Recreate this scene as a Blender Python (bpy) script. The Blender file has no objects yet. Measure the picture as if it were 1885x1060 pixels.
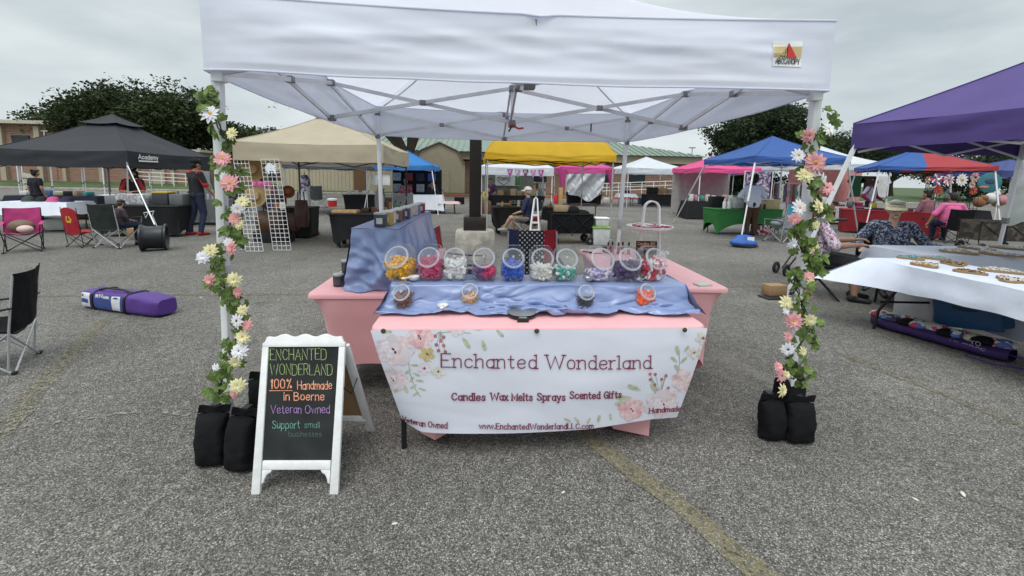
import bpy, bmesh, math, random
import numpy as np
from mathutils import Vector, Matrix, noise
random.seed(7)
S = bpy.context.scene
COL = S.collection
R = math.radians
# ---------------------------------------------------------------- camera
CF, CYC, CP, CR, CH, CPSI = 778.29, 419.93, .1171, .0198, 1.5185, .0588
W0, H0, CX = 1885.0, 1060.0, 942.5
Fv = Vector((math.sin(CPSI)*math.cos(CP), math.cos(CPSI)*math.cos(CP), -math.sin(CP)))
Rv = Vector((math.cos(CPSI), -math.sin(CPSI), 0))
Uv = Rv.cross(Fv)
R2 = Rv*math.cos(CR)+Uv*math.sin(CR)
U2 = -Rv*math.sin(CR)+Uv*math.cos(CR)
cam = bpy.data.objects.new('camera', bpy.data.cameras.new('camera'))
COL.objects.link(cam)
m = Matrix((R2, U2, -Fv)).transposed().to_4x4()
m.translation = (0, 0, CH)
cam.matrix_world = m
cam.data.sensor_width = 36
cam.data.lens = CF/W0*36
cam.data.shift_y = -(H0/2-CYC)/W0
cam.data.clip_end = 2000
cam.data.clip_start = .05
S.camera = cam
def ray(x, y): return Fv+R2*((x-CX)/CF)-U2*((y-CYC)/CF)
CAM = Vector((0, 0, CH))
def G(x, y, z=0.0):            # where a line of sight meets the level z
    d = ray(x, y); return CAM+d*((z-CH)/d.z)
def PY(x, y, Y):               # where it meets the vertical plane at depth Y
    d = ray(x, y); return CAM+d*(Y/d.y)
# ---------------------------------------------------------------- world and sun
SUN_EL, SUN_AZ = R(62), R(200)
w = bpy.data.worlds.new('World'); S.world = w; w.use_nodes = True
nt = w.node_tree; N = nt.nodes; L = nt.links
bg = N['Background']
sky = N.new('ShaderNodeTexSky'); sky.sky_type = 'NISHITA'; sky.sun_disc = False
sky.sun_elevation = SUN_EL; sky.sun_rotation = SUN_AZ; sky.dust_density = 3
tc = N.new('ShaderNodeTexCoord')
mp = N.new('ShaderNodeMapping'); mp.inputs['Scale'].default_value = (1.0, 1.0, 3.2)
n1 = N.new('ShaderNodeTexNoise'); n1.inputs['Scale'].default_value = 2.1; n1.inputs['Detail'].default_value = 6; n1.inputs['Roughness'].default_value = .55
cr = N.new('ShaderNodeValToRGB')
cr.color_ramp.elements[0].position = .3; cr.color_ramp.elements[0].color = (3.9, 4.45, 4.7, 1)
cr.color_ramp.elements[1].position = .7; cr.color_ramp.elements[1].color = (6.6, 7.1, 7.15, 1)
sx = N.new('ShaderNodeSeparateXYZ')
gr = N.new('ShaderNodeMapRange'); gr.inputs['From Min'].default_value = .35; gr.inputs['From Max'].default_value = 1.0
gr.inputs['To Min'].default_value = 1.0; gr.inputs['To Max'].default_value = 2.5
mul = N.new('ShaderNodeVectorMath'); mul.operation = 'SCALE'
mix = N.new('ShaderNodeMixRGB'); mix.inputs[0].default_value = .93
L.new(tc.outputs['Generated'], mp.inputs[0]); L.new(mp.outputs[0], n1.inputs['Vector'])
L.new(n1.outputs[0], cr.inputs[0]); L.new(tc.outputs['Generated'], sx.inputs[0])
L.new(sx.outputs['Z'], gr.inputs['Value']); L.new(cr.outputs[0], mul.inputs[0]); L.new(gr.outputs[0], mul.inputs['Scale'])
L.new(sky.outputs[0], mix.inputs[1]); L.new(mul.outputs[0], mix.inputs[2]); L.new(mix.outputs[0], bg.inputs['Color'])
bg.inputs['Strength'].default_value = .1
sd = bpy.data.lights.new('sun', 'SUN'); sd.energy = 1.3; sd.angle = R(40); sd.color = (1, .97, .92)
so = bpy.data.objects.new('sun', sd); COL.objects.link(so)
so.rotation_euler = (R(90)-SUN_EL, 0, math.pi-SUN_AZ)
S.view_settings.view_transform = 'Standard'; S.view_settings.look = 'None'
S.view_settings.exposure = .42; S.view_settings.gamma = 1
S.render.engine = 'CYCLES'
S.cycles.max_bounces = 8; S.cycles.transparent_max_bounces = 24
# ---------------------------------------------------------------- materials
MATS = {}
def M(name, col, rough=.65, metal=0, var=.12, scale=6, bump=0, bscale=60, transl=0, clear=0, sheen=0, spec=.4):
    if name in MATS: return MATS[name]
    mt = bpy.data.materials.new(name); MATS[name] = mt; mt.use_nodes = True
    t = mt.node_tree; n = t.nodes; l = t.links
    p = n['Principled BSDF']; out = n['Material Output']
    p.inputs['Roughness'].default_value = rough; p.inputs['Metallic'].default_value = metal
    p.inputs['Specular IOR Level'].default_value = spec
    if sheen: p.inputs['Sheen Weight'].default_value = sheen
    c = n.new('ShaderNodeTexCoord')
    nz = n.new('ShaderNodeTexNoise'); nz.inputs['Scale'].default_value = scale; nz.inputs['Detail'].default_value = 5
    l.new(c.outputs['Object'], nz.inputs['Vector'])
    mr = n.new('ShaderNodeMapRange'); mr.inputs['From Min'].default_value = .3; mr.inputs['From Max'].default_value = .7
    mr.inputs['To Min'].default_value = 1-var; mr.inputs['To Max'].default_value = 1+var
    l.new(nz.outputs[0], mr.inputs['Value'])
    vm = n.new('ShaderNodeVectorMath'); vm.operation = 'SCALE'; vm.inputs[0].default_value = col[:3]
    l.new(mr.outputs[0], vm.inputs['Scale']); l.new(vm.outputs[0], p.inputs['Base Color'])
    if bump:
        b = n.new('ShaderNodeBump'); b.inputs['Strength'].default_value = bump; b.inputs['Distance'].default_value = .02
        z = n.new('ShaderNodeTexNoise'); z.inputs['Scale'].default_value = bscale; z.inputs['Detail'].default_value = 4
        l.new(c.outputs['Object'], z.inputs['Vector']); l.new(z.outputs[0], b.inputs['Height']); l.new(b.outputs[0], p.inputs['Normal'])
    if transl:
        tr = n.new('ShaderNodeBsdfTranslucent'); l.new(vm.outputs[0], tr.inputs['Color'])
        ms = n.new('ShaderNodeMixShader'); ms.inputs[0].default_value = transl
        l.new(p.outputs[0], ms.inputs[1]); l.new(tr.outputs[0], ms.inputs[2]); l.new(ms.outputs[0], out.inputs[0])
    if clear:
        tr = n.new('ShaderNodeBsdfTransparent'); tr.inputs['Color'].default_value = (.97, .98, .99, 1)
        fr = n.new('ShaderNodeLayerWeight'); fr.inputs['Blend'].default_value = .35
        m2 = n.new('ShaderNodeMapRange'); m2.inputs['To Min'].default_value = 1-clear; m2.inputs['To Max'].default_value = .55
        l.new(fr.outputs['Facing'], m2.inputs['Value'])
        ms = n.new('ShaderNodeMixShader'); l.new(m2.outputs[0], ms.inputs[0])
        l.new(tr.outputs[0], ms.inputs[1]); l.new(p.outputs[0], ms.inputs[2]); l.new(ms.outputs[0], out.inputs[0])
    return mt
def pat(name, cols, scale=30, rough=.8, kind='voronoi'):    # printed / knitted pattern of several colours
    if name in MATS: return MATS[name]
    mt = bpy.data.materials.new(name); MATS[name] = mt; mt.use_nodes = True
    t = mt.node_tree; n = t.nodes; l = t.links; p = n['Principled BSDF']; p.inputs['Roughness'].default_value = rough
    c = n.new('ShaderNodeTexCoord')
    if kind == 'voronoi':
        v = n.new('ShaderNodeTexVoronoi'); v.inputs['Scale'].default_value = scale; src = v.outputs['Color']
        s = n.new('ShaderNodeSeparateColor'); l.new(c.outputs['Object'], v.inputs['Vector']); l.new(src, s.inputs[0]); src = s.outputs[0]
    else:
        v = n.new('ShaderNodeTexNoise'); v.inputs['Scale'].default_value = scale; v.inputs['Detail'].default_value = 3
        l.new(c.outputs['Object'], v.inputs['Vector']); src = v.outputs[0]
    r = n.new('ShaderNodeValToRGB'); r.color_ramp.interpolation = 'CONSTANT' if kind == 'voronoi' else 'LINEAR'
    e = r.color_ramp.elements; k = len(cols)
    lo, hi = (0, 1) if kind == 'voronoi' else (.36, .66)
    e[0].position = lo; e[0].color = (*cols[0], 1); e[1].position = lo+(hi-lo)*(1/k if kind == 'voronoi' else 1/(k-1)); e[1].color = (*cols[1], 1)
    for i in range(2, k):
        q = e.new(lo+(hi-lo)*(i/k if kind == 'voronoi' else i/(k-1))); q.color = (*cols[i], 1)
    l.new(src, r.inputs[0]); l.new(r.outputs[0], p.inputs['Base Color'])
    return mt
def asphalt(name, tint=None, amt=0.0, holes=None):
    mt = bpy.data.materials.new(name); mt.use_nodes = True; MATS[name] = mt
    t = mt.node_tree; n = t.nodes; l = t.links; p = n['Principled BSDF']; p.inputs['Roughness'].default_value = .9
    p.inputs['Specular IOR Level'].default_value = .25
    g = n.new('ShaderNodeNewGeometry')
    v = n.new('ShaderNodeTexVoronoi'); v.inputs['Scale'].default_value = 170
    l.new(g.outputs['Position'], v.inputs['Vector'])
    s = n.new('ShaderNodeSeparateColor'); l.new(v.outputs['Color'], s.inputs[0])
    r = n.new('ShaderNodeValToRGB'); e = r.color_ramp.elements
    e[0].position = 0; e[0].color = (.05, .048, .044, 1); e[1].position = 1; e[1].color = (.34, .325, .295, 1)
    q = e.new(.5); q.color = (.12, .115, .105, 1); q = e.new(.86); q.color = (.19, .18, .164, 1)
    l.new(s.outputs[0], r.inputs[0])
    # darker joints between the stones
    dm = n.new('ShaderNodeMapRange'); dm.inputs['From Min'].default_value = .2; dm.inputs['From Max'].default_value = .75
    dm.inputs['To Min'].default_value = 1.12; dm.inputs['To Max'].default_value = .55
    l.new(v.outputs['Distance'], dm.inputs['Value'])
    a = n.new('ShaderNodeTexNoise'); a.inputs['Scale'].default_value = .55; a.inputs['Detail'].default_value = 7; a.inputs['Roughness'].default_value = .62
    l.new(g.outputs['Position'], a.inputs['Vector'])
    am = n.new('ShaderNodeMapRange'); am.inputs['From Min'].default_value = .3; am.inputs['From Max'].default_value = .72
    am.inputs['To Min'].default_value = 1.05; am.inputs['To Max'].default_value = 1.72; l.new(a.outputs[0], am.inputs['Value'])
    b = n.new('ShaderNodeTexNoise'); b.inputs['Scale'].default_value = 16; b.inputs['Detail'].default_value = 4
    l.new(g.outputs['Position'], b.inputs['Vector'])
    bm = n.new('ShaderNodeMapRange'); bm.inputs['From Min'].default_value = .3; bm.inputs['From Max'].default_value = .7
    bm.inputs['To Min'].default_value = .82; bm.inputs['To Max'].default_value = 1.2; l.new(b.outputs[0], bm.inputs['Value'])
    x1 = n.new('ShaderNodeMath'); x1.operation = 'MULTIPLY'; l.new(am.outputs[0], x1.inputs[0]); l.new(bm.outputs[0], x1.inputs[1])
    x2 = n.new('ShaderNodeMath'); x2.operation = 'MULTIPLY'; l.new(x1.outputs[0], x2.inputs[0]); l.new(dm.outputs[0], x2.inputs[1])
    vm = n.new('ShaderNodeVectorMath'); vm.operation = 'SCALE'; l.new(r.outputs[0], vm.inputs[0]); l.new(x2.outputs[0], vm.inputs['Scale'])
    src = vm.outputs[0]
    # weathered pale wash over the far, older part of the lot and pale mineral stains
    st = n.new('ShaderNodeTexNoise'); st.inputs['Scale'].default_value = .9; st.inputs['Detail'].default_value = 9; st.inputs['Distortion'].default_value = 1.2
    l.new(g.outputs['Position'], st.inputs['Vector'])
    sm = n.new('ShaderNodeMapRange'); sm.inputs['From Min'].default_value = .6; sm.inputs['From Max'].default_value = .75; sm.inputs['To Max'].default_value = .42
    l.new(st.outputs[0], sm.inputs['Value'])
    xs = n.new('ShaderNodeMixRGB'); l.new(sm.outputs[0], xs.inputs[0]); l.new(src, xs.inputs[1]); xs.inputs[2].default_value = (.33, .31, .285, 1)
    src = xs.outputs[0]
    ds = n.new('ShaderNodeTexNoise'); ds.inputs['Scale'].default_value = 1.7; ds.inputs['Detail'].default_value = 6; ds.inputs['Distortion'].default_value = .6
    l.new(g.outputs['Position'], ds.inputs['Vector'])
    dk = n.new('ShaderNodeMapRange'); dk.inputs['From Min'].default_value = .62; dk.inputs['From Max'].default_value = .74; dk.inputs['To Max'].default_value = .5
    l.new(ds.outputs[0], dk.inputs['Value'])
    xd = n.new('ShaderNodeMixRGB'); xd.blend_type = 'MULTIPLY'; l.new(dk.outputs[0], xd.inputs[0]); l.new(src, xd.inputs[1]); xd.inputs[2].default_value = (.5, .48, .46, 1); src = xd.outputs[0]
    if tint:
        wn = n.new('ShaderNodeTexNoise'); wn.inputs['Scale'].default_value = 26; wn.inputs['Detail'].default_value = 5
        l.new(g.outputs['Position'], wn.inputs['Vector'])
        wm = n.new('ShaderNodeMapRange'); wm.inputs['From Min'].default_value = .36; wm.inputs['From Max'].default_value = .6
        wm.inputs['To Min'].default_value = amt*.35; wm.inputs['To Max'].default_value = amt; l.new(wn.outputs[0], wm.inputs['Value'])
        xm = n.new('ShaderNodeMixRGB'); l.new(wm.outputs[0], xm.inputs[0]); l.new(src, xm.inputs[1]); xm.inputs[2].default_value = (*tint, 1)
        src = xm.outputs[0]
    l.new(src, p.inputs['Base Color'])
    bu = n.new('ShaderNodeBump'); bu.inputs['Strength'].default_value = .7; bu.inputs['Distance'].default_value = .006; bu.invert = True
    l.new(v.outputs['Distance'], bu.inputs['Height']); l.new(bu.outputs[0], p.inputs['Normal'])
    if holes:       # worn away: the surface below shows through in patches
        hn = n.new('ShaderNodeTexNoise'); hn.inputs['Scale'].default_value = 34; hn.inputs['Detail'].default_value = 6; hn.inputs['Roughness'].default_value = .7
        l.new(g.outputs['Position'], hn.inputs['Vector'])
        hm = n.new('ShaderNodeMapRange'); hm.inputs['From Min'].default_value = holes-.06; hm.inputs['From Max'].default_value = holes+.06; l.new(hn.outputs[0], hm.inputs['Value'])
        tr = n.new('ShaderNodeBsdfTransparent'); ms = n.new('ShaderNodeMixShader'); l.new(hm.outputs[0], ms.inputs[0]); l.new(tr.outputs[0], ms.inputs[1]); l.new(p.outputs[0], ms.inputs[2])
        l.new(ms.outputs[0], n['Material Output'].inputs[0])
    return mt
def brickmat(name, c1, c2, mortar, sc=1.0):
    mt = bpy.data.materials.new(name); mt.use_nodes = True; MATS[name] = mt
    t = mt.node_tree; n = t.nodes; l = t.links; p = n['Principled BSDF']; p.inputs['Roughness'].default_value = .9
    c = n.new('ShaderNodeTexCoord'); sp = n.new('ShaderNodeSeparateXYZ'); cb = n.new('ShaderNodeCombineXYZ')
    ad = n.new('ShaderNodeMath'); l.new(c.outputs['Object'], sp.inputs[0]); l.new(sp.outputs[0], ad.inputs[0]); l.new(sp.outputs[1], ad.inputs[1])
    l.new(ad.outputs[0], cb.inputs[0]); l.new(sp.outputs[2], cb.inputs[1])
    b = n.new('ShaderNodeTexBrick'); b.inputs['Scale'].default_value = sc; b.inputs['Brick Width'].default_value = .4; b.inputs['Row Height'].default_value = .15
    b.inputs['Mortar Size'].default_value = .015
    b.inputs['Color1'].default_value = (*c1, 1); b.inputs['Color2'].default_value = (*c2, 1); b.inputs['Mortar'].default_value = (*mortar, 1)
    l.new(cb.outputs[0], b.inputs['Vector']); l.new(b.outputs[0], p.inputs['Base Color'])
    return mt
# ---------------------------------------------------------------- mesh builder
TMP = bpy.data.scenes.new('workbench')
class MB:
    def __init__(s): s.v = []; s.f = []; s.m = []
    def add(s, vs, fs, mi=0):
        o = len(s.v); s.v += [Vector(v) for v in vs]
        for f in fs: s.f.append([i+o for i in f]); s.m.append(mi)
        return s
    def box(s, c, d, rz=0, mi=0, Rm=None):
        c = Vector(c); q = Rm or Matrix.Rotation(rz, 3, 'Z')
        vs = [c+q@Vector((x*d[0]/2, y*d[1]/2, z*d[2]/2)) for x in (-1, 1) for y in (-1, 1) for z in (-1, 1)]
        return s.add(vs, [(0, 1, 3, 2), (4, 6, 7, 5), (0, 4, 5, 1), (2, 3, 7, 6), (0, 2, 6, 4), (1, 5, 7, 3)], mi)
    def bar(s, a, b, w=.02, h=None, mi=0, up=(0, 0, 1)):
        a = Vector(a); b = Vector(b); h = h or w; d = (b-a).normalized(); u = Vector(up)
        if abs(d.dot(u)) > .97: u = Vector((0, 1, 0))
        x = d.cross(u).normalized(); y = x.cross(d)
        vs = [p+x*(i*w/2)+y*(j*h/2) for p in (a, b) for i, j in ((-1, -1), (1, -1), (1, 1), (-1, 1))]
        return s.add(vs, [(3, 2, 1, 0), (4, 5, 6, 7), (0, 1, 5, 4), (1, 2, 6, 5), (2, 3, 7, 6), (3, 0, 4, 7)], mi)
    def tube(s, pts, r=.01, n=8, mi=0, caps=True):
        pts = [Vector(p) for p in pts]; k = len(pts); rs = r if isinstance(r, (list, tuple)) else [r]*k
        vs = []; fs = []; prev = None
        for i, p in enumerate(pts):
            d = (pts[min(i+1, k-1)]-pts[max(i-1, 0)])
            d = d.normalized() if d.length > 1e-9 else Vector((0, 0, 1))
            if prev is None:
                u = Vector((0, 0, 1)) if abs(d.z) < .9 else Vector((1, 0, 0))
            else: u = prev
            x = (u-d*u.dot(d)).normalized(); y = d.cross(x); prev = x
            for j in range(n):
                a = 2*math.pi*j/n; vs.append(p+x*(math.cos(a)*rs[i])+y*(math.sin(a)*rs[i]))
        for i in range(k-1):
            for j in range(n):
                fs.append((i*n+j, i*n+(j+1) % n, (i+1)*n+(j+1) % n, (i+1)*n+j))
        if caps: fs.append(tuple(range(n-1, -1, -1))); fs.append(tuple(range((k-1)*n, k*n)))
        return s.add(vs, fs, mi)
    def lathe(s, prof, n=20, c=(0, 0, 0), mi=0, Rm=None, caps=True):
        c = Vector(c); vs = []; fs = []; k = len(prof)
        for r, z in prof:
            for j in range(n):
                a = 2*math.pi*j/n; q = Vector((r*math.cos(a), r*math.sin(a), z)); vs.append(c+(Rm@q if Rm else q))
        for i in range(k-1):
            for j in range(n): fs.append((i*n+j, i*n+(j+1) % n, (i+1)*n+(j+1) % n, (i+1)*n+j))
        if prof[0] == prof[-1]: caps = False
        if caps and prof[0][0] > 1e-6: fs.append(tuple(range(n-1, -1, -1)))
        if caps and prof[-1][0] > 1e-6: fs.append(tuple(range((k-1)*n, k*n)))
        return s.add(vs, fs, mi)
    def grid(s, nu, nv, fn, mi=0, wrap=False, mf=None):
        o = len(s.v)
        for j in range(nv+1):
            for i in range(nu+(0 if wrap else 1)): s.v.append(Vector(fn(i/nu, j/nv)))
        k = nu if wrap else nu+1
        for j in range(nv):
            for i in range(nu):
                s.f.append([o+j*k+i, o+j*k+(i+1) % k, o+(j+1)*k+(i+1) % k, o+(j+1)*k+i]); s.m.append(mf((i+.5)/nu, (j+.5)/nv) if mf else mi)
        return s
    def ell(s, c, r, n=12, k=8, mi=0, Rm=None):
        c = Vector(c); r = r if isinstance(r, (tuple, list)) else (r, r, r)
        vs = []; fs = []
        for i in range(1, k):
            t = math.pi*i/k
            for j in range(n):
                a = 2*math.pi*j/n; q = Vector((r[0]*math.sin(t)*math.cos(a), r[1]*math.sin(t)*math.sin(a), r[2]*math.cos(t)))
                vs.append(c+(Rm@q if Rm else q))
        t_ = Vector((0, 0, r[2])); vs.append(c+(Rm@t_ if Rm else t_)); vs.append(c-(Rm@t_ if Rm else t_))
        for i in range(k-2):
            for j in range(n): fs.append((i*n+j, (i+1)*n+j, (i+1)*n+(j+1) % n, i*n+(j+1) % n))
        T = (k-1)*n
        for j in range(n): fs.append((T, j, (j+1) % n)); fs.append((T+1, (k-2)*n+(j+1) % n, (k-2)*n+j))
        return s.add(vs, fs, mi)
    def cap(s, a, b, r0, r1, n=10, mi=0):        # tapered limb with round ends
        a = Vector(a); b = Vector(b); d = (b-a)
        if d.length < 1e-6: return s.ell(a, r0)
        d.normalize(); pts = []; rs = []
        for t in (90, 60, 30, 0): pts.append(a-d*(r0*math.sin(R(t)))); rs.append(max(r0*math.cos(R(t)), .0006))
        for t in (0, 30, 60, 90): pts.append(b+d*(r1*math.sin(R(t)))); rs.append(max(r1*math.cos(R(t)), .0006))
        return s.tube(pts, rs, n, mi)
    def prism(s, poly, o, ex, ey, th, mi=0):     # outline extruded along ex x ey
        o = Vector(o); ex = Vector(ex); ey = Vector(ey); ez = ex.cross(ey).normalized()
        k = len(poly); vs = [o+ex*x+ey*y for x, y in poly]+[o+ex*x+ey*y+ez*th for x, y in poly]
        fs = [tuple(range(k-1, -1, -1)), tuple(range(k, 2*k))]+[(i, (i+1) % k, k+(i+1) % k, k+i) for i in range(k)]
        return s.add(vs, fs, mi)
    def join(s, mb, mi=0, fn=None):
        return s.add([fn(v) if fn else v for v in mb.v], mb.f, mi)
    def build(s, name, mats, parent=None, local=False, smooth=40, bevel=0, voxel=0, soft=3, solid=0, sub=0):
        me = bpy.data.meshes.new(name)
        vs = s.v
        if parent is not None and not local:
            r = parent
            while r.parent: r = r.parent
            inv = (Matrix.Translation(r.location) @ Matrix.Rotation(r.rotation_euler.z, 4, 'Z')).inverted()
            vs = [inv@v for v in vs]
        me.from_pydata([tuple(v) for v in vs], [], s.f)
        mats = mats if isinstance(mats, (list, tuple)) else [mats]
        for q in mats: me.materials.append(q)
        for p, k in zip(me.polygons, s.m): p.material_index = k
        if voxel or bevel or solid or sub:
            ob = bpy.data.objects.new('tmp', me); TMP.collection.objects.link(ob)
            if voxel:
                q = ob.modifiers.new('r', 'REMESH'); q.mode = 'VOXEL'; q.voxel_size = voxel
                if soft: q = ob.modifiers.new('s', 'SMOOTH'); q.iterations = soft; q.factor = .5
            if solid: q = ob.modifiers.new('so', 'SOLIDIFY'); q.thickness = solid
            if bevel: q = ob.modifiers.new('b', 'BEVEL'); q.width = bevel; q.segments = 2; q.limit_method = 'ANGLE'; q.angle_limit = R(40)
            if sub: q = ob.modifiers.new('su', 'SUBSURF'); q.levels = sub; q.render_levels = sub
            with bpy.context.temp_override(scene=TMP, view_layer=TMP.view_layers[0]): dg = bpy.context.evaluated_depsgraph_get()
            dg.update()
            m2 = bpy.data.meshes.new_from_object(ob.evaluated_get(dg))
            bpy.data.objects.remove(ob); bpy.data.meshes.remove(me); me = m2; me.name = name
            if not len(me.materials):
                for q in mats: me.materials.append(q)
        if smooth and len(me.polygons):
            me.polygons.foreach_set('use_smooth', [True]*len(me.polygons))
            if smooth < 180: me.set_sharp_from_angle(angle=R(smooth))
        me.update()
        ob = bpy.data.objects.new(name, me); COL.objects.link(ob)
        if parent is not None: ob.parent = parent
        return ob
def tag(o, label=None, cat=None, group=None, kind=None):
    if label: o['label'] = label
    if cat: o['category'] = cat
    if group: o['group'] = group
    if kind: o['kind'] = kind
    return o
def thing(name, label, cat, loc=(0, 0, 0), rz=0, group=None):
    o = bpy.data.objects.new(name, None); COL.objects.link(o); o.location = loc; o.rotation_euler = (0, 0, rz)
    o.empty_display_size = .1
    return tag(o, label, cat, group)
def dup(o, loc, rz=None, label=None, mats=None):
    def rec(q, par):
        c = q.copy(); COL.objects.link(c); c.parent = par
        for ch in list(q.children): rec(ch, c)
        return c
    c = rec(o, None); c.location = loc
    if rz is not None: c.rotation_euler = (0, 0, rz)
    if label: c['label'] = label
    return c
def nz(x, y=0, z=0): return noise.noise(Vector((x, y, z)))
def lerp(a, b, t): return a+(b-a)*t
# ---------------------------------------------------------------- stroke lettering
GL = {
'A': (8, "0,0 4,10 8,0;1.5,3.6 6.5,3.6"), 'B': (7, "0,0 0,10;~0,10 4,10 6,8.5 5,6 0,5.3;~0,5.3 5,5 7,3 6,.6 3,0 0,0"),
'C': (7, "~7,8 5.5,10 2,9.6 0,5 2,.4 5.5,0 7,2"), 'D': (7.5, "0,0 0,10;~0,10 4,10 7.5,8.5 7.5,1.5 4,0 0,0"),
'E': (6, "6,10 0,10 0,0 6,0;0,5.2 4.5,5.2"), 'G': (7, "~7,8 5.5,10 2,9.6 0,5 2,.4 5.5,0 7,2;7,.5 7,4.5 4,4.5"),
'H': (7, "0,0 0,10;7,0 7,10;0,5 7,5"), 'I': (1, ".5,0 .5,10"), 'L': (5.5, "0,10 0,0 5.5,0"), 'M': (8, "0,0 0,10 4,2 8,10 8,0"),
'N': (7, "0,0 0,10 7,0 7,10"), 'O': (8, "~4,10 .8,8.8 0,5 .8,1.2 4,0 7.2,1.2 8,5 7.2,8.8 4,10"), 'P': (6.5, "0,0 0,10;~0,10 5.5,10 6.6,7.6 5.5,5 0,5"),
'R': (6.6, "0,0 0,10;~0,10 5.5,10 6.6,7.6 5.5,5 0,5;3,5 6.6,0"), 'S': (6.3, "~6,8.5 4,10 1,9.6 .4,7.2 3,5.4 6,3.8 6.2,1.4 4,0 1,.3 0,2"),
'T': (7, "0,10 7,10;3.5,10 3.5,0"), 'V': (8, "0,10 4,0 8,10"), 'W': (12, "0,10 3,0 6,9 9,0 12,10"), 'Y': (7, "0,10 3.5,5 7,10;3.5,5 3.5,0"),
'K': (6.5, "0,0 0,10;6,10 0,4.5;2,6 6.5,0"),
'a': (5, "~5,5 3.4,6.5 .6,5.6 0,3.2 .6,.7 3,-.2 5,2;5,6.5 5,0"), 'b': (5.3, "0,10 0,0;~0,4.6 2,6.7 4.6,6.2 5.3,3.2 4.6,.3 2,-.2 0,1.5"),
'c': (5, "~5,5.2 3.4,6.7 .6,5.8 0,3.2 .6,.6 3.4,-.2 5,1.3"), 'd': (5, "5,10 5,0;~5,4.8 3.2,6.7 .6,5.8 0,3.2 .6,.5 3.2,-.2 5,1.6"),
'e': (5.2, "~.2,3.3 5.2,3.3 5,5.8 2.8,6.8 .5,5.6 0,3.2 .5,.6 3.2,-.3 5.1,1.2"), 'f': (4, "~4,9.7 2.6,10.2 1.6,8.6 1.6,6;1.6,6.5 1.6,0;0,6.4 3.6,6.4"),
'g': (5, "~5,5 3.4,6.5 .6,5.6 0,3.2 .6,.7 3,-.2 5,2;~5,6.5 5,-1 4,-3 1,-3"),
'h': (4.7, "0,10 0,0;~0,4.6 1.8,6.8 4.4,6.4 4.7,4 4.7,0"), 'i': (.6, ".3,6.5 .3,0;.3,8.6 .3,9.6"), 'l': (.6, ".3,10 .3,0"), 'm': (7.8, "0,6.5 0,0;~0,4.6 1.4,6.8 3.6,6.4 3.9,4 3.9,0;~3.9,4.6 5.3,6.8 7.5,6.4 7.8,4 7.8,0"),
'n': (4.7, "0,6.5 0,0;~0,4.6 1.8,6.8 4.4,6.4 4.7,4 4.7,0"), 'o': (5.2, "~2.6,6.7 .5,5.8 0,3.2 .5,.6 2.6,-.2 4.7,.6 5.2,3.2 4.7,5.8 2.6,6.7"),
'p': (5.3, "0,6.5 0,-3;~0,4.6 2,6.7 4.6,6.2 5.3,3.2 4.6,.3 2,-.2 0,1.5"), 'r': (3.3, "0,6.5 0,0;~0,4.3 1.1,6.4 3.3,6.5"),
's': (4.3, "~4.2,5.4 2.4,6.8 .3,5.8 .8,4 3.4,2.9 4.4,1.3 2.6,-.3 .3,.5 0,1.4"), 't': (3.9, "~1.7,9 1.7,6 1.7,1.2 2.6,-.1 3.9,.5;0,6.4 3.7,6.4"),
'u': (4.7, "~0,6.5 0,3 .2,.3 2.8,-.4 4.7,2;4.7,6.5 4.7,0"), 'w': (7.2, "0,6.5 1.9,0 3.6,6 5.4,0 7.2,6.5"), 'x': (4.6, "0,6.5 4.6,0;4.6,6.5 0,0"),
'y': (5, "0,6.5 2.6,.2;5,6.5 1.6,-3"), '.': (.8, ".4,0 .4,.8"), '%': (7, "1.5,0 5.5,10;~1.4,9.6 .2,8.4 1.4,7 2.6,8.4 1.4,9.6;~5.6,3 4.4,1.6 5.6,.2 6.8,1.6 5.6,3"),
'0': (5.5, "~2.7,10 .4,8.6 0,5 .4,1.2 2.7,0 5,1.2 5.5,5 5,8.6 2.7,10"), '1': (2.4, "0,8.3 1.6,10 1.6,0"), '5': (5, "~5,10 .6,10;.6,10 .3,5.6;~.3,5.6 3,6.4 5,4 4,.4 1.4,0 0,1.2"), '$': (5, "~5,8 3,9.2 .3,8 .8,6 4.4,4.4 5,2 2.6,.7 0,2;2.6,10.5 2.6,-.8"),
}
def chaikin(p):
    for _ in range(2):
        q = [p[0]]
        for a, b in zip(p, p[1:]): q.append((a[0]*.75+b[0]*.25, a[1]*.75+b[1]*.25)); q.append((a[0]*.25+b[0]*.75, a[1]*.25+b[1]*.75))
        q.append(p[-1]); p = q
    return p
def textw(t, sp=2.2): return sum((GL[c][0]+sp) if c in GL else 4.5 for c in t)-sp
_lay = [0]
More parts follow.
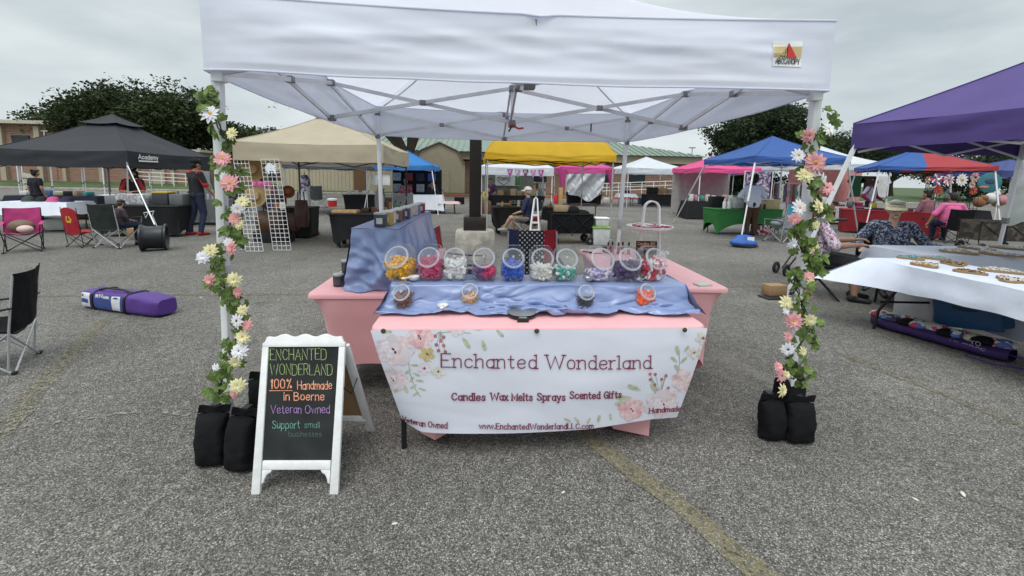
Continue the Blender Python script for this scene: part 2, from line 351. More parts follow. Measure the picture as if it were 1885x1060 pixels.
def write(mb, t, u0, v0, size, fn, wd=.09, sp=2.2, serif=0, mi=0, width=None, jit=0):
    """lettering of cap height `size` from (u0,v0); fn maps (u,v,lift) to a point"""
    k = size/10.0; kx = k if width is None else width/textw(t, sp)
    x = u0
    for c in t:
        if c not in GL: x += 4.5*kx; continue
        wdt, st = GL[c]; jy = random.uniform(-jit, jit)*size
        strokes = []
        for q in st.split(';'):
            sm = q[0] == '~'; pts = [tuple(float(a) for a in z.split(',')) for z in q.lstrip('~').split()]
            strokes.append(chaikin(pts) if sm else pts)
            if serif and not sm:
                for e, o_ in ((pts[0], pts[1]), (pts[-1], pts[-2])):
                    if e[1] in (0, 6.5, 10, -3) and abs(e[1]-o_[1]) > 2:
                        if e[1] == 0 or e[1] == -3 or c.isupper(): strokes.append([(e[0]-serif, e[1]), (e[0]+serif, e[1])])
                        else: strokes.append([(e[0]-serif*1.1, e[1]-.3), (e[0]+.1, e[1])])
        for pts in strokes:
            _lay[0] = (_lay[0]+1) % 9; lift = .0016+_lay[0]*.00012
            P = [(x+a*kx, v0+b*k+jy) for a, b in pts]; h = wd*size/2
            lft = []; rgt = []
            for i, p in enumerate(P):
                a = P[max(i-1, 0)]; b = P[min(i+1, len(P)-1)]
                dx, dy = b[0]-a[0], b[1]-a[1]; l = math.hypot(dx, dy) or 1
                sc = 1.0
                if 0 < i < len(P)-1:
                    d1 = (p[0]-a[0], p[1]-a[1]); d2 = (b[0]-p[0], b[1]-p[1]); l1 = math.hypot(*d1) or 1; l2 = math.hypot(*d2) or 1
                    cs = (d1[0]*d2[0]+d1[1]*d2[1])/l1/l2; sc = min(1/max(math.sqrt(max((1+cs)/2, .05)), .3), 2.2)
                nx, ny = -dy/l*h*sc, dx/l*h*sc
                if i == 0: p = (p[0]-dx/l*h, p[1]-dy/l*h)
                if i == len(P)-1: p = (p[0]+dx/l*h, p[1]+dy/l*h)
                lft.append(fn(p[0]+nx, p[1]+ny, lift)); rgt.append(fn(p[0]-nx, p[1]-ny, lift))
            n = len(P); mb.add(lft+rgt, [(i, n+i, n+i+1, i+1) for i in range(n-1)], mi)
        x += (wdt+sp)*kx
    return x
def flat(o, ex, ey):
    o = Vector(o); ex = Vector(ex); ey = Vector(ey); n = ex.cross(ey).normalized()
    return lambda u, v, l: o+ex*u+ey*v+n*l
# ================================================================ SETTING
ASPH = asphalt('asphalt')
FADED = asphalt('faded_yellow_paint', (.24, .205, .10), .55, .40)
FADED2 = asphalt('worn_pale_paint', (.27, .235, .135), .42, .47)
MINERAL = asphalt('pale_crack_grit', (.44, .41, .355), .62, .53)
GRASS = M('grass', (.055, .085, .03), .95, var=.45, scale=1.3, bump=.8, bscale=14)
CONC = M('concrete', (.36, .33, .29), .9, var=.3, scale=5, bump=.5, bscale=40)
b = MB(); b.add([(-140, -40, 0), (140, -40, 0), (140, 34, 0), (-140, 34, 0)], [(0, 1, 2, 3)])
tag(b.build('parking_lot', ASPH, smooth=0), kind='structure')
b = MB(); b.add([(-400, 34.16, -.02), (400, 34.16, -.02), (400, 500, -.02), (-400, 500, -.02)], [(0, 1, 2, 3)])
tag(b.build('ground', GRASS, smooth=0), kind='structure')
b = MB(); b.grid(60, 12, lambda u, v: (lerp(-140, 140, u), 34.17+9*v, .13+.12*nz(u*60, v*9)+.3*v))
tag(b.build('grass_verge', GRASS), kind='structure')
b = MB(); b.box((5, 34.08, .08), (24, .18, .19)); b.box((58.5, 34.08, .08), (83, .18, .19), mi=1); b.box((-73.5, 34.08, .08), (133, .18, .19), mi=1)
tag(b.build('kerb', [M('red_kerb_paint', (.42, .11, .07), .8, var=.3), CONC], bevel=.02), kind='structure')
def strip(pts, wd, mat, name='painted_line', z=.004, rag=.0):
    b = MB(); P = [Vector((p[0], p[1], 0)) for p in pts]; Q = []
    for a, c in zip(P, P[1:]):
        k = max(1, int((c-a).length/.06)) if rag else 1
        for i in range(k): Q.append(a.lerp(c, i/k))
    Q.append(P[-1]); vs = []
    for i, p in enumerate(Q):
        d = (Q[min(i+1, len(Q)-1)]-Q[max(i-1, 0)]).normalized(); n = Vector((-d.y, d.x, 0))
        w1 = wd/2*(1+rag*nz(i*.37, 3.1)*1.6); w2 = wd/2*(1+rag*nz(i*.37, 9.4)*1.6)
        off = n*(rag*.05*nz(i*.21, 5.5))
        vs += [p+n*max(w1, .003)+off+Vector((0, 0, z)), p-n*max(w2, .003)+off+Vector((0, 0, z))]
    b.add(vs, [(2*i, 2*i+1, 2*i+3, 2*i+2) for i in range(len(Q)-1)])
    return tag(b.build(name, mat, smooth=0), kind='structure')
g2 = lambda x, y: G(x, y)
strip([g2(1075, 800), g2(1240, 925), g2(1480, 1120)], .115, FADED, rag=.2)
strip([g2(1545, 650), g2(1900, 790)], .1, FADED2, rag=.3)
strip([g2(190, 588), g2(-60, 860)], .13, FADED2, rag=.3)
strip([g2(20, 545), g2(560, 541)], .1, FADED2, rag=.25, z=.004)
strip([g2(1340, 528), g2(1560, 521)], .1, FADED2, rag=.25, z=.004)
strip([g2(-40, 810), g2(70, 785), g2(140, 772), g2(215, 764), g2(300, 764), g2(365, 768), g2(420, 752)], .04, MINERAL, 'pavement_crack', .006, 1.0)
strip([g2(365, 850), g2(330, 885), g2(298, 905), g2(285, 925), g2(225, 965), g2(160, 1020)], .045, MINERAL, 'pavement_crack', .003, 1.0)
strip([g2(300, 560), g2(420, 505), g2(560, 498)], .012, MINERAL, 'pavement_crack', .003, .9)
b = MB()
for x, y, s in ((1772, 911, .022), (1037, 907, .012), (1685, 920, .014), (727, 965, .014), (215, 565, .02), (370, 548, .02), (60, 600, .012), (1382, 848, .009)):
    p = G(x, y); b.ell(p+Vector((0, 0, s*.25)), (s, s*.45, s*.35), 8, 6, Rm=Matrix.Rotation(random.random()*3, 3, 'Z'))
tag(b.build('pebbles', M('pale_litter', (.6, .56, .48), .9)), kind='stuff')
# ================================================================ SHARED MATERIALS
WHITEF = M('white_canopy_fabric', (.80, .82, .90), .75, var=.03, scale=3, transl=.48, bump=.1, bscale=5)
WHITEV = M('white_valance_fabric', (.77, .80, .90), .7, var=.03, scale=3, bump=.1, bscale=7, transl=.28)
WPOLE = M('white_painted_steel', (.72, .74, .76), .4, var=.05)
GPOLE = M('grey_steel', (.42, .43, .45), .4, metal=.3, var=.05)
GPLAST = M('grey_plastic', (.2, .205, .22), .5)
BLACK = M('black_fabric', (.007, .007, .0085), .85, var=.3, scale=18, bump=.4, bscale=22, spec=.2)
BLKP = M('black_plastic', (.015, .015, .016), .45)
BLKM = M('black_metal', (.02, .02, .022), .4, metal=.4)
DGREY = M('dark_grey_fabric', (.05, .052, .06), .85)
WHITE = M('white_paint', (.78, .78, .77), .5, var=.05)
WCLOTH = M('white_tablecloth', (.74, .77, .86), .8, var=.05, bump=.15, bscale=10)
PINKC = M('pink_stretch_cover', (.80, .405, .425), .7, var=.05, scale=4, bump=.05, bscale=12, sheen=.2)
SATIN = M('blue_satin', (.235, .305, .525), .3, var=.06, scale=5, spec=.75)
CLEAR = M('clear_plastic', (.5, .52, .54), .1, clear=.98, spec=.7)
FROST = M('frosted_plastic', (.62, .64, .67), .2, clear=.92, spec=.7)
RIM = M('milky_rim_plastic', (.66, .69, .74), .3, clear=.6)
GREENL = M('silk_leaf', (.15, .225, .06), .6, var=.45, scale=25, transl=.25)
STEM = M('dark_stem', (.03, .045, .02), .7)
PETP = M('pink_petal', (.78, .40, .41), .7, var=.22, scale=30, transl=.2)
PETW = M('white_petal', (.82, .82, .86), .7, var=.06, transl=.2)
PETY = M('cream_petal', (.80, .76, .46), .7, var=.12, scale=30, transl=.2)
YCEN = M('ochre_flower_centre', (.55, .28, .03), .8, var=.3, scale=60)
RED = M('red_fabric', (.33, .012, .025), .8, var=.15)
NAVY = M('navy_fabric', (.02, .03, .08), .85, var=.2)
JEANS = M('denim', (.018, .027, .06), .9, var=.3, scale=20)
ALU = M('brushed_aluminium', (.6, .61, .62), .35, metal=.85)
CARD = M('brown_cardboard', (.30, .19, .10), .9, var=.15)
WOOD = M('brown_wood', (.14, .075, .035), .7, var=.4, scale=14)
LWOOD = M('pale_wood', (.42, .27, .13), .7, var=.25, scale=14)
GLASSD = M('dark_glass', (.02, .025, .03), .1)
# ================================================================ CANOPIES
def roof_fn(w, d, z0, pk, sag, wr, seed, flatk=0.0):
    cs = [(-w/2, -d/2), (w/2, -d/2), (w/2, d/2), (-w/2, d/2)]
    def side(k):
        a, c = cs[k], cs[(k+1) % 4]
        def fn(u, v):
            ex, ey = lerp(a[0], c[0], u), lerp(a[1], c[1], u)
            x, y = ex*(1-v), ey*(1-v)
            t = min(v/(1-flatk), 1) if flatk else v
            z = z0+pk*(t-sag*math.sin(math.pi*t)*.5)
            z -= .035*math.sin(math.pi*u)*(1-v)
            z += wr*1.3*(nz(x*1.7+seed, y*1.7, k)+.5*nz(x*3.6+seed, y*3.6, k)+.35*(.4-abs(nz(u*4+v*3+seed, v*6, k))))*(1-abs(2*u-1)**4)*min(1, v*6)*(1-v*.7)
            return (x, y, z)
        return fn
    return [side(k) for k in range(4)], cs
def canopy(label, x, y, rz, w, eave, valh, peak, fab, legm, vfab=None, d=None, slant=0, sag=.22, wr=.05, pick=None, mats=None, group=None,
           truss=True, flare=.03, leg_w=.034, foot=None, legs=(0, 1, 2, 3), nu=16, flatk=0.0, vent=None, trusses=(0, 1, 2, 3), name='canopy_tent', tm=None):
    d = d or w; t = thing(name, label, 'canopy tent', (x, y, 0), rz, group)
    mats = mats or [fab]
    sides, cs = roof_fn(w, d, eave+valh, peak, sag, wr, x*3.1, flatk)
    b = MB()
    for k in range(4): b.grid(nu, 10, sides[k], mf=(lambda u, v, k=k: pick(k, u, v)) if pick else None)
    ro = b.build('roof', mats, t, local=True, smooth=35)
    b = MB()
    for k in range(4): b.tube([Vector(sides[k](0, i/10))+Vector((0, 0, .004)) for i in range(11)], .009, 5)
    b.build('hip_seam', mats[0], ro, local=True)
    if vent:
        b = MB(); s2, _ = roof_fn(w*vent, d*vent, eave+valh+peak*(1-vent*.72), peak*vent*.95, .15, .02, x)
        for k in range(4): b.grid(8, 5, s2[k])
        b.build('vent_cap', mats[0], ro, local=True)
    for k in range(4):
        a, c = cs[k], cs[(k+1) % 4]; nx, ny = (c[1]-a[1])/w, -(c[0]-a[0])/w
        def vf(u, v, a=a, c=c, nx=nx, ny=ny, k=k):
            px, py = lerp(a[0], c[0], u), lerp(a[1], c[1], u)
            e = 1-abs(2*u-1)**6
            o = flare*v*e+(.035*nz(u*5+k*7+x, v*2.2+u*3)+.016*(.4-abs(nz(u*9-v*2+x, v*3+u*5, k)))+.012*nz(u*3+x, v*9))*e*math.sin(math.pi*min(v+.15, 1))
            z = eave+valh*(1-v)-.035*math.sin(math.pi*u)*(1-v)-.012*math.sin(math.pi*u)*v+.01*nz(u*4, k+y)*v
            return (px+nx*o, py+ny*o, z)
        b = MB(); b.grid(nu*2, 6, vf, mf=(lambda u, v, k=k: pick(k, u, 0)) if pick else None)
        b.build('valance', [vfab] if vfab else mats, t, local=True, smooth=60)
    feet = []
    for k in range(4):
        i = .06; sxn, syn = math.copysign(1, cs[k][0]), math.copysign(1, cs[k][1])
        top = Vector((cs[k][0]-sxn*i, cs[k][1]-syn*i, eave+valh*.6)); ft = Vector((top.x+sxn*slant, top.y+syn*slant, .012))
        if foot and k in foot:
            q = foot[k]; ft = Matrix.Rotation(-rz, 3, 'Z')@(Vector((q[0], q[1], .012))-Vector((x, y, 0)))
        feet.append((top, ft))
        if k not in legs: continue
        b = MB(); md = top.lerp(ft, .52); b.bar(top, md, leg_w); b.bar(top.lerp(ft, .5), ft, leg_w*.78)
        lg = b.build('leg', legm, t, local=True)
        b = MB(); b.bar(top.lerp(ft, .5), top.lerp(ft, .54), leg_w*1.35); b.build('clamp', GPLAST, lg, local=True)
        b = MB(); b.box(ft, (.1, .1, .012)); b.build('foot', GPOLE, lg, local=True)
    if truss:
        for k in trusses:
            A = feet[k][0]; C = feet[(k+1) % 4][0]; b = MB()
            hi, lo = eave+valh*.75, eave-.04; up, dn = eave+valh*.85, eave-.02
            for s0, s1 in ((0, .5), (.5, 1)):
                p = lambda s, z: Vector((lerp(A.x, C.x, s), lerp(A.y, C.y, s), z))
                b.bar(p(s0, hi), p(s1, lo), .014, .024); b.bar(p(s0, lo)+Vector((.01, .01, 0)), p(s1, hi)+Vector((.01, .01, 0)), .014, .024)
            b.build('scissor_truss', tm or legm, t, local=True)
    return t
# ---- the stall's own white canopy
MX, MY, MW = .195, 3.583, 3.0
main = thing('canopy_tent', 'big white open canopy tent standing over the pink candle stall', 'canopy tent', (MX, MY, 0))
sides, cs = roof_fn(MW, MW, 2.315, 1.02, .3, .03, 1.0)
b = MB()
for k in range(4): b.grid(28, 18, sides[k])
b.build('roof', WHITEF, main, local=True, smooth=30)
def val_fn(k):
    a, c = cs[k], cs[(k+1) % 4]; nx, ny = (c[1]-a[1])/MW, -(c[0]-a[0])/MW
    def vf(u, v):
        px, py = lerp(a[0], c[0], u), lerp(a[1], c[1], u); e = 1-abs(2*u-1)**8
        sw = math.sin(math.pi*min(v*1.05, 1))
        o = .03*v*e+e*sw*(.026*nz(u*3.2+k*9.7, v*1.4+.3*u)+.012*nz(u*9-v*2.5, v*2.6+k)+.003*nz(u*9+v*7, v*12+k))
        o += -.022*math.exp(-((u-.515)/.016)**2)*(1-v)**2*e
        o += .6*e*sw*(.010*nz(u*3.4+.9*v+k*3, v*4.2+u*3)+.009*(.5-abs(nz(u*4-v*1.2+k, v*5-u*5, 4)))+.007*(.5-abs(nz(u*7+v*2.2+k, v*3+u*4, 9)))+.010*math.exp(-((v-.30-.5*abs(u-.515))/.07)**2)*(abs(u-.515) < .4))
        o += .008*e*math.exp(-((v-.9)/.04)**2)
        z = 1.985+.33*(1-v)-.03*math.sin(math.pi*u)*(1-v)-.02*math.sin(math.pi*u)*v+.006*nz(u*7, k)*v
        return (px+nx*o, py+ny*o, z)
    return vf
for k in range(4):
    b = MB(); b.grid(90, 24, val_fn(k)); b.build('valance', WHITEV, main, local=True, smooth=180)
# rolled hem and corner reinforcement
b = MB()
for k in range(4):
    f = val_fn(k); b.tube([Vector(f(i/60, 1.0)) for i in range(61)], .0045, 6); b.tube([Vector(f(i/60, 0.0))+Vector((0, 0, .002)) for i in range(61)], .005, 6)
b.build('hem', WHITEV, main, local=True)
# maker's patch on the front valance
pb = MB(); vf0 = val_fn(0)
def patch(u, v, l):
    p = Vector(vf0(u, v)); return (p.x, p.y-.004-l, p.z)
u0, u1, v0, v1 = .893, .944, .3, .67
pb.grid(6, 6, lambda u, v: patch(lerp(u0, u1, u), lerp(v0, v1, v), 0))
for i in range(7):
    a = lerp(v0+.08, v0+.6*(v1-v0), i/6); pb.grid(6, 1, lambda u, v: patch(lerp(u0+.001, u1-.001, u), a+.016*v, .0015), mi=1)
pm = lambda u, v: (lerp(u0, u1, u), lerp(v0, v1, v))
def tri(pts, mi, l):
    pb.add([patch(*pm(*q), l) for q in pts], [tuple(range(len(pts)))], mi)
tri([(.52, .06), (.82, .66), (.48, .66), (.50, .3)], 2, .004)
tri([(.52, .06), (.50, .3), (.48, .66), (.45, .66), (.46, .3)], 3, .0035)
tri([(.43, .3), (.40, .66), (.36, .66), (.38, .45)], 3, .0035); tri([(.34, .42), (.32, .66), (.29, .66), (.30, .5)], 3, .0035); tri([(.25, .55), (.24, .66), (.21, .66)], 3, .0035)
write(pb, 'ABCCANOPY', 0, 0, .025, lambda x, y, l: patch(lerp(u0, u1, .08)+x/MW, lerp(v0, v1, .9)-y/.33, .002+l), .15, 1.6, mi=3, width=.128)
pb.build('maker_patch', [M('patch_white', (.76, .77, .76), .7), M('patch_gold', (.62, .46, .2), .6), M('patch_red', (.55, .03, .03), .6), M('patch_black', (.02, .02, .02), .6)], main, local=True, smooth=0)
LT = {0: (Vector((-1.262, 2.125, 2.27)), G(424, 832)), 1: (Vector((1.655, 2.125, 2.27)), G(1450, 796)),
      3: (Vector((-1.265, 5.02, 2.27)), Vector((-1.22, 5.03, 0))), 2: (Vector((1.64, 5.02, 2.27)), Vector((1.58, 5.03, 0)))}
for k, (tp, ft) in LT.items():
    b = MB(); md = tp.lerp(ft, .56); b.bar(tp, md, .042); b.bar(tp.lerp(ft, .55), ft+Vector((0, 0, .01)), .033)
    lg = b.build('leg', WPOLE, main, bevel=.004)
    b = MB(); b.bar(tp.lerp(ft, .535), tp.lerp(ft, .585), .052); b.build('clamp', M('clamp_grey', (.42, .44, .47), .5), lg, bevel=.004)
    b = MB(); b.box(ft+Vector((0, 0, .008)), (.11, .11, .01)); b.build('foot', GPOLE, lg)
    for z0_, z1_ in ((1.94, 1.99), (2.2, 2.27)): b = MB(); b.bar(Vector((tp.x, tp.y, z0_)), Vector((tp.x, tp.y, z1_)), .052); b.build('bracket', WPOLE if k < 2 else GPLAST, lg, bevel=.004)
def truss(A, C, segs, name='scissor_truss'):
    b = MB(); js = []; A = Vector(A); C = Vector(C)
    d = (C-A).normalized(); n = Vector((-d.y, d.x, 0))*.013
    for i in range(segs):
        p = lambda s, z: Vector((lerp(A.x, C.x, s), lerp(A.y, C.y, s), z))
        s0, s1 = i/segs, (i+1)/segs
        b.bar(p(s0, 2.25)+n, p(s1, 1.98)+n, .016, .028); b.bar(p(s0, 1.98)-n, p(s1, 2.25)-n, .016, .028)
        m_ = p((s0+s1)/2, 2.115); js.append((m_, (.05, .05, .04)))
        if i: 
            for z in (1.975, 2.25): js.append((p(s0, z), (.055, .055, .045)))
    o = b.build(name, M('truss_white', (.62, .63, .66), .4), main)
    for c_, d_ in js: j = MB(); j.box(c_, d_, math.atan2(d.y, d.x)); j.build('joint', GPLAST, o, bevel=.004)
cL = {k: v[0] for k, v in LT.items()}
for k in range(4): truss(cL[k], cL[(k+1) % 4], 2)
mL, mR = (cL[0]+cL[3])/2, (cL[1]+cL[2])/2; mF, mB = (cL[0]+cL[1])/2, (cL[2]+cL[3])/2
mF = mF+Vector((0, .06, 0)); truss(mL, mR, 2, 'centre_truss'); truss(mF, mB, 2, 'centre_truss')
b = MB(); b.bar((MX, MY, 1.95), (MX, MY, 3.25), .03); b.box((MX, MY, 1.955), (.06, .06, .03), mi=1)
b.tube([(MX+.02, MY-.05, 1.94), (MX+.05, MY-.06, 1.925), (MX+.09, MY-.06, 1.93)], .008, 6, 1)
b.tube([(MX, MY-.05, 1.95), (MX-.03, MY-.06, 1.9)], .007, 6, 2)
b.build('centre_pole', [WPOLE, M('pull_red', (.5, .02, .02), .5), BLKP], main)
b = MB()                                               # diagonal roof struts from the corners to the peak
for k in range(4):
    b.tube([Vector(sides[k](0, i/12))+Vector((MX, MY, -.06)) for i in range(1, 13)], .008, 6)
b.build('roof_strut', M('truss_white', (.62, .63, .66)), main)
b = MB(); q = PY(1088, 235, 5.0); b.box(q, (.014, .014, .09)); tag(b.build('black_clip', BLKP), 'small black clip hanging from the back truss of the white canopy', 'clip')
# ================================================================ GARLANDS
def frame_to(n):
    n = Vector(n).normalized(); u = Vector((0, 0, 1)); x = u.cross(n)
    x = x.normalized() if x.length > .01 else Vector((1, 0, 0)); return Matrix((x, n.cross(x), n)).transposed()
def flower(parent, c, r, col, nrm):
    Q = frame_to(nrm)@Matrix.Rotation(random.random()*6, 3, 'Z'); k = random.choice((9, 10, 11, 12)); b = MB(); r *= random.uniform(.78, .95)
    for ring, (sc, off, ti) in enumerate(((1, 0, .12), (.78, math.pi/k, .3), (.5, .2, .55))):
        if ring == 2 and random.random() < .45: continue
        for i in range(k):
            a = 2*math.pi*i/k+off+random.uniform(-.1, .1); l = r*sc*random.uniform(.88, 1.08); wd = r*sc*random.uniform(.19, .24)
            def pf(u, v, a=a, l=l, wd=wd, ti=ti+random.uniform(-.08, .12)):
                s = math.sin(math.pi*min(v*.86+.1, 1))**.8*wd*(u-.5)*2*(.9)
                x = v*l; z = ti*l*v-.25*l*v*v+.10*l*abs(u-.5)+.002*ring
                return c+Q@Vector((x*math.cos(a)-s*math.sin(a), x*math.sin(a)+s*math.cos(a), z+.004))
            b.grid(2, 4, pf)
    o = b.build('flower', col, parent, smooth=180)
    b = MB(); b.ell(c+Q@Vector((0, 0, r*.14)), (r*.2, r*.2, r*.13), 10, 6, Rm=Q); b.build('flower_centre', YCEN if random.random() < .8 else STEM, o)
def leafmesh(b, c, s, nrm, ang):
    Q = frame_to(nrm)@Matrix.Rotation(ang, 3, 'Z')
    for i, da in enumerate((-1.0, -.45, 0, .45, 1.0)):
        l = s*(1, 1.1, 1.25, 1.1, 1)[i]*random.uniform(.8, 1.1); a = da*1.05; wd = l*.27; cu = random.uniform(-.2, .45)
        def pf(u, v):
            q = math.sin(math.pi*min(v*.93+.06, 1))**.75*wd*(u-.5)*2; x = v*l
            return c+Q@Vector((x*math.cos(a)-q*math.sin(a), x*math.sin(a)+q*math.cos(a), -cu*l*v*v+abs(u-.5)*l*.18))
        b.grid(2, 4, pf)
def garland(label, path, flowers, legline, grp, ntop):
    t = thing('flower_garland', label, 'garland', legline(0.0), 0, grp)
    pts = [PY(x, y, 2.13+o) for x, y, o in path]
    fine = []
    for i in range(len(pts)-1):
        for k in range(6): fine.append(pts[i].lerp(pts[i+1], k/6)+Vector((nz(i+k*.3)*.02, 0, 0)))
    b = MB(); b.tube(fine, .0035, 5); b.tube([p+Vector((.012*math.sin(i*.8), .012*math.cos(i*.8), 0)) for i, p in enumerate(fine)], .003, 5); b.build('vine_stem', STEM, t)
    b = MB()
    for i, p in enumerate(fine):
        for q in range(1 if random.random() < .85 else 2):
            an = random.uniform(-2.6, 2.6)
            leafmesh(b, p+Vector((random.uniform(-.035, .04), random.uniform(-.05, .03), random.uniform(-.04, .04))), random.uniform(.028, .044), (random.uniform(-.7, .7), -1, random.uniform(-.3, .7)), an)
    b.build('foliage', GREENL, t, smooth=180)
    for x, y, c, s in flowers:
        p = PY(x, y, 2.05+random.uniform(-.015, .015)); tx = random.uniform(-.45, .45); 
        flower(t, p, s*.5, {'p': PETP, 'w': PETW, 'y': PETY}[c], (tx, -1, random.uniform(-.1, .5)))
    return t
garland('silk flower garland with pink white and cream daisies wound down the left front pole',
    [(372, 165, 0), (395, 185, -.03), (402, 225, -.03), (418, 260, -.02), (418, 300, 0), (432, 345, 0), (430, 390, .02), (436, 430, .03), (428, 455, .05), (405, 470, .07), (393, 490, -.05), (404, 515, -.06), (422, 540, -.05), (432, 565, 0), (437, 600, 0), (434, 640, 0), (420, 668, -.05), (402, 690, -.03), (412, 712, -.05), (398, 730, -.05)],
    [(388, 210, 'w', .1), (428, 246, 'y', .085), (410, 293, 'p', .1), (414, 326, 'w', .06), (424, 337, 'p', .1), (446, 372, 'y', .085), (438, 384, 'w', .07), (433, 403, 'p', .09), (441, 413, 'y', .06), (421, 446, 'w', .06), (427, 457, 'p', .085), (388, 461, 'y', .08), (375, 473, 'w', .075), (387, 516, 'p', .075), (431, 515, 'y', .085), (438, 537, 'p', .08), (447, 571, 'y', .07), (438, 590, 'w', .1), (456, 598, 'p', .07), (447, 620, 'y', .085), (441, 646, 'w', .09), (434, 666, 'y', .075), (398, 676, 'w', .045), (438, 709, 'y', .1), (432, 723, 'p', .06)],
    lambda z: Vector((LT[0][1].x, LT[0][1].y, 0)), 'flower garlands on the stall poles', 8)
garland('silk flower garland with big pink daisies wound down the right front pole',
    [(1527, 215, .02), (1522, 240, 0), (1480, 262, -.03), (1480, 300, -.04), (1490, 340, -.05), (1512, 372, 0), (1505, 400, .02), (1465, 420, -.03), (1462, 440, -.06), (1480, 460, -.06), (1496, 475, -.04), (1495, 500, 0), (1470, 500, -.05), (1462, 520, -.05), (1470, 545, -.06), (1480, 570, -.02), (1486, 600, 0), (1480, 625, 0), (1450, 660, -.04), (1465, 670, -.06), (1474, 690, -.03), (1452, 700, -.05)],
    [(1487, 250, 'p', .1), (1524, 238, 'w', .09), (1469, 286, 'w', .09), (1500, 299, 'p', .125), (1482, 323, 'y', .1), (1508, 333, 'w', .115), (1521, 346, 'p', .09), (1470, 382, 'w', .1), (1505, 380, 'y', .105), (1462, 402, 'p', .075), (1501, 414, 'y', .06), (1458, 448, 'w', .075), (1497, 456, 'y', .1), (1489, 509, 'p', .075), (1492, 519, 'y', .07), (1485, 541, 'p', .06), (1447, 556, 'y', .09), (1446, 573, 'w', .05), (1460, 590, 'p', .11), (1491, 588, 'y', .09), (1450, 619, 'p', .08), (1450, 642, 'w', .095), (1477, 647, 'y', .075), (1432, 675, 'p', .07), (1438, 691, 'p', .08), (1447, 689, 'y', .06), (1439, 718, 'y', .085)],
    lambda z: Vector((LT[1][1].x, LT[1][1].y, 0)), 'flower garlands on the stall poles', 6)
# ================================================================ WEIGHT BAGS
def sandbag(label, p, w, h, d, rz, grp, lean=(0, 0), tie=True):
    t = thing('weight_bag', label, 'weight bag', p, rz, grp); sd = p[0]*7+p[1]
    def fn(u, v):
        a = 2*math.pi*u; c, s_ = math.cos(a), math.sin(a)
        k = math.sin(math.pi*min(max(v, .0), 1))**.3*(1.05-.2*v)
        hw = w/2*(.93+.1*math.cos(2*math.pi*v)**2-.08*v*(v > .85)); hd = d/2*k+.006
        x = hw*math.copysign(abs(c)**.45, c)*(1-.05*math.sin(math.pi*v)); y = hd*math.copysign(abs(s_)**.7, s_)
        z = h*v+.012*(abs(x)/w*2)**2*(v-.5)*-2
        f = 1+.22*nz(x*14+sd, z*9, s_)+.14*nz(x*30+sd, z*22, s_)
        return (x*(1+.07*nz(z*14, sd, c))+lean[0]*v*v, y*f+lean[1]*v*v, z)
    b = MB(); b.grid(28, 18, fn, wrap=True); b.build('pouch', BLACK, t, local=True, smooth=70)
    b = MB(); b.grid(16, 2, lambda u, v: (lerp(-w/2*.96, w/2*.98, u)+lean[0]+.01*v, lean[1]+.006*math.sin(u*9), h-.005+.032*v+.012*abs(2*u-1)*v), )
    b.build('top_seam', BLACK, t, local=True, solid=.006)
    if tie:
        b = MB(); b.box((lean[0], lean[1]+.03, h+.0), (.04, .05, .07)); b.build('strap', BLKP, t, local=True, bevel=.005)
    return t
gb = 'weight bags on the canopy legs'
sandbag('black sandbag with an eared top corner, leftmost of the pile at the left pole', G(385, 862)+Vector((0, .04, 0)), .155, .27, .13, .1, gb, (-.005, .03))
sandbag('slim black sandbag hanging between the chalkboard sign and the leftmost bag', G(437, 872)+Vector((0, .04, 0)), .145, .275, .13, -.15, gb, (.0, .03))
sandbag('tall black sandbag strapped to the left pole behind the chalkboard sign', Vector((-1.22, 2.33, 0)), .19, .38, .15, .05, gb, (-.01, 0))
sandbag('black sandbag at the foot of the right pole, the one nearer the pink table', G(1431, 818)+Vector((0, .06, 0)), .15, .235, .12, .05, gb, (0, .02))
sandbag('black sandbag with a pointed lower corner at the right pole, farther from the table', G(1481, 824)+Vector((0, .06, 0)), .165, .24, .12, -.08, gb, (.01, .02))
sandbag('black bundled sandbag strapped round the right pole above the two lower bags', Vector((1.86, 2.37, 0)), .17, .37, .16, .1, gb, (0, -.02))
# ================================================================ CHALKBOARD
sg = thing('chalkboard_sign', 'white framed sidewalk chalkboard easel with coloured chalk lettering in front of the left pole', 'chalkboard sign', (-.9, 2.15, 0))
B0, B1, T0, T1 = Vector((-1.107, 1.915, 0)), Vector((-.697, 1.902, 0)), Vector((-1.112, 2.10, .71)), Vector((-.705, 2.09, .715))
def sp(u, v, l=0):
    p = B0.lerp(B1, u).lerp(T0.lerp(T1, u), v); n = Vector((0, -.97, .25)); return p+n*l
def slab(b, poly, th=.022, mi=0, off=0):
    k = len(poly); vs = [sp(u, v, off) for u, v in poly]+[sp(u, v, off-th) for u, v in poly]
    b.add(vs, [tuple(range(k)), tuple(range(2*k-1, k-1, -1))]+[(i, k+i, k+(i+1) % k, (i+1) % k) for i in range(k)], mi)
DISTR = M('white_distressed_paint', (.76, .77, .77), .6, var=.06, scale=20, bump=.1)
b = MB()
slab(b, [(0, 0), (.10, 0), (.075, .93), (0, .93)]); slab(b, [(.90, 0), (1, 0), (1, .93), (.925, .93)])
slab(b, [(.105, .15), (.895, .15), (.895, .205), (.105, .205)], .02)
top = [(0, .93), (1, .93)]+[(1-i/40, .985+.032*(1-abs(2*i/40-1)**8)*(.35+.65*math.cos((2*i/40-1)*2*math.pi)**2*.9)-.03*(abs(2*i/40-1) > .94)) for i in range(41)]
slab(b, top)
for s in (0, 1):
    pl = [(.105, .15), (.105, .06), (.13, .07), (.14, .095), (.165, .12), (.2, .13), (.22, .15)]
    slab(b, [(1-u, v) for u, v in pl][::-1] if s else pl, .016, off=-.002)
b.build('front_frame', DISTR, sg, bevel=.003)
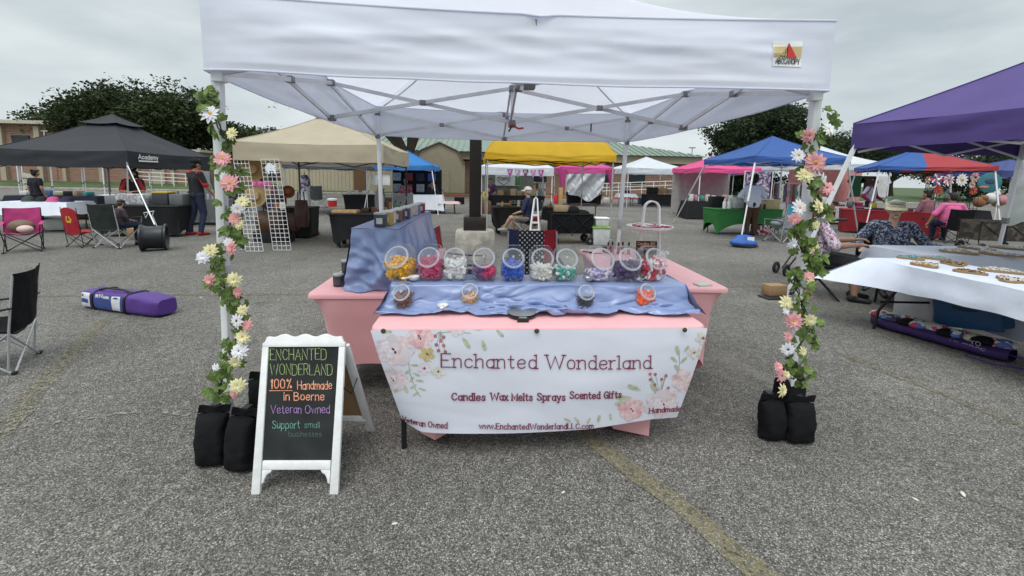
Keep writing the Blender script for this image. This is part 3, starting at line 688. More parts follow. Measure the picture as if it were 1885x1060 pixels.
b = MB(); slab(b, [(.06, .2), (.94, .2), (.94, .935), (.06, .935)], .006, off=-.009)
bd = b.build('chalk_panel', M('chalkboard_black', (.018, .020, .021), .8, var=.45, scale=7), sg)
pn = (sp(1, 0)-sp(0, 0)).cross(sp(0, 1)-sp(0, 0)).normalized()
if pn.y > 0: pn = -pn
po = sp(.5, .5, -.009)
def onboard(x, y, l):
    d = ray(x, -y); t = (po-CAM).dot(pn)/d.dot(pn); return CAM+d*t+pn*(l+.0005)
def chalk(name, col, rows):
    b = MB()
    for t, x, y, s, wd, ww in rows: write(b, t, x, -y, s, onboard, wd*.82, 2.2, width=ww, jit=.05)
    b.build(name, M(name+'_chalk', col, .95, var=.5, scale=160), bd, smooth=0)
chalk('green_lettering', (.30, .38, .16), [('ENCHANTED', 498, 662, 20, .07, 103), ('WONDERLAND', 498, 690, 20, .07, 114)])
chalk('orange_lettering', (.75, .33, .2), [('100%', 499, 714, 17, .13, 39), ('Handmade', 548, 716, 15, .12, 63), ('in Boerne', 523, 736, 14.5, .13, 74)])
b = MB(); q = [onboard(x, -y, .002) for x, y in ((496, 719.5), (539, 719), (539, 718), (496, 718.3))]; b.add(q, [(0, 1, 2, 3)]); b.build('underline', M('orange_lettering_chalk', (.75, .33, .2)), bd, smooth=0)
chalk('purple_lettering', (.33, .2, .42), [('Veteran Owned', 499, 760, 15, .1, 108)])
chalk('teal_lettering', (.14, .34, .26), [('Support', 502, 788, 14, .1, 50), ('small', 561, 787, 11, .08, 28)])
chalk('dim_lettering', (.1, .17, .15), [('businesses', 532, 803, 10, .08, 60)])
bk0, bk1 = Vector((-1.05, 2.44, 0)), Vector((-.665, 2.42, 0))
def bp(u, v): return bk0.lerp(bk1, u).lerp((T0.lerp(T1, u)+Vector((0, .035, -.06))), v)
b = MB()
for u in (.04, .96): b.bar(bp(u, 0), bp(u, 1), .045, .02, up=(0, 1, 0))
b.bar(bp(.06, .17), bp(.94, .17), .02, .035); b.bar(bp(.06, .95), bp(.94, .95), .02, .04)
for u in (.12, .88): b.bar(bp(u, .11), bp(u, .17), .05, .014, up=(0, 1, 0))
b.build('back_frame', DISTR, sg, bevel=.003)
b = MB(); b.add([bp(.06, .17), bp(.94, .17), bp(.94, .95), bp(.06, .95)], [(0, 1, 2, 3)]); b.build('back_panel', CARD, sg, solid=.004)
b = MB(); b.tube([sp(1, .66, -.01), sp(1, .62, -.01)+Vector((.02, .06, -.03)), bp(1, .66)], .003, 6); b.tube([bp(.98, .66), bp(.98, .6)+Vector((0, 0, 0))], .004, 6, 1); b.build('hinge_cord', [BLKP, LWOOD], sg)
# ================================================================ STRETCH TABLES
def stretch_table(label, x, y, rz, Lx, Dy, H, mat, arch=.3, pull=.1, foot=.1, group=None, cat='table', legs=True, soft=0):
    t = thing('covered_table', label, cat, (x, y, 0), rz, group); rr = .045
    def ring(u, inset):
        a, c = Lx/2-rr, Dy/2-rr; per = [2*a, math.pi/2*rr, 2*c, math.pi/2*rr]*2; tot = sum(per); s = u % 1*tot
        segs = [('l', (-a, -c-rr), (1, 0)), ('c', (a, -c), -90), ('l', (a+rr, -c), (0, 1)), ('c', (a, c), 0), ('l', (a, c+rr), (-1, 0)), ('c', (-a, c), 90), ('l', (-a-rr, c), (0, -1)), ('c', (-a, -c), 180)]
        for (k, o, dd), ln in zip(segs, per):
            if s <= ln:
                if k == 'l': return Vector((o[0]+dd[0]*s, o[1]+dd[1]*s, 0)), 2*s/ln-1, Vector((dd[1], -dd[0], 0))
                an = R(dd+90*s/ln); return Vector((o[0]+rr*math.cos(an), o[1]+rr*math.sin(an), 0)), 1.0, Vector((math.cos(an), math.sin(an), 0))
            s -= ln
        return Vector((-a, -c-rr, 0)), 1.0, Vector((0, -1, 0))
    n = 128
    def side(u, v):
        p, e, nn = ring(u, 0); ee = abs(e)
        z0 = .02+arch*max(0, 1-ee**3.5)
        top = H-.035
        z = lerp(top, z0, v); t_ = (H-z)/H
        ins = foot*min(1.0, (t_*1.6))**.8*(ee**6)+pull*math.sin(math.pi*min(t_*.95, 1)*.55)*(1-ee**2)*1.0
        cx = Vector((math.copysign(1, p.x), math.copysign(1, p.y), 0))
        q = p-nn*ins
        if ee > .8:
            w_ = (ee-.8)/.2; q = q-Vector((cx.x, cx.y, 0))*(foot*min(1, t_*1.5)*.55*w_)
        q += nn*((.007*nz(p.x*3, p.y*3, z*5)+.008*(.4-abs(nz(p.x*3.5+z*2.5, p.y*3.5, z*2+p.x))))*min(1, t_*5))
        return (q.x, q.y, z)
    b = MB(); b.grid(n, 14, side, wrap=True)
    b.build('skirt', mat, t, local=True, smooth=50)
    b = MB()
    def lip(u, v):
        p, e, nn = ring(u, 0); a = v*math.pi/2
        o = .012*math.cos(a)-.006; z = H-.036+.036*math.sin(min(a*1.0, math.pi/2)) if v < 1 else H
        q = p+nn*(.006-.014*v*v); return (q.x, q.y, H-.030+.030*math.sin(a))
    b.grid(n, 5, lip, wrap=True)
    k = len(b.v); o = k-n; b.add([(0, 0, H+.0005)], [])
    for i in range(n): b.f.append([o+i, o+(i+1) % n, k]); b.m.append(0)
    b.build('table_top', mat, t, local=True, smooth=50)
    if legs:
        for sx_ in (-1, 1):
            for sy_ in (-1, 1):
                b = MB(); b.tube([(sx_*(Lx/2-.15-foot*.4), sy_*(Dy/2-.1-foot*.35), .0), (sx_*(Lx/2-.15-foot*.4), sy_*(Dy/2-.1-foot*.35), H-.06)], .013, 8); b.build('leg', BLKM, t, local=True)
    return t
gp = 'pink stretch covered tables of the candle stall'
front = stretch_table('front table of the stall under a pink stretch cover, faced with the white banner', .296, 2.44, .0158, 1.775, .63, .75, PINKC, arch=.3, pull=.19, foot=.31, group=gp, legs=False)
b = MB(); b.tube([(-.452, 2.25, 0), (-.452, 2.27, .5)], .015, 8); b.build('leg', BLKM, front)
stretch_table('left side table under a pink stretch cover carrying the tall blue satin riser', -.80, 3.655, .02, .765, 1.83, .75, PINKC, arch=.22, pull=.09, foot=.14, group=gp)
stretch_table('right side table under a pink stretch cover carrying the white tray stand', 1.40, 3.77, -.03, .80, 1.68, .75, PINKC, arch=.22, pull=.09, foot=.14, group=gp)
# ================================================================ BANNER
ban = thing('banner', 'white vinyl banner printed with roses and maroon lettering hung on the front pink table', 'banner', (.3, 2.1, 0))
def bs(u, v, l=0):
    uu = min(max(u, 0), 1); v = max(v, 0)
    x = lerp(lerp(-.583, -.44, v), lerp(1.186, 1.10, v), uu)
    y = 2.098+.028*u+.075*v**1.3-.02*math.sin(math.pi*uu)*v; y += (.05 if uu < .5 else .015)*(v**1.5)*(abs(2*uu-1)**10)
    y += .005*nz(u*4, v*3)+.008*math.sin(u*5+v*3)*v+.003*(.4-abs(nz(u*5-v*3, v*4+u*2, 4)))
    z = .742-(.605-.02*u+.008*math.sin(math.pi*uu)-.032*max(0, uu-.66)/.28*(1-.5*max(0, uu-.9)/.1))*v
    z -= .0
    if v > .93 and uu < .06: z += (.06-uu)*.6
    return Vector((x, y-l, z+l*.15))
b = MB(); b.grid(110, 44, lambda u, v: bs(u, v), 0)
sheet = b.build('vinyl_sheet', M('white_vinyl', (.74, .76, .86), .45, var=.02, bump=.05, bscale=6), ban, smooth=180)
def bu(x, y):
    v = (y-lerp(611, 604, (x-690)/600))/(lerp(187, 180, (x-690)/600)+6*math.sin(math.pi*min(max((x-700)/560, 0), 1))); l = lerp(684, 742, v); r = lerp(1300, 1251, v); return (x-l)/(r-l), v
MAR = M('maroon_ink', (.21, .028, .07), .6, var=.05)
b = MB()
def bt(t, x0, x1, y, s, wd, serif, sl=0.0, curve=0):
    write(b, t, x0, -y, s, lambda x, q, l: bs(*bu(x, -q-sl*(x-x0)+curve*((x-x0)/(x1-x0)-1)**2), l+.0042), wd, 2.4, serif, width=x1-x0)
bt('Enchanted Wonderland', 808, 1191, 674, 24, .085, 1.3, -.012)
b.build('title_lettering', MAR, sheet, smooth=0); b = MB()
bt('Candles', 827, 887, 734, 13, .17, .9, -.012); bt('Wax Melts', 897, 972, 734, 13, .17, .9, -.012); bt('Sprays', 981, 1032, 734, 13, .17, .9, -.015); bt('Scented Gifts', 1041, 1137, 731, 13, .17, .9, -.03)
b.build('goods_lettering', MAR, sheet, smooth=0); b = MB()
bt('www.EnchantedWonderlandLLC.com', 878, 1086, 788, 10.5, .15, .7, -.02)
bt('Veteran Owned', 738, 820, 788, 11, .15, .7, 0, -6); bt('Handmade', 1193, 1256, 773, 11, .16, .7, .05)
b.build('lettering', MAR, sheet, smooth=0)
fb = MB(); _fl = [0]
def blob(pts, mi):
    _fl[0] += 1; l = .0010+_fl[0]*.000006
    k = len(pts); cx_, cy_ = sum(p[0] for p in pts)/k, sum(p[1] for p in pts)/k
    vs = [bs(*bu(max(min(x, 1303), 676), max(y, 606)), l) for x, y in pts+[(cx_, cy_)]]
    fb.add(vs, [(i, (i+1) % k, k) for i in range(k)], mi)
def petal(cx_, cy_, a, l, w_, mi):
    pts = []
    for i in range(14):
        t = 2*math.pi*i/14; x = l*(.5+.5*math.cos(t)); y = w_*.5*math.sin(t)*(.55+.45*(x/l))*(1+.12*nz(i, cx_, a))
        pts.append((cx_+x*math.cos(a)-y*math.sin(a), cy_+(x*math.sin(a)+y*math.cos(a))*.9))
    blob(pts, mi)
def rose(x, y, r, mis, ctr=4):
    for ring, (k, rr_, wd) in enumerate(((7, 1, .85), (6, .78, .8), (5, .56, .7), (4, .36, .55))):
        for i in range(k): petal(x+random.uniform(-1, 1), y, 2*math.pi*(i+.37*ring)/k, r*rr_*random.uniform(.85, 1.08), r*rr_*wd, mis[(ring+i) % len(mis)])
    for i in range(5): petal(x, y, 1.3*i, r*.2, r*.14, ctr if i % 2 else mis[-1])
def leaf(x, y, a, l, mi=5):
    petal(x, y, a, l, l*.42, mi); petal(x+.1*l*math.cos(a), y+.1*l*math.sin(a), a, l*.85, l*.04, 7)
def stem_(pts, w_=1.2, mi=7):
    for a, c in zip(pts, pts[1:]):
        d = math.atan2(c[1]-a[1], c[0]-a[0]); ex, ey = -math.sin(d)*w_/2, math.cos(d)*w_/2
        blob([(a[0]+ex, a[1]+ey), (c[0]+ex, c[1]+ey), (c[0]-ex, c[1]-ey), (a[0]-ex, a[1]-ey)], mi)
def five(x, y, r, mi):
    for i in range(5): petal(x, y, 1.257*i+.4, r, r*.85, mi)
    for i in range(4): petal(x, y, 1.6*i, r*.25, r*.2, 4)
def berries(pts, o):
    for x, y in pts: stem_([o, (x, y)], .8); 
    for x, y in pts: blob([(x+3.2*math.cos(i*.7), y+3.2*math.sin(i*.7)) for i in range(9)], 6)
lf = lambda *a: leaf(*a)
for a in ((700, 610, .2, 22), (845, 622, 1.0, 26), (880, 625, 1.3, 24), (905, 608, .8, 20), (712, 680, 2.0, 22), (738, 712, 2.4, 20), (740, 705, 1.2, 22), (705, 660, 2.7, 20), (860, 606, .1, 20)): lf(*a)
stem_([(750, 660), (752, 685), (762, 715), (772, 730)]); stem_([(770, 655), (790, 665)])
for i in range(9): lf(750+2.4*i, 664+7*i, (.2 if i % 2 else 2.4)+random.uniform(-.3, .3), 15, 5)
stem_([(800, 615), (830, 612), (860, 615)])
rose(770, 622, 27, (2, 1, 3)); rose(835, 603, 20, (2, 1, 8)); rose(722, 698, 27, (1, 0, 8)); rose(726, 645, 35, (8, 0, 1, 8), 4)
berries(((797, 620), (807, 628), (799, 635), (803, 645), (812, 636), (815, 647), (812, 622)), (806, 612))
five(782, 652, 15, 9); five(778, 677, 13, 0); five(803, 683, 13, 10)
for a in ((1245, 655, -1.8, 22), (1250, 670, -.9, 18), (1243, 668, -2.4, 18), (1256, 648, -1.0, 16), (1252, 690, -2.2, 24), (1160, 738, 3.3, 34), (1175, 722, 3.6, 30), (1205, 730, -2.0, 26), (1150, 740, 2.8, 26), (1060, 780, -2.2, 16), (1075, 782, -1.2, 14), (1095, 782, -1.4, 18), (1120, 780, -1.7, 16), (1045, 778, -2.6, 16)): lf(*a)
stem_([(1243, 700), (1248, 670), (1244, 638)]); stem_([(1190, 745), (1215, 720), (1222, 690)]); stem_([(1205, 735), (1195, 700)])
five(1276, 650, 14, 10); five(1291, 622, 15, 10)
berries(((1191, 690), (1201, 691), (1192, 701), (1214, 702), (1222, 695), (1201, 712), (1228, 720), (1213, 729)), (1213, 735))
rose(1258, 706, 27, (1, 2, 1), 9); rose(1160, 762, 28, (2, 3, 2)); rose(1220, 752, 36, (8, 0, 1, 8), 4)
FLC = [(.72, .64, .70), (.77, .63, .66), (.77, .54, .57), (.74, .42, .45), (.12, .03, .04), (.50, .54, .40), (.42, .17, .18), (.36, .38, .27), (.74, .68, .74), (.62, .50, .24), (.70, .68, .62)]
fb.build('floral_print', [M('print_ink_tone', FLC[0], .6)]+[M('print_ink_%s' % q, c, .6, var=.22, scale=45) for q, c in zip(('blush', 'salmon', 'coral', 'plum', 'sage', 'berry', 'olive', 'lilac', 'ochre', 'ivory'), FLC[1:])], sheet, smooth=0)
for x, y in ((706, 609), (988, 609), (1260, 607)):
    b = MB(); p = PY(x, y, 2.105); b.lathe([(.0, .0), (.012, .0), (.0135, .003), (.012, .006), (0, .0075)], 16, p, Rm=Matrix.Rotation(R(90), 3, 'X')); b.build('round_magnet', M('magnet_bronze', (.11, .095, .06), .4, metal=.5), sheet)
# ================================================================ SATIN
def ridge(x): return 1-abs(nz(x)*2)
cl = thing('satin_cloth', 'blue satin cloth rumpled over the low riser along the front table', 'cloth', (.3, 2.4, .75))
def sat(u, v):
    P = [(2.70, .78), (2.695, .895), (2.44, .905), (2.415, .895), (2.385, .80), (2.35, .772), (2.285, .764)]
    L_ = [0, .1, .34, .38, .62, .78, 1.0]
    for i in range(6):
        if v <= L_[i+1]: t = (v-L_[i])/(L_[i+1]-L_[i]); y = lerp(P[i][0], P[i+1][0], t); z = lerp(P[i][1], P[i+1][1], t); break
    x = lerp(-.553, 1.20, u)
    dn = min(max((v-.36)/.5, 0), 1)
    x += dn*(-.06*(1-u)**6+.03*u**6)+.04*nz(u*3, v*3)*dn
    fold = nz(u*9+v*2.2, v*1.6)*.7+(.45-abs(nz(u*8-v*4, v*3, 3))*2)*.55+(.4-abs(nz(u*13+v*5, v*5+u*3, 8))*2)*.4+nz(u*6+v*9, 2)*.4
    bunch = math.exp(-((u-.52)/.30)**2)
    f = (.040+.042*bunch)*fold*dn**.7
    y += f*1.0-.02*dn*bunch; z += abs(f)*.75*(1 if dn < .98 else .7)
    if dn >= 1: z += max(0, nz(u*13, v*7, 2))*.05*(bunch+.25)
    if v > .9: y += (.035*nz(u*6, 7)+.02*nz(u*15, 4))*(v-.9)*10
    z = max(z, .7545+.003*v)
    return (x, y+.016*u, z)
b = MB(); b.grid(220, 70, sat)
def satend(s):
    def fn(u, v):
        y = lerp(2.70, 2.40, u); x0 = -.553 if s < 0 else 1.20
        d = .16*v
        return (x0+s*(.055*v**1.4*(.3+u)+.012*nz(u*8, v*4)*v)+(.04*nz(1 if s > 0 else 0, .9)*0), y-.12*v*u*u+.0*v+(.016 if s > 0 else 0), max(.903-.145*v, .757))
    return fn
b.grid(30, 12, satend(-1)); b.grid(30, 12, satend(1))
b.build('draped_sheet', SATIN, cl, smooth=180)
ris = thing('riser_box', 'low cardboard riser box hidden under the blue satin of the front table', 'box', (.32, 2.56, .751))
b = MB(); b.box((.325, 2.575, .823), (1.70, .22, .14), .0158); b.build('box', CARD, ris)
cl2 = thing('satin_cloth', 'blue satin cloth draped over the tall riser on the left side table', 'cloth', (-.77, 3.6, .75))
RX0, RX1, RY0, RY1, RZ = -.905, -.60, 2.87, 4.42, 1.165
def tall(u, v):
    # ring round the box, falling from the top edge
    per = [RX1-RX0, RY1-RY0, RX1-RX0, RY1-RY0]; s = u*sum(per); a = 0
    cs_ = [(RX0, RY0), (RX1, RY0), (RX1, RY1), (RX0, RY1), (RX0, RY0)]; nn = [(0, -1), (1, 0), (0, 1), (-1, 0)]
    for i in range(4):
        if s <= per[i] or i == 3:
            t = s/per[i]; x = lerp(cs_[i][0], cs_[i+1][0], t); y = lerp(cs_[i][1], cs_[i+1][1], t); n_ = nn[i]; break
        s -= per[i]
    sk = .0
    o = .012+.07*v**1.5
    if i == 1: o += .05*math.sin(math.pi*min(t*1.0, 1))*math.sin(math.pi*v)*1.1+.028*(nz(t*13+v*1.5, v*.8)+.5*nz(t*25, v))*min(1, v*2.5)
    elif i == 0: o += (.05*nz(t*2.2+v*4, v*2-t*2.5, 5)+.05*(.4-abs(nz(t*2.4-v*3.5, v*1.5+t*2))*2)+.035*math.exp(-((v-.12-.8*t**1.6)/.055)**2)+.02*math.sin((t*1.6+v*1.4)*7))*min(1, v*1.8)
    else: o += .02*nz(t*9, v, i)*v
    z = RZ-(RZ-.757)*v
    if i == 0: z = RZ-(RZ-.757)*v-.02*math.sin(math.pi*t)*v*0
    if i == 1 and v > .75: z = max(z, .757+.1*max(0, math.sin(t*7))*(1-t))
    x2, y2 = x+n_[0]*o, y+n_[1]*o
    if i == 0: x2 += (t-.5)*.10*v**1.5
    if i == 1: y2 -= (1-t)**5*.05*v
    return (x2+.03*(RY0-y)*-0, y2, z)
b = MB(); b.grid(260, 30, tall)
b.grid(16, 60, lambda u, v: (lerp(RX0, RX1, u)+(0 if 0 < u < 1 else (-.008 if u == 0 else .008)), lerp(RY0-.008, RY1+.008, v), RZ+.0015+.004*nz(u*3, v*9)*math.sin(math.pi*u)))
b.build('draped_sheet', SATIN, cl2, smooth=180)
r2 = thing('riser_box', 'tall cardboard riser box hidden under the blue satin of the left table', 'box', (-.75, 3.6, .751))
b = MB(); b.box(((RX0+RX1)/2, (RY0+RY1)/2, .955), (RX1-RX0-.02, RY1-RY0-.02, .40)); b.build('box', CARD, r2)
# ================================================================ JARS
def jar(label, p, W, Hh, rz, fill, cols, shape, grp, lidc=RIM):
    t = thing('candy_jar', label, 'candy jar', p, rz, grp)
    bm = bmesh.new()
    def sec(u, v):
        a = 2*math.pi*u; c, s_ = math.cos(a), math.sin(a); e = .72
        k = W/2*(1-.2*max(0, 1-v/.2)**2.2-.36*(max(0, v-.7)/.3)**2.2)
        return Vector((k*math.copysign(abs(c)**e, c), k*math.copysign(abs(s_)**e, s_), Hh*v))
    mb = MB(); mb.grid(40, 22, sec, wrap=True); n = 40
    mb.f.append(list(range(n-1, -1, -1))); mb.m.append(0)
    k = len(mb.v)-n; mb.f.append(list(range(k, k+n))); mb.m.append(0)
    vs = [bm.verts.new(v) for v in mb.v]
    for f in mb.f: bm.faces.new([vs[i] for i in f])
    nrm = Vector((0, -.82, .57)).normalized(); pc = Vector((0, -W*.30, Hh*.66))
    bmesh.ops.bisect_plane(bm, geom=bm.verts[:]+bm.edges[:]+bm.faces[:], plane_co=pc, plane_no=nrm, clear_outer=True)
    bm.verts.index_update(); o = MB(); o.add([v.co.copy() for v in bm.verts], [[v.index for v in f.verts] for f in bm.faces]); bm.free()
    o.build('jar_body', CLEAR, t, local=True, smooth=50)
    Q = frame_to(nrm); r = W*.42
    b = MB(); b.lathe([(r, -.004), (r*1.06, 0), (r*1.06, .008), (r, .011), (r*.9, .011), (r*.88, .004), (r, -.004)], 32, pc, Rm=Q); ld = b.build('lid_rim', lidc, t, local=True)
    b = MB(); b.lathe([(r*.88, .005), (r*.7, .004), (r*.2, .004), (0, .004)], 32, pc, Rm=Q, caps=False); b.build('lid_disc', FROST, ld, local=True)
    b = MB(); b.lathe([(.006, .004), (.009, .009), (.009, .012), (0, .014)], 14, pc+Q@Vector((0, .1*r, 0)), Rm=Q, caps=False); b.build('lid_knob', RIM, ld, local=True)
    b = MB(); s0 = W*.09
    nn = 210
    core = MB(); core.grid(20, 8, lambda u, v: tuple(q*(1+.12*nz(u*9, v*5, p[0])) for q in (W*.37*math.copysign(abs(math.cos(6.283*u))**.7, math.cos(6.283*u))*math.sin(math.pi*(.12+.88*(1-v)))**.5, W*.37*math.copysign(abs(math.sin(6.283*u))**.7, math.sin(6.283*u))*math.sin(math.pi*(.12+.88*(1-v)))**.5, .006+fill*Hh*.82*v)), wrap=True); b.join(core, 0)
    for i in range(nn):
        for _ in range(30):
            x, y = random.uniform(-.40, .40)*W, random.uniform(-.40, .40)*W; z = random.random()**.9*fill*Hh*(1+.25*nz(x*20+p[0]*3, y*20))+s0*.7
            if abs(x/W*2.3)**4+abs(y/W*2.3)**4 < (.62 if z < .03 else 1) and (Vector((x, y, z))-pc).dot(nrm) < -s0: break
        Rm = Matrix.Rotation(random.random()*6, 3, 'X')@Matrix.Rotation(random.random()*6, 3, 'Y'); c = Vector((x, y, z)); mi = random.randrange(len(cols)) if len(cols) > 1 else 0
        if len(cols) == 2 and shape == 'split': mi = 0 if x+random.uniform(-.02, .02) < 0 else 1
        if shape in ('disc', 'split'): b.lathe([(0, -.35*s0), (s0*1.1, -.35*s0), (s0*1.25, 0), (s0*1.1, .35*s0), (0, .35*s0)], 10, c, mi, Rm)
        elif shape == 'star': 
            pl = [((s0*1.5 if q % 2 else s0*.75)*math.cos(q*.6283), (s0*1.5 if q % 2 else s0*.75)*math.sin(q*.6283)) for q in range(10)]
            b.prism(pl, c, Rm@Vector((1, 0, 0)), Rm@Vector((0, 1, 0)), s0*.7, mi)
        elif shape == 'cube': b.box(c, (s0*1.6, s0*1.6, s0*1.2), Rm=Rm, mi=mi)
        elif shape == 'stick': b.box(c, (s0*.7, s0*.7, s0*3.2), Rm=Rm, mi=mi)
        elif shape == 'bead': b.ell(c, s0*.75, 6, 4, mi)
        else: b.ell(c, (s0*1.1, s0*.9, s0*.7), 8, 5, mi, Rm)
    b.build('wax_melts', cols, t, local=True, smooth=35)
    return t
wx = lambda n, c: M('wax_'+n, c, .45, var=.14, scale=40, spec=.4)
gj = 'slant mouthed candy jars on the satin riser'
JY = 2.535
jars = [(735, 'bright yellow wax stars', [wx('yellow', (.85, .46, .01))], 'star', .5, .165, -.28), (792, 'magenta pink wax loops', [wx('magenta', (.55, .05, .16))], 'stick', .52, .150, -.2),
        (838, 'chalk white wax chunks', [wx('white', (.78, .77, .74))], 'cube', .50, .145, -.12), (891, 'half plum and half hot pink wax discs', [wx('plum', (.16, .07, .2)), wx('hotpink', (.55, .04, .14))], 'split', .3, .150, -.05),
        (944, 'royal blue wax discs', [wx('royal', (.03, .12, .55))], 'disc', .45, .148, .0), (997, 'ivory white wax pieces with a cream tint', [wx('ivory', (.78, .76, .66))], 'chip', .36, .152, .0),
        (1041, 'mixed teal green and white wax chips', [wx('teal', (.06, .36, .26)), wx('teal2', (.1, .42, .32)), wx('white', (.78, .77, .74))], 'chip', .30, .150, .03), (1103, 'lavender and white speckled wax crumbs', [wx('lavender', (.30, .24, .46)), wx('white', (.78, .77, .74)), wx('palelilac', (.6, .55, .7))], 'chip', .2, .168, .16),
        (1152, 'dark purple wax lumps', [wx('purple', (.07, .035, .14))], 'chip', .45, .170, .2), (1200, 'red wax chunks mixed with white ones', [wx('red', (.55, .03, .07)), wx('red2', (.6, .05, .1)), wx('white', (.78, .77, .74))], 'disc', .48, .165, .3)]
for x, d, cols, sh, fl, W_, rz in jars:
    p = G(x, 516, .907); jar('clear slanted jar of %s on the satin' % d, Vector((p.x, JY+.02*(p.x > .9), .9075)), W_, .205, rz, fl, cols, sh, gj)
gk = 'small candy jars on the front table'
for x, y, d, cols, sh, fl, W_, rz in [(741, 577, 'coffee brown wax beads', [wx('brown', (.14, .05, .03)), wx('brown2', (.22, .09, .06))], 'bead', .62, .112, -.2), (865, 574, 'tan nut coloured wax beads', [wx('tan', (.6, .3, .1)), wx('tan2', (.7, .42, .18))], 'bead', .6, .108, -.05),
                            (1078, 576, 'charcoal grey wax balls', [wx('charcoal', (.05, .035, .045))], 'chip', .4, .108, .05), (1188, 574, 'neon orange wax cubes', [wx('orange', (.85, .12, .03)), wx('orange2', (.9, .17, .06))], 'cube', .62, .118, .3)]:
    p = G(x, y, .75); jar('small clear jar of %s on the pink table edge' % d, Vector((p.x, p.y+.045, .768)), W_, .15, rz, fl, cols, sh, gk)
# ================================================================ SCOOPS, SCALE
def scoop(label, p, rz, L_, mat, metal=False):
    t = thing('scoop', label, 'scoop', p, rz)
    b = MB(); b.grid(12, 6, lambda u, v: (.032*math.sin(v*math.pi/2)*math.cos(2*math.pi*u), .032*math.sin(v*math.pi/2)*math.sin(2*math.pi*u)*1.15, .028-.026*math.cos(v*math.pi/2)), wrap=True)
    b.build('bowl', mat, t, local=True, solid=.002)
    b = MB(); b.bar((0, -.03, .026), (0, -.03-L_, .034), .014, .005); b.ell((0, -.03-L_, .034), (.011, .014, .005)); b.build('handle', mat, t, local=True, bevel=.002)
sc = scoop
sc('white plastic scoop lying on the satin beside the yellow star jar', Vector((G(765, 512, .91).x, 2.46, .91)), -.5, .06, WHITE)
sc('white round measuring spoon on the pink table between the brown and tan jars', G(815, 569, .775), .05, .05, WHITE)
sc('shiny metal scoop on the satin right of the teal chip jar', Vector((G(1075, 510, .91).x, 2.47, .91)), .35, .07, ALU)
sc('small silver spoon on the satin in front of the purple wax jar', Vector((G(1170, 514, .91).x, 2.47, .91)), -.4, .05, ALU)
t = thing('kitchen_scale', 'round black digital scale with a silver plate at the centre of the pink table', 'kitchen scale', G(960, 582, .7505))
b = MB(); b.lathe([(.065, 0), (.08, .008), (.083, .018), (.07, .022), (0, .022)], 36); b.box((0, -.082, .012), (.062, .05, .018)); b.build('base', BLKP, t, local=True, bevel=.002)
b = MB(); b.lathe([(.0, .024), (.078, .024), (.0815, .026), (.0815, .029), (.078, .031), (0, .030)], 40); b.build('plate', M('scale_plate', (.30, .32, .33), .35, metal=.6), t, local=True)
b = MB(); b.box((0, -.088, .0222), (.042, .02, .002)); b.build('display', M('lcd', (.22, .26, .24), .3), t, local=True)
# ================================================================ CANDLE TINS AND JARS
def tin(label, p, r, h, col, lid, grp, sq=False):
    t = thing('candle_jar', label, 'candle', p, 0, grp)
    b = MB()
    if sq: b.box((0, 0, h*.42), (r*2, r*2, h*.84)); b.build('jar', col, t, local=True, bevel=.006); b = MB(); b.box((0, 0, h*.92), (r*2.06, r*2.06, h*.15)); b.build('lid', lid, t, local=True, bevel=.004)
    else:
        b.lathe([(0, 0), (r*.93, 0), (r, .006), (r, h*.8), (r*.93, h*.84), (0, h*.84)], 24); b.build('jar', col, t, local=True); b = MB(); b.lathe([(0, h*.84), (r*.98, h*.84), (r*1.02, h*.88), (r*1.02, h*.97), (r*.92, h), (0, h)], 24); b.build('lid', lid, t, local=True)
    b = MB(); q = .6
    if sq: b.box((0, -r*1.004, h*.42), (r*1.1, .002, h*.4))
    else: b.grid(6, 1, lambda u, v: (r*1.01*math.sin((u-.5)*1.5), -r*1.01*math.cos((u-.5)*1.5), h*(.2+.4*v)))
    b.build('label', M('tin_label', (.55, .53, .5), .6) if col.name != 'glass_dark' else M('label_dark', (.07, .07, .075), .5), t, local=True)
    return t
GDK = M('glass_dark', (.04, .045, .05), .2, var=.2); LIDG = M('lid_grey', (.42, .44, .44), .45)
gt = 'charcoal candle jars at the left end of the left table'
for x, y, z, d in ((620, 529, .7505, 'leftmost of the lower pair on the pink table'), (641, 530, .7505, 'right hand one of the lower pair, touching the satin'), (648, 520, .7505, 'tucked behind the front pair against the satin')):
    p = G(x, y, z); tin('charcoal candle jar, grey lid, '+d, Vector((p.x, p.y+.04, z)), .037, .09, GDK, LIDG, gt)
p = G(635, 529, .7505); tin('charcoal candle jar with grey lid standing on top of the lower two', Vector((p.x-.005, p.y+.07, .841)), .037, .09, GDK, LIDG, gt)
p = G(644, 518, .7505); tin('mustard yellow candle jar behind the stacked charcoal jars', Vector((p.x+.01, p.y+.08, .841)), .037, .10, M('glass_mustard', (.45, .3, .05), .3), LIDG, gt)
gq = 'candle tins in a row on the tall satin riser'
for i, (n, c, yy) in enumerate((('charcoal', (.05, .055, .06), 2.95), ('mustard', (.5, .33, .05), 3.06), ('cream', (.62, .58, .46), 3.17), ('tobacco brown', (.16, .10, .06), 3.3), ('maroon', (.14, .03, .05), 3.43), ('slate blue', (.06, .065, .12), 3.56), ('beige', (.5, .42, .33), 3.70), ('blush pink', (.55, .38, .36), 3.85), ('steel blue', (.12, .22, .34), 4.02), ('crimson', (.3, .03, .06), 4.18))):
    tin('%s candle tin with a pale lid in the row on the tall satin riser' % n, Vector((-.735+.008*i+(.012 if i % 2 else 0), yy, RZ+.005)), .037, .10, M('tin_'+n.replace(' ', '_'), c, .4), LIDG if i < 1 else M('lid_white', (.55, .55, .52), .5), gq, sq=True)
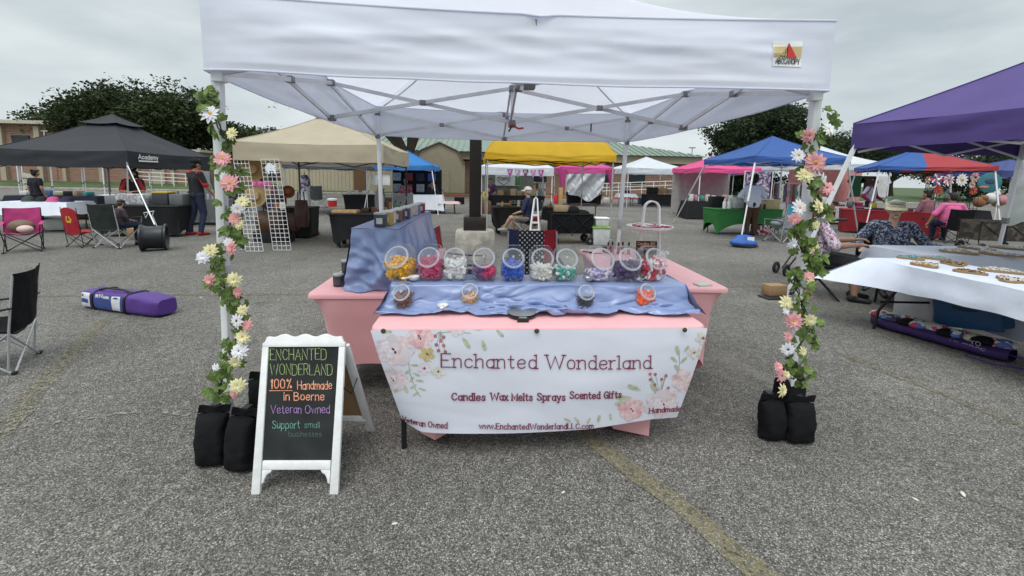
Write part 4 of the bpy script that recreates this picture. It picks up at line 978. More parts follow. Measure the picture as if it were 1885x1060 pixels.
# ================================================================ RIGHT TABLE GOODS
t = thing('tray_stand', 'white tray stand with a tall hoop handle on the back of the right pink table', 'tray stand', (1.70, 4.32, .7505))
hw = .085
b = MB(); pts = []
def hoop(u, v):
    a = u; zt = .57
    if a < .38: x, z = -hw-.03*(1-a/.38), .005+a/.38*(zt-hw-.005)
    elif a > .62: x, z = hw+.03*((a-.62)/.38), .005+(1-a)/.38*(zt-hw-.005)
    else: an = math.pi*(1-(a-.38)/.24); x, z = hw*math.cos(an), zt-hw+hw*math.sin(an)
    return (x, (v-.5)*.045-.03, z)
b.grid(50, 1, hoop); b.build('hoop_handle', WHITE, t, local=True, solid=.014)
b = MB(); b.lathe([(0, .0), (.2, 0), (.23, .012), (.236, .035), (.228, .035), (.222, .016), (.19, .008), (0, .008)], 40, (0, 0, .27)); b.build('upper_tray', WHITE, t, local=True)
b = MB(); b.lathe([(0, 0), (.12, 0), (.13, .02), (.124, .02), (.115, .006), (0, .006)], 32, (.09, 0, .0)); b.build('lower_tray', WHITE, t, local=True)
pk = M('wrapped_cherry', (.30, .05, .09), .35, var=.6, scale=30); wh = M('wrapped_white', (.7, .68, .68), .35)
for i in range(26):
    a = random.random()*6.28; rr = random.uniform(.03, .19); o = MB(); o.box((1.70+rr*math.cos(a), 4.32+rr*math.sin(a), .7505+.293+random.random()*.012), (random.uniform(.05, .08), random.uniform(.035, .06), .022), a*2)
    ob = o.build('wax_pack', pk if i % 3 else wh, None, bevel=.004); tag(ob, 'small wrapped wax pack in %s lying in the heap on the white upper tray' % ('cherry red' if i % 3 else 'plain white'), 'wax pack', 'wrapped wax packs in %s on the upper tray' % ('cherry red' if i % 3 else 'white'))
for i in range(5):
    o = MB(); c = Vector((1.75+.035*i, 4.29+.05*(i % 2), .7585)); o.lathe([(0, 0), (.018, 0), (.024, .035), (.02, .036), (.016, .006), (0, .006)], 14, c)
    tag(o.build('tealight_cup', wh), 'little white tealight cup on the lower tray of the white stand', 'tealight', 'tealight cups on the lower tray')
_p = PY(1190, 455, 3.95); t = thing('price_sign', 'small black price board with chalk lettering standing behind the red wax jar', 'price sign', (_p.x, 3.95, _p.z-.12), -.05)
b = MB(); b.box((0, 0, .115), (.20, .012, .13)); b.build('board', M('chalkboard_black', (.018, .020, .021)), t, local=True)
b = MB(); b.box((0, .02, (.7505-_p.z+.12+.05)/2), (.14, .06, .05-(.7505-_p.z+.12))); b.build('stand', WOOD, t, local=True, bevel=.004)
b = MB(); f_ = flat((-.088, -.0066, .143), (1, 0, 0), (0, 0, 1)); write(b, 'Candles $15', 0, 0, .026, f_, .12, width=.165); write(b, 'Wax Melts $5', 0, -.05, .026, f_, .12, width=.165)
b.build('lettering', M('orange_lettering_chalk', (.75, .33, .2)), t, local=True, smooth=0)
for i in range(5):
    p = PY(1119+9.5*i, 465, 4.32); t = thing('spray_bottle', 'slim pink scented spray bottle with black cap in the cluster on the right table', 'spray bottle', Vector((p.x, 4.32+.03*(i % 2), .7505)), 0, 'spray bottles on the right pink table')
    b = MB(); b.lathe([(0, 0), (.014, 0), (.015, .004), (.015, .08), (.009, .09), (0, .09)], 14); b.build('bottle', M('pink_liquid', (.5, .25, .28), .2), t, local=True)
    b = MB(); b.lathe([(0, .088), (.0095, .088), (.0095, .125), (0, .127)], 12); b.build('cap', BLKP, t, local=True)
p = G(1094, 452, .7505); tin('short brown candle jar with black lid standing beside the spray bottles', Vector((p.x+.02, 4.42, .7505)), .045, .07, M('amber_glass', (.05, .03, .02), .15), BLKP, None)
o = MB(); p = G(1078, 462, .7505); o.box((p.x, 4.4, .757), (.05, .1, .012), .6); tag(o.build('card_reader', BLKP, bevel=.004), 'flat black card reader near the back corner of the right pink table', 'card reader')
o = MB(); o.tube([(p.x-.02, 4.36, .757), (p.x+.04, 4.30, .756), (p.x+.09, 4.33, .756), (p.x+.13, 4.30, .756)], .004, 6); tag(o.build('charging_cord', BLKP), 'thin black cord trailing from the card reader on the right table', 'cord')
o = MB(); o.box((1.62, 3.02, .757), (.11, .08, .012), .2); tag(o.build('sample_card', M('mint_card', (.5, .6, .5), .6), bevel=.002), 'small mint green card lying right of the red wax jar', 'card')
# ================================================================ PEOPLE
def person(label, loc, rz, skin, top, bottom, hair, pose='stand', s=1.0, sleeve=.5, leg=1.0, hairst='short', cap=None, shoes=BLKP, arms=None, legs_=None, head=(0, 0), lean=0.0,
           voxel=.014, group=None, fat=1.0, skirt=False, glasses=False, face=True, headband=None, collar=None, brimonly=False, seat=.45):
    t = thing('person', label, 'person', loc, rz, group)
    V = lambda x, y, z: Vector((x, y, z))*s
    sit = pose == 'sit'
    hz_ = (seat/s+.08) if sit else .92
    def tl(p):       # torso lean about the hips (forward = -y)
        q = Vector((p[0], p[1], p[2]-hz_)); q = Matrix.Rotation(lean, 3, 'X')@q; return Vector((q.x, q.y, q.z+hz_))*s
    pel = tl((0, 0, hz_)); wst = tl((0, 0, hz_+.18)); chest = tl((0, -.0, hz_+.38)); nk = tl((0, 0, hz_+.53)); hd = tl((0, -.025+head[1]*-.03, hz_+.68))
    sh = [tl((k*.185*(.9+.1*fat), .01, hz_+.475)) for k in (-1, 1)]
    if arms: el = [tl((a[0][0], a[0][1], hz_+a[0][2])) for a in arms]; wr = [tl((a[1][0], a[1][1], hz_+a[1][2])) for a in arms]
    elif sit: el = [tl((k*.25, -.06, hz_+.20)) for k in (-1, 1)]; wr = [tl((k*.14, -.28, hz_+.13)) for k in (-1, 1)]
    else: el = [tl((k*.25, .03, hz_+.2)) for k in (-1, 1)]; wr = [tl((k*.25, -.05, hz_-.05)) for k in (-1, 1)]
    hp = [V(k*.09, 0, hz_-.02) for k in (-1, 1)]
    if legs_: kn = [V(*a[0]) for a in legs_]; an = [V(*a[1]) for a in legs_]
    elif sit: kn = [V(k*.13, -.43, hz_-.0) for k in (-1, 1)]; an = [V(k*.13, -.42, .09) for k in (-1, 1)]
    else: kn = [V(k*.10, -.02, .50) for k in (-1, 1)]; an = [V(k*.10, .02, .09) for k in (-1, 1)]
    f = fat
    Hm = Matrix.Rotation(head[0], 3, 'Z')@Matrix.Rotation(head[1], 3, 'X')@Matrix.Rotation(lean*.5, 3, 'X')
    H_ = lambda x, y, z: hd+Hm@(Vector((x, y, z))*s)
    b = MB()
    for k in (-1, 1):
        b.cap(pel+V(k*.07, 0, 0), wst+V(k*.06*f, 0, 0), .10*s, .095*s*f, 12); b.cap(wst+V(k*.055*f, 0, 0), chest+V(k*.07, 0, .0), .095*s*f, .105*s, 12)
    b.cap(chest+V(0, 0, .05), nk, .08*s, .052*s); b.cap(sh[0], sh[1], .055*s, .055*s); b.cap(nk, H_(0, .01, -.05), .052*s, .05*s)
    b.ell(H_(0, .01, .02), (.076*s, .094*s, .105*s), 16, 12, Rm=Hm); b.ell(H_(0, -.03, -.055), (.052*s, .055*s, .055*s), 12, 8, Rm=Hm)
    b.cap(H_(0, -.088, .012), H_(0, -.104, -.022), .012*s, .017*s, 8); b.ell(H_(0, -.078, -.085), (.025*s, .016*s, .016*s))
    for k in (-1, 1):
        b.ell(H_(k*.077, .012, -.005), (.014*s, .022*s, .034*s), 8, 6, Rm=Hm)
        i = 0 if k < 0 else 1
        b.cap(sh[i], el[i], .05*s*f, .04*s*f); b.cap(el[i], wr[i], .04*s*f, .026*s)
        b.cap(hp[i], kn[i], .085*s*f, .058*s*f, 12); b.cap(kn[i], kn[i].lerp(an[i], .35), .056*s*f, .06*s*f); b.cap(kn[i].lerp(an[i], .35), an[i], .058*s*f, .036*s)
        ft = an[i]+V(k*.01, -.15, -.055); b.cap(an[i]+V(0, .02, -.04), ft, .038*s, .028*s)
        # hand: palm, four unequal fingers, thumb from the side
        d = (wr[i]-el[i]).normalized(); sd = d.cross(Vector((0, 0, 1))); sd = sd.normalized() if sd.length > .2 else Vector((0, 1, 0)); nn = d.cross(sd)*-1
        if nn.z > 0: nn = -nn
        pm_ = wr[i]+d*(.075*s)
        for q in (-.022, 0, .022): b.cap(wr[i]+sd*(q*.6*s), pm_+sd*(q*s), .018*s, .015*s, 8)
        for q, l in ((-.03, .062), (-.01, .078), (.011, .072), (.03, .055)):
            a0 = pm_+sd*(q*s); a1 = a0+(d*.8+nn*.35).normalized()*(l*.5*s); b.cap(a0, a1, .0105*s, .0095*s, 7); b.cap(a1, a1+(d*.5+nn*.8).normalized()*(l*.5*s), .0095*s, .008*s, 7)
        a0 = wr[i]+d*(.025*s)-sd*(k*.024*s); a1 = a0+(d*.6-sd*k*.7).normalized()*.04*s; b.cap(a0, a1, .013*s, .011*s, 7); b.cap(a1, a1+(d*.9+nn*.4).normalized()*.032*s, .011*s, .009*s, 7)
    body = b.build('body', skin, t, local=True, smooth=180, voxel=voxel*s*.8, soft=2)
    if face:
        e = MB()
        for k in (-1, 1): e.ell(H_(k*.031, -.083, .022), (.013*s, .007*s, .007*s), 8, 6, 0, Hm); e.ell(H_(k*.031, -.0885, .022), (.006*s, .004*s, .006*s), 8, 6, 1, Hm); e.cap(H_(k*.016, -.089, .042), H_(k*.048, -.08, .044), .0045*s, .003*s, 6, 1)
        e.ell(H_(0, -.087, -.052), (.024*s, .006*s, .007*s), 10, 6, 2, Hm)
        e.build('facial_features', [M('eye_white', (.6, .58, .55), .3), M('eye_dark', (.02, .015, .012), .3), M('lip', (.30, .11, .10), .5)], t, local=True)
    c = MB(); g = .014*s
    for k in (-1, 1):
        i = 0 if k < 0 else 1
        c.cap(pel+V(k*.075, 0, -.02), wst+V(k*.065*f, 0, 0), .112*s*f, .108*s*f, 12); c.cap(wst+V(k*.06*f, 0, 0), chest+V(k*.075, 0, 0), .108*s*f, .118*s, 12)
        m1 = min(sleeve*2, 1); c.cap(sh[i], sh[i].lerp(el[i], m1), .066*s, .06*s*f)
        if sleeve > .5: c.cap(el[i], el[i].lerp(wr[i], (sleeve-.5)*2), .056*s*f, .044*s)
    c.cap(sh[0], sh[1], .068*s, .068*s); c.cap(chest, tl((0, .005, hz_+.5)), .1*s, .06*s)
    tp = c.build('shirt', top[0] if isinstance(top, tuple) else top, t, local=True, smooth=180, voxel=voxel*s, soft=3)
    if isinstance(top, tuple):      # raglan or contrasting shoulders
        c = MB()
        for i in (0, 1):
            m1 = min(sleeve*2, 1); c.cap(sh[i]+(nk-sh[i])*.25, sh[i].lerp(el[i], m1), .073*s, .064*s*f)
            if sleeve > .5: c.cap(el[i], el[i].lerp(wr[i], (sleeve-.5)*2), .06*s*f, .048*s)
        c.build('sleeves', top[1], t, local=True, smooth=180, voxel=voxel*s, soft=3)
    c = MB()
    c.cap(hp[0]+V(0, 0, .02), hp[1]+V(0, 0, .02), .108*s*f, .108*s*f, 12)
    for i in (0, 1):
        c.cap(hp[i], hp[i].lerp(kn[i], min(leg*2, 1)), .100*s*f, .074*s*f, 12)
        if leg > .5: c.cap(kn[i], kn[i].lerp(an[i], (leg-.5)*2), .072*s*f, .055*s)
    if skirt: c.cap(hp[0].lerp(kn[0], .1), hp[1].lerp(kn[1], .1), .12*s*f, .12*s*f); c.cap(hp[0].lerp(kn[0], .7), hp[1].lerp(kn[1], .7), .11*s*f, .11*s*f)
    c.build('skirt' if skirt else ('trousers' if leg > .6 else 'shorts'), bottom, t, local=True, smooth=180, voxel=voxel*s, soft=3)
    for i in (0, 1):
        c = MB(); k = (-1, 1)[i]; a0 = an[i]+V(0, .03, -.045); a1 = an[i]+V(k*.012, -.155, -.06)
        c.cap(a0, a1, .045*s, .034*s, 10); c.cap(an[i]+V(0, .01, -.02), a0, .046*s, .044*s)
        c.build('shoe', shoes, t, local=True, voxel=.012*s, soft=2)
    c = MB()
    if hairst != 'none':
        c.ell(H_(0, .03, .045), (.086*s, .088*s, .092*s), 14, 10, Rm=Hm); c.ell(H_(0, .05, 0), (.08*s, .07*s, .09*s), 14, 10, Rm=Hm); c.cap(H_(-.05, -.05, .1), H_(.05, -.05, .1), .03*s, .03*s)
        if hairst == 'curly':
            for i in range(46):
                a = random.random()*6.28; z = random.uniform(-.14, .12); c.ell(H_(.105*math.cos(a)*(1 if z < .06 else .7), .045+.09*math.sin(a)*.8+.02, z+.03), .035*s, 7, 5)
        if hairst == 'afro':
            for i in range(40):
                a = random.random()*6.28; z = random.uniform(-.06, .13); q = math.cos((z-.03)*8); c.ell(H_(.085*math.cos(a)*q, .035+.085*math.sin(a)*q, z+.03), .04*s, 7, 5)
        if hairst == 'long':
            for k in (-.06, -.02, .02, .06): c.cap(H_(k, .07, .02), H_(k*1.2, .085, -.2), .05*s, .03*s)
        if hairst == 'bun': c.ell(H_(0, .1, .1), .045*s)
        hb = c.build('hair', hair, t, local=True, voxel=.01*s, soft=1, smooth=180)
    if cap:
        c = MB()
        if not brimonly: c.grid(20, 7, lambda u, v: H_(.094*math.sin(v*math.pi/2)*math.cos(6.2832*u), .012+.106*math.sin(v*math.pi/2)*math.sin(6.2832*u), .045+.092*math.cos(v*math.pi/2)), wrap=True)
        else: c.grid(24, 2, lambda u, v: H_(.096*math.cos(6.2832*u), .012+.108*math.sin(6.2832*u), .04+.04*v), wrap=True)
        bl = .085
        c.grid(14, 5, lambda u, v: H_((.094+.02*v*brimonly)*math.sin((u-.5)*2.7), .012-.104*math.cos((u-.5)*2.7)-bl*v*math.cos((u-.5)*2.7), .048-.03*v-.02*abs(u-.5)*v))
        c.build('visor' if brimonly else 'cap', cap, t, local=True, solid=.006*s, smooth=180)
    if headband:
        c = MB(); c.grid(24, 1, lambda u, v: H_(.09*math.cos(6.2832*u), .02+.1*math.sin(6.2832*u), .075+.03*v), wrap=True); c.build('headband', headband, t, local=True, solid=.006)
    if glasses:
        c = MB()
        for k in (-1, 1): c.lathe([(.02*s, 0), (.024*s, .003), (.02*s, .004)], 12, H_(k*.033, -.1, .02), Rm=frame_to(Hm@Vector((0, -1, 0))))
        c.build('glasses', BLKP, t, local=True)
    return t
SKL = M('skin_light', (.55, .33, .25), .55, var=.06); SKD = M('skin_dark', (.10, .045, .028), .5, var=.08); SKM = M('skin_tan', (.38, .21, .14), .55, var=.06)
HBK = M('hair_black', (.012, .01, .009), .6, bump=.5, bscale=80); HBR = M('hair_brown', (.06, .032, .018), .6, bump=.5, bscale=80); HGR = M('hair_grey', (.38, .36, .34), .7, bump=.5, bscale=80)
# ================================================================ CHAIRS
def camp_chair(label, p, rz, seat, frame, back=None, group=None, s=1.0, backh=.88, arm=True, printed=None, arch=False):
    t = thing('camp_chair', label, 'camp chair', p, rz, group); back = back or seat
    W, D, SH = .27*s, .24*s, .42*s
    b = MB(); r = .009*s
    for a, c in (((-W, -D, .0), (W, -D, SH)), ((W, -D, 0), (-W, -D, SH)), ((-W, D, 0), (W, D, SH*.9)), ((W, D, 0), (-W, D, SH*.9)),
                 ((-W, -D, 0), (-W, D, SH*.95)), ((-W, D, 0), (-W, -D, SH)), ((W, -D, 0), (W, D, SH*.95)), ((W, D, 0), (W, -D, SH))): b.tube([a, c], r, 7)
    for k in (-1, 1):
        b.tube([(k*W, D*.85, .04), (k*W*1.05, D*1.0, SH), (k*W*1.02, D*1.25, backh*s)], r, 7); b.tube([(k*W, -D, SH-.02), (k*W*1.08, -D, .60*s)], r, 7)
    b.build('frame', frame, t, local=True)
    b = MB(); b.grid(12, 10, lambda u, v: (lerp(-W, W, u), lerp(-D*1.05, D*.95, v), SH+.015-.075*s*math.sin(math.pi*u)**.8*(.5+.5*v)+.02*nz(u*4, v*4, p[0])-.02*v)); b.build('seat', seat, t, local=True, solid=.006)
    b = MB()
    def bf(u, v):
        top_ = 1-(.10*abs(2*u-1)**2.5 if arch else -.02*abs(2*u-1)**2)
        zz = lerp(SH*.93, backh*s*top_, v); return (lerp(-W*1.03, W*1.03, u), D*(.95+.32*v)+.05*s*math.sin(math.pi*u)*(1-.3*v)+.012*nz(u*5, v*5, p[1]), zz)
    b.grid(24, 12, bf, mf=printed); b.build('backrest', back if isinstance(back, list) else [back], t, local=True, solid=.006)
    if arm:
        for k in (-1, 1):
            b = MB(); b.grid(4, 8, lambda u, v: (k*W*1.07+(u-.5)*.06*s, lerp(-D*1.05, D*1.15, v), .60*s+.012*math.sin(v*3.1)*-1+.03*v)); b.build('armrest', seat, t, local=True, solid=.008)
    for sx_ in (-1, 1):
        for sy_ in (-1, 1): b = MB(); b.box((sx_*W, sy_*D, .012), (.045*s, .035*s, .024)); b.build('foot', BLKP, t, local=True, bevel=.004)
    return t
fl = lambda u, v: 0 if u < .21 else (1 if u < .755 else 2)
STARS = bpy.data.materials.new('star_print'); STARS.use_nodes = True
_n = STARS.node_tree.nodes; _l = STARS.node_tree.links; _p = _n['Principled BSDF']; _p.inputs['Roughness'].default_value = .85
_c = _n.new('ShaderNodeTexCoord'); _v = _n.new('ShaderNodeTexVoronoi'); _v.inputs['Scale'].default_value = 25; _v.inputs['Randomness'].default_value = .0; _r = _n.new('ShaderNodeMath'); _r.operation = 'LESS_THAN'; _r.inputs[1].default_value = .25
_m = _n.new('ShaderNodeMapping'); _m.inputs['Rotation'].default_value = (0, R(45), 0); _m.inputs['Scale'].default_value = (1, 0, 1)
_x = _n.new('ShaderNodeMixRGB'); _x.inputs[1].default_value = (.012, .013, .02, 1); _x.inputs[2].default_value = (.6, .6, .6, 1)
_l.new(_c.outputs['Object'], _m.inputs[0]); _l.new(_m.outputs[0], _v.inputs['Vector']); _l.new(_v.outputs['Distance'], _r.inputs[0]); _l.new(_r.outputs[0], _x.inputs[0]); _l.new(_x.outputs[0], _p.inputs['Base Color'])
FLAGM = [NAVY, STARS, RED]
fc = camp_chair('flag print camp chair with white stars behind the jars, back turned to the rear', Vector((.515, 4.45, 0)), 0, NAVY, GPOLE, FLAGM, 'flag print camp chairs in the stall', backh=.93, printed=fl)
dup(fc, Vector((-.28, 4.72, 0)), R(86), 'flag print camp chair seen edge on beside the concrete post footing')
# ================================================================ LIGHT POLE
t = thing('light_pole', 'dark square steel light pole on a round concrete footing behind the stall', 'light pole', (-.235, 8.1, 0))
b = MB(); b.lathe([(0, 0), (.375, 0), (.385, .3), (.37, .50), (.345, .53), (0, .535)], 40, (-.235, 8.1, 0)); b.build('concrete_footing', CONC, t)
DKP = M('dark_bronze_paint', (.018, .014, .012), .45, var=.1)
b = MB(); b.box((-.235, 8.1, .66), (.42, .42, .25)); b.build('base_cover', DKP, t, bevel=.008)
b = MB(); b.bar((-.235, 8.1, .78), (-.235, 8.1, 7.5), .22); b.build('shaft', DKP, t, bevel=.01)
b = MB(); b.box((-.5, 8.0, 7.4), (.8, .4, .16)); b.build('lamp_head', DKP, t, bevel=.02)
# ================================================================ PURPLE BAG, CHAIR, LEFT EDGE
t = thing('canopy_bag', 'long purple canopy bag with a printed blue and white label lying on the asphalt', 'bag', (-3.9, 4.6, 0))
A, C = G(135, 573)+Vector((0, .1, 0)), G(268, 593)+Vector((0, .1, 0)); dx = (C-A).normalized(); dy = Vector((-dx.y, dx.x, 0)); Ln = (C-A).length
A0 = A+dy*.02
def bagf(u, v):
    a = 2*math.pi*v+.785; c, s_ = math.cos(a), math.sin(a); e = .5; q = 1-abs(2*u-1)**14*.25
    w_, h_ = .125*q, .105*q; z = .105+h_*math.copysign(abs(s_)**e, s_); y = w_*math.copysign(abs(c)**e, c)
    k = 1+.05*nz(u*9, c*2, s_*2)
    return A0+dx*(Ln*(1.08*u-.04))+dy*(y*k+.1)+Vector((0, 0, max(z*(1+.06*nz(u*6, 3)*(s_ > 0)), .004)))
b = MB(); b.grid(60, 40, lambda u, v: bagf(v, u), 0); 
b = MB(); b.grid(40, 60, lambda u, v: bagf(v, u))
for uu in (0, 1):
    o = len(b.v); b.add([bagf(uu, i/40) for i in range(40)], [tuple(range(40)) if uu == 0 else tuple(range(39, -1, -1))])
PURB = M('purple_nylon', (.075, .03, .20), .6, var=.12, bump=.2, bscale=14); bag = b.build('bag_body', PURB, t)
def lab(u0, u1, v0, v1, l): 
    return lambda u, v: Vector(bagf(lerp(u0, u1, u), lerp(v0, v1, v)))-dy*(.006+l)+Vector((0, 0, .001))
b = MB(); b.grid(8, 6, lab(.04, .17, .27, .46, 0), 1); b.grid(20, 6, lab(.22, .60, .27, .46, 0), 0); b.grid(6, 6, lab(.46, .57, .275, .455, .002), 1)
bl = b.build('printed_label', [M('label_blue', (.03, .06, .22), .5), M('label_white', (.6, .6, .62), .5)], t)
b = MB(); fm = lambda u0, v0: (lambda x, y, l: lab(0, 1, 0, 1, .003+l)(u0+x, v0-y))
write(b, 'BEST', .255, .40, .06, lambda x, y, l: lab(0, 1, 0, 1, .003+l)(x, .73-y), .16, width=.09, mi=0); write(b, 'CANOPY', .35, .39, .045, lambda x, y, l: lab(0, 1, 0, 1, .003+l)(x, .73-y), .16, width=.08)
b.add([lab(0, 1, 0, 1, .004)(u, v) for u, v in ((.375, .335), (.41, .30), (.445, .335))], [(0, 1, 2)]); b.add([lab(0, 1, 0, 1, .004)(u, v) for u, v in ((.055, .31), (.085, .31), (.085, .345), (.055, .345))], [(0, 1, 2, 3)], 1)
b.add([lab(0, 1, 0, 1, .005)(u, v) for u, v in ((.485, .31), (.515, .29), (.545, .31), (.545, .33), (.485, .33))], [(0, 1, 2, 3, 4)], 1); b.add([lab(0, 1, 0, 1, .005)(u, v) for u, v in ((.05, .37), (.15, .37), (.15, .385), (.05, .385))], [(0, 1, 2, 3)], 1)
b.build('lettering', [M('label_white', (.6, .6, .62), .5), M('label_blue', (.03, .06, .22), .5)], bl, smooth=0)
b = MB()
for uu in (.2, .62): b.tube([Vector(bagf(uu, i/24))+(Vector(bagf(uu, i/24))-(A0+dx*(Ln*(1.08*uu-.04))+dy*.1+Vector((0, 0, .105)))).normalized()*.004 for i in range(25)], .012, 6)
b.tube([Vector(bagf(.2, .15))+Vector((0, 0, .01)), Vector(bagf(.3, .15))+Vector((0, 0, .035)), Vector(bagf(.5, .14))+Vector((0, 0, .03)), Vector(bagf(.62, .15))+Vector((0, 0, .01))], .012, 6); b.build('carry_strap', BLKP, t)
cc = camp_chair('black camp chair with grey tube legs at the left edge near the purple bag', G(82, 680)+Vector((-.40, .02, 0)), R(-62), BLACK, GPOLE, backh=.93, s=.80)
# ================================================================ BUILDINGS AND TREES
BRICK = brickmat('red_brick', (.30, .155, .10), (.24, .12, .08), (.33, .29, .25))
BEIGE = M('beige_trim', (.40, .34, .25), .8, var=.08); SIDING = M('beige_siding', (.42, .37, .27), .8, var=.06, scale=2)
GROOF = M('green_metal_roof', (.15, .205, .16), .45, metal=.2, var=.12, scale=1.5)
t = thing('school_building', 'long red brick school wing with cream pilasters far behind the black canopy', 'building', (-40, 42, 0))
b = MB(); b.box((-33.5, 47, 1.7), (12.9, 10, 3.4)); b.box((-58, 48, 2.8), (36, 12, 5.6)); b.build('wall', BRICK, t)
b = MB(); b.box((-58, 47.8, 5.72), (36.6, 12.9, .3)); b.box((-33.4, 46.8, 3.5), (13.2, 10.6, .22)); b.build('roof_edge', M('cream_fascia', (.5, .45, .38), .7), t)
for i in range(12):
    b = MB(); x = -70+i*3.2
    if x < -40: b.box((x, 41.85, 2.7), (.45, .3, 5.4)); b.build('pilaster', BEIGE, t); b = MB(); b.box((x+1.6, 41.95, 4.0), (1.5, .15, 1.1)); b.build('window', GLASSD, t)
for x in (-39.2, -36, -32.8, -29.6): b = MB(); b.box((x, 41.9, 1.6), (.3, .25, 3.2)); b.build('pilaster', BEIGE, t)
b = MB(); b.box((-30.9, 41.92, 1.1), (1.1, .2, 2.2)); b.build('door', BEIGE, t)
b = MB(); f_ = flat((-41.6, 41.9, 4.25), (1, 0, 0), (0, 0, 1)); write(b, 'ST', 0, 0, .75, f_, .16); b.build('wall_lettering', WHITE, t, smooth=0)
t = thing('green_roofed_building', 'low brick building with a green standing seam hip roof behind the stalls', 'building', (3, 40, 0))
WX0, WX1, WY0, WY1 = -17, 17.6, 38, 52
b = MB(); b.box(((WX0+WX1)/2, (WY0+WY1)/2, 1.5), (WX1-WX0, WY1-WY0, 3.0)); b.build('wall', BRICK, t)
b = MB(); b.box(((WX0+WX1)/2+.3, (WY0+WY1)/2, 3.4), (WX1-WX0+2.4, WY1-WY0+1.6, .62)); b.build('fascia', BEIGE, t)
E0, E1, N0, N1, EZ, RZZ = WX0-1.2, WX1+1.8, WY0-1.2, WY1+1.2, 3.74, 5.9
c0, c1, c2, c3, r0, r1 = Vector((E0, N0, EZ)), Vector((E1, N0, EZ)), Vector((E1, N1, EZ)), Vector((E0, N1, EZ)), Vector((E0+8, (N0+N1)/2, RZZ)), Vector((E1-9, (N0+N1)/2, RZZ))
b = MB(); b.add([c0, c1, c2, c3, r0, r1], [(0, 1, 5, 4), (1, 2, 5), (2, 3, 4, 5), (3, 0, 4)])
k = int((E1-E0)/.55)
for i in range(1, k):
    x = E0+i*.55; f = min((x-E0)/8, (E1-x)/9, 1.0); a = Vector((x, N0, EZ)); d = Vector((x, lerp(N0, r0.y, f), lerp(EZ, RZZ, f))); b.bar(a+Vector((0, 0, .03)), d+Vector((0, 0, .03)), .05, .07, 1)
for i in range(1, 24):
    y = N0+i*.6
    if y < r1.y: f = (y-N0)/(r1.y-N0)
    else: f = (N1-y)/(N1-r1.y)
    b.bar((E1, y, EZ+.03), (lerp(E1, r1.x, f), y, lerp(EZ, RZZ, f)+.03), .05, .07, 1)
b.build('roof', [GROOF, M('roof_seam', (.19, .24, .2), .45, metal=.2)], t, smooth=0)
for x in (1.5, 4.5, 7.5, 10.5, 13.5): b = MB(); b.box((x, 37.97, 1.75), (1.5, .1, 1.0)); w_ = b.build('window', GLASSD, t); b = MB(); b.box((x, 37.95, 1.2), (1.7, .16, .08)); b.build('sill', BEIGE, w_)
for x in (7.0, 18.5): b = MB(); b.box((x, 37.2, 1.65), (.4, .4, 3.1)); b.build('column', BEIGE, t)
def ramp_rail(label, x0, x1, y, z0, z1):
    t = thing('ramp_railing', label, 'railing', ((x0+x1)/2, y, 0)); n = int(abs(x1-x0)/1.1)+1
    for i in range(n+1): b = MB(); x = lerp(x0, x1, i/n); z = lerp(z0, z1, i/n); b.tube([(x, y, .1), (x, y, z+.95)], .035, 6); b.build('post', WPOLE, t)
    for h_ in (.95, .6, .3): b = MB(); b.tube([(x0, y, z0+h_), (x1, y, z1+h_)], .03, 6); b.build('rail', WPOLE, t)
ramp_rail('white tubular ramp railing in front of the green roofed building', 9.3, 18.6, 36.4, .25, .75)
ramp_rail('white tubular railing by the brick school wall behind the black canopy', -30.2, -24.2, 38.5, .5, .3)
t = thing('storage_shed', 'beige barn style storage shed with a gambrel roof behind the blue canopy', 'shed', (-4, 37, 0))
gp_ = [(-6.25, .12), (-2.0, .12), (-2.0, 2.5), (-2.55, 3.62), (-4.05, 4.3), (-5.6, 3.62), (-6.25, 2.5)]
b = MB(); b.prism(gp_, (0, 36.0, 0), (1, 0, 0), (0, 0, 1), -4.5)
for i in range(24):
    x = -6.15+i*.18; zt = 2.5+min(1.1, max(0, 1.1-abs(x+4.05)*.35)); b.box((x, 34.99+1.0, zt/2), (.035, .03, zt))
b.build('wall', SIDING, t)
b = MB(); rp = [gp_[2], gp_[3], gp_[4], gp_[5], gp_[6]]
for p, q in zip(rp, rp[1:]): b.bar((p[0], 38.2, p[1]+.05), (q[0], 38.2, q[1]+.05), 4.8, .09, up=(0, 0, 1)) if 0 else b.add([(p[0], 35.85, p[1]+.04), (q[0], 35.85, q[1]+.04), (q[0], 40.6, q[1]+.04), (p[0], 40.6, p[1]+.04), (p[0], 35.85, p[1]+.14), (q[0], 35.85, q[1]+.14), (q[0], 40.6, q[1]+.14), (p[0], 40.6, p[1]+.14)], [(3, 2, 1, 0), (4, 5, 6, 7), (0, 1, 5, 4), (2, 3, 7, 6), (1, 2, 6, 5), (3, 0, 4, 7)])
b.build('roof', M('shingle_brown', (.16, .13, .10), .9, var=.2), t, smooth=0)
b = MB(); b.box((-4.1, 35.95, 1.1), (1.7, .06, 2.0)); b.build('door', M('siding_door', (.39, .34, .25), .8), t)
t = thing('portable_building', 'long beige sided portable building behind the tan canopy', 'building', (-12, 37, 0))
b = MB(); b.box((-12.6, 38, 1.6), (9.5, 4, 3.0))
for i in range(32): b.box((-17.2+i*.3, 35.99, 1.6), (.05, .04, 3.0))
b.build('wall', SIDING, t); b = MB(); b.box((-12.6, 38, 3.18), (9.9, 4.5, .2)); b.build('roof', M('shingle_brown', (.16, .13, .10)), t)
b = MB(); b.box((-10.6, 35.96, 1.2), (1.0, .08, 2.0)); b.build('door', WOOD, t)
t = thing('street_lamp', 'thin distant parking lot lamp post right of the green roof', 'street lamp', (29.2, 60, 0))
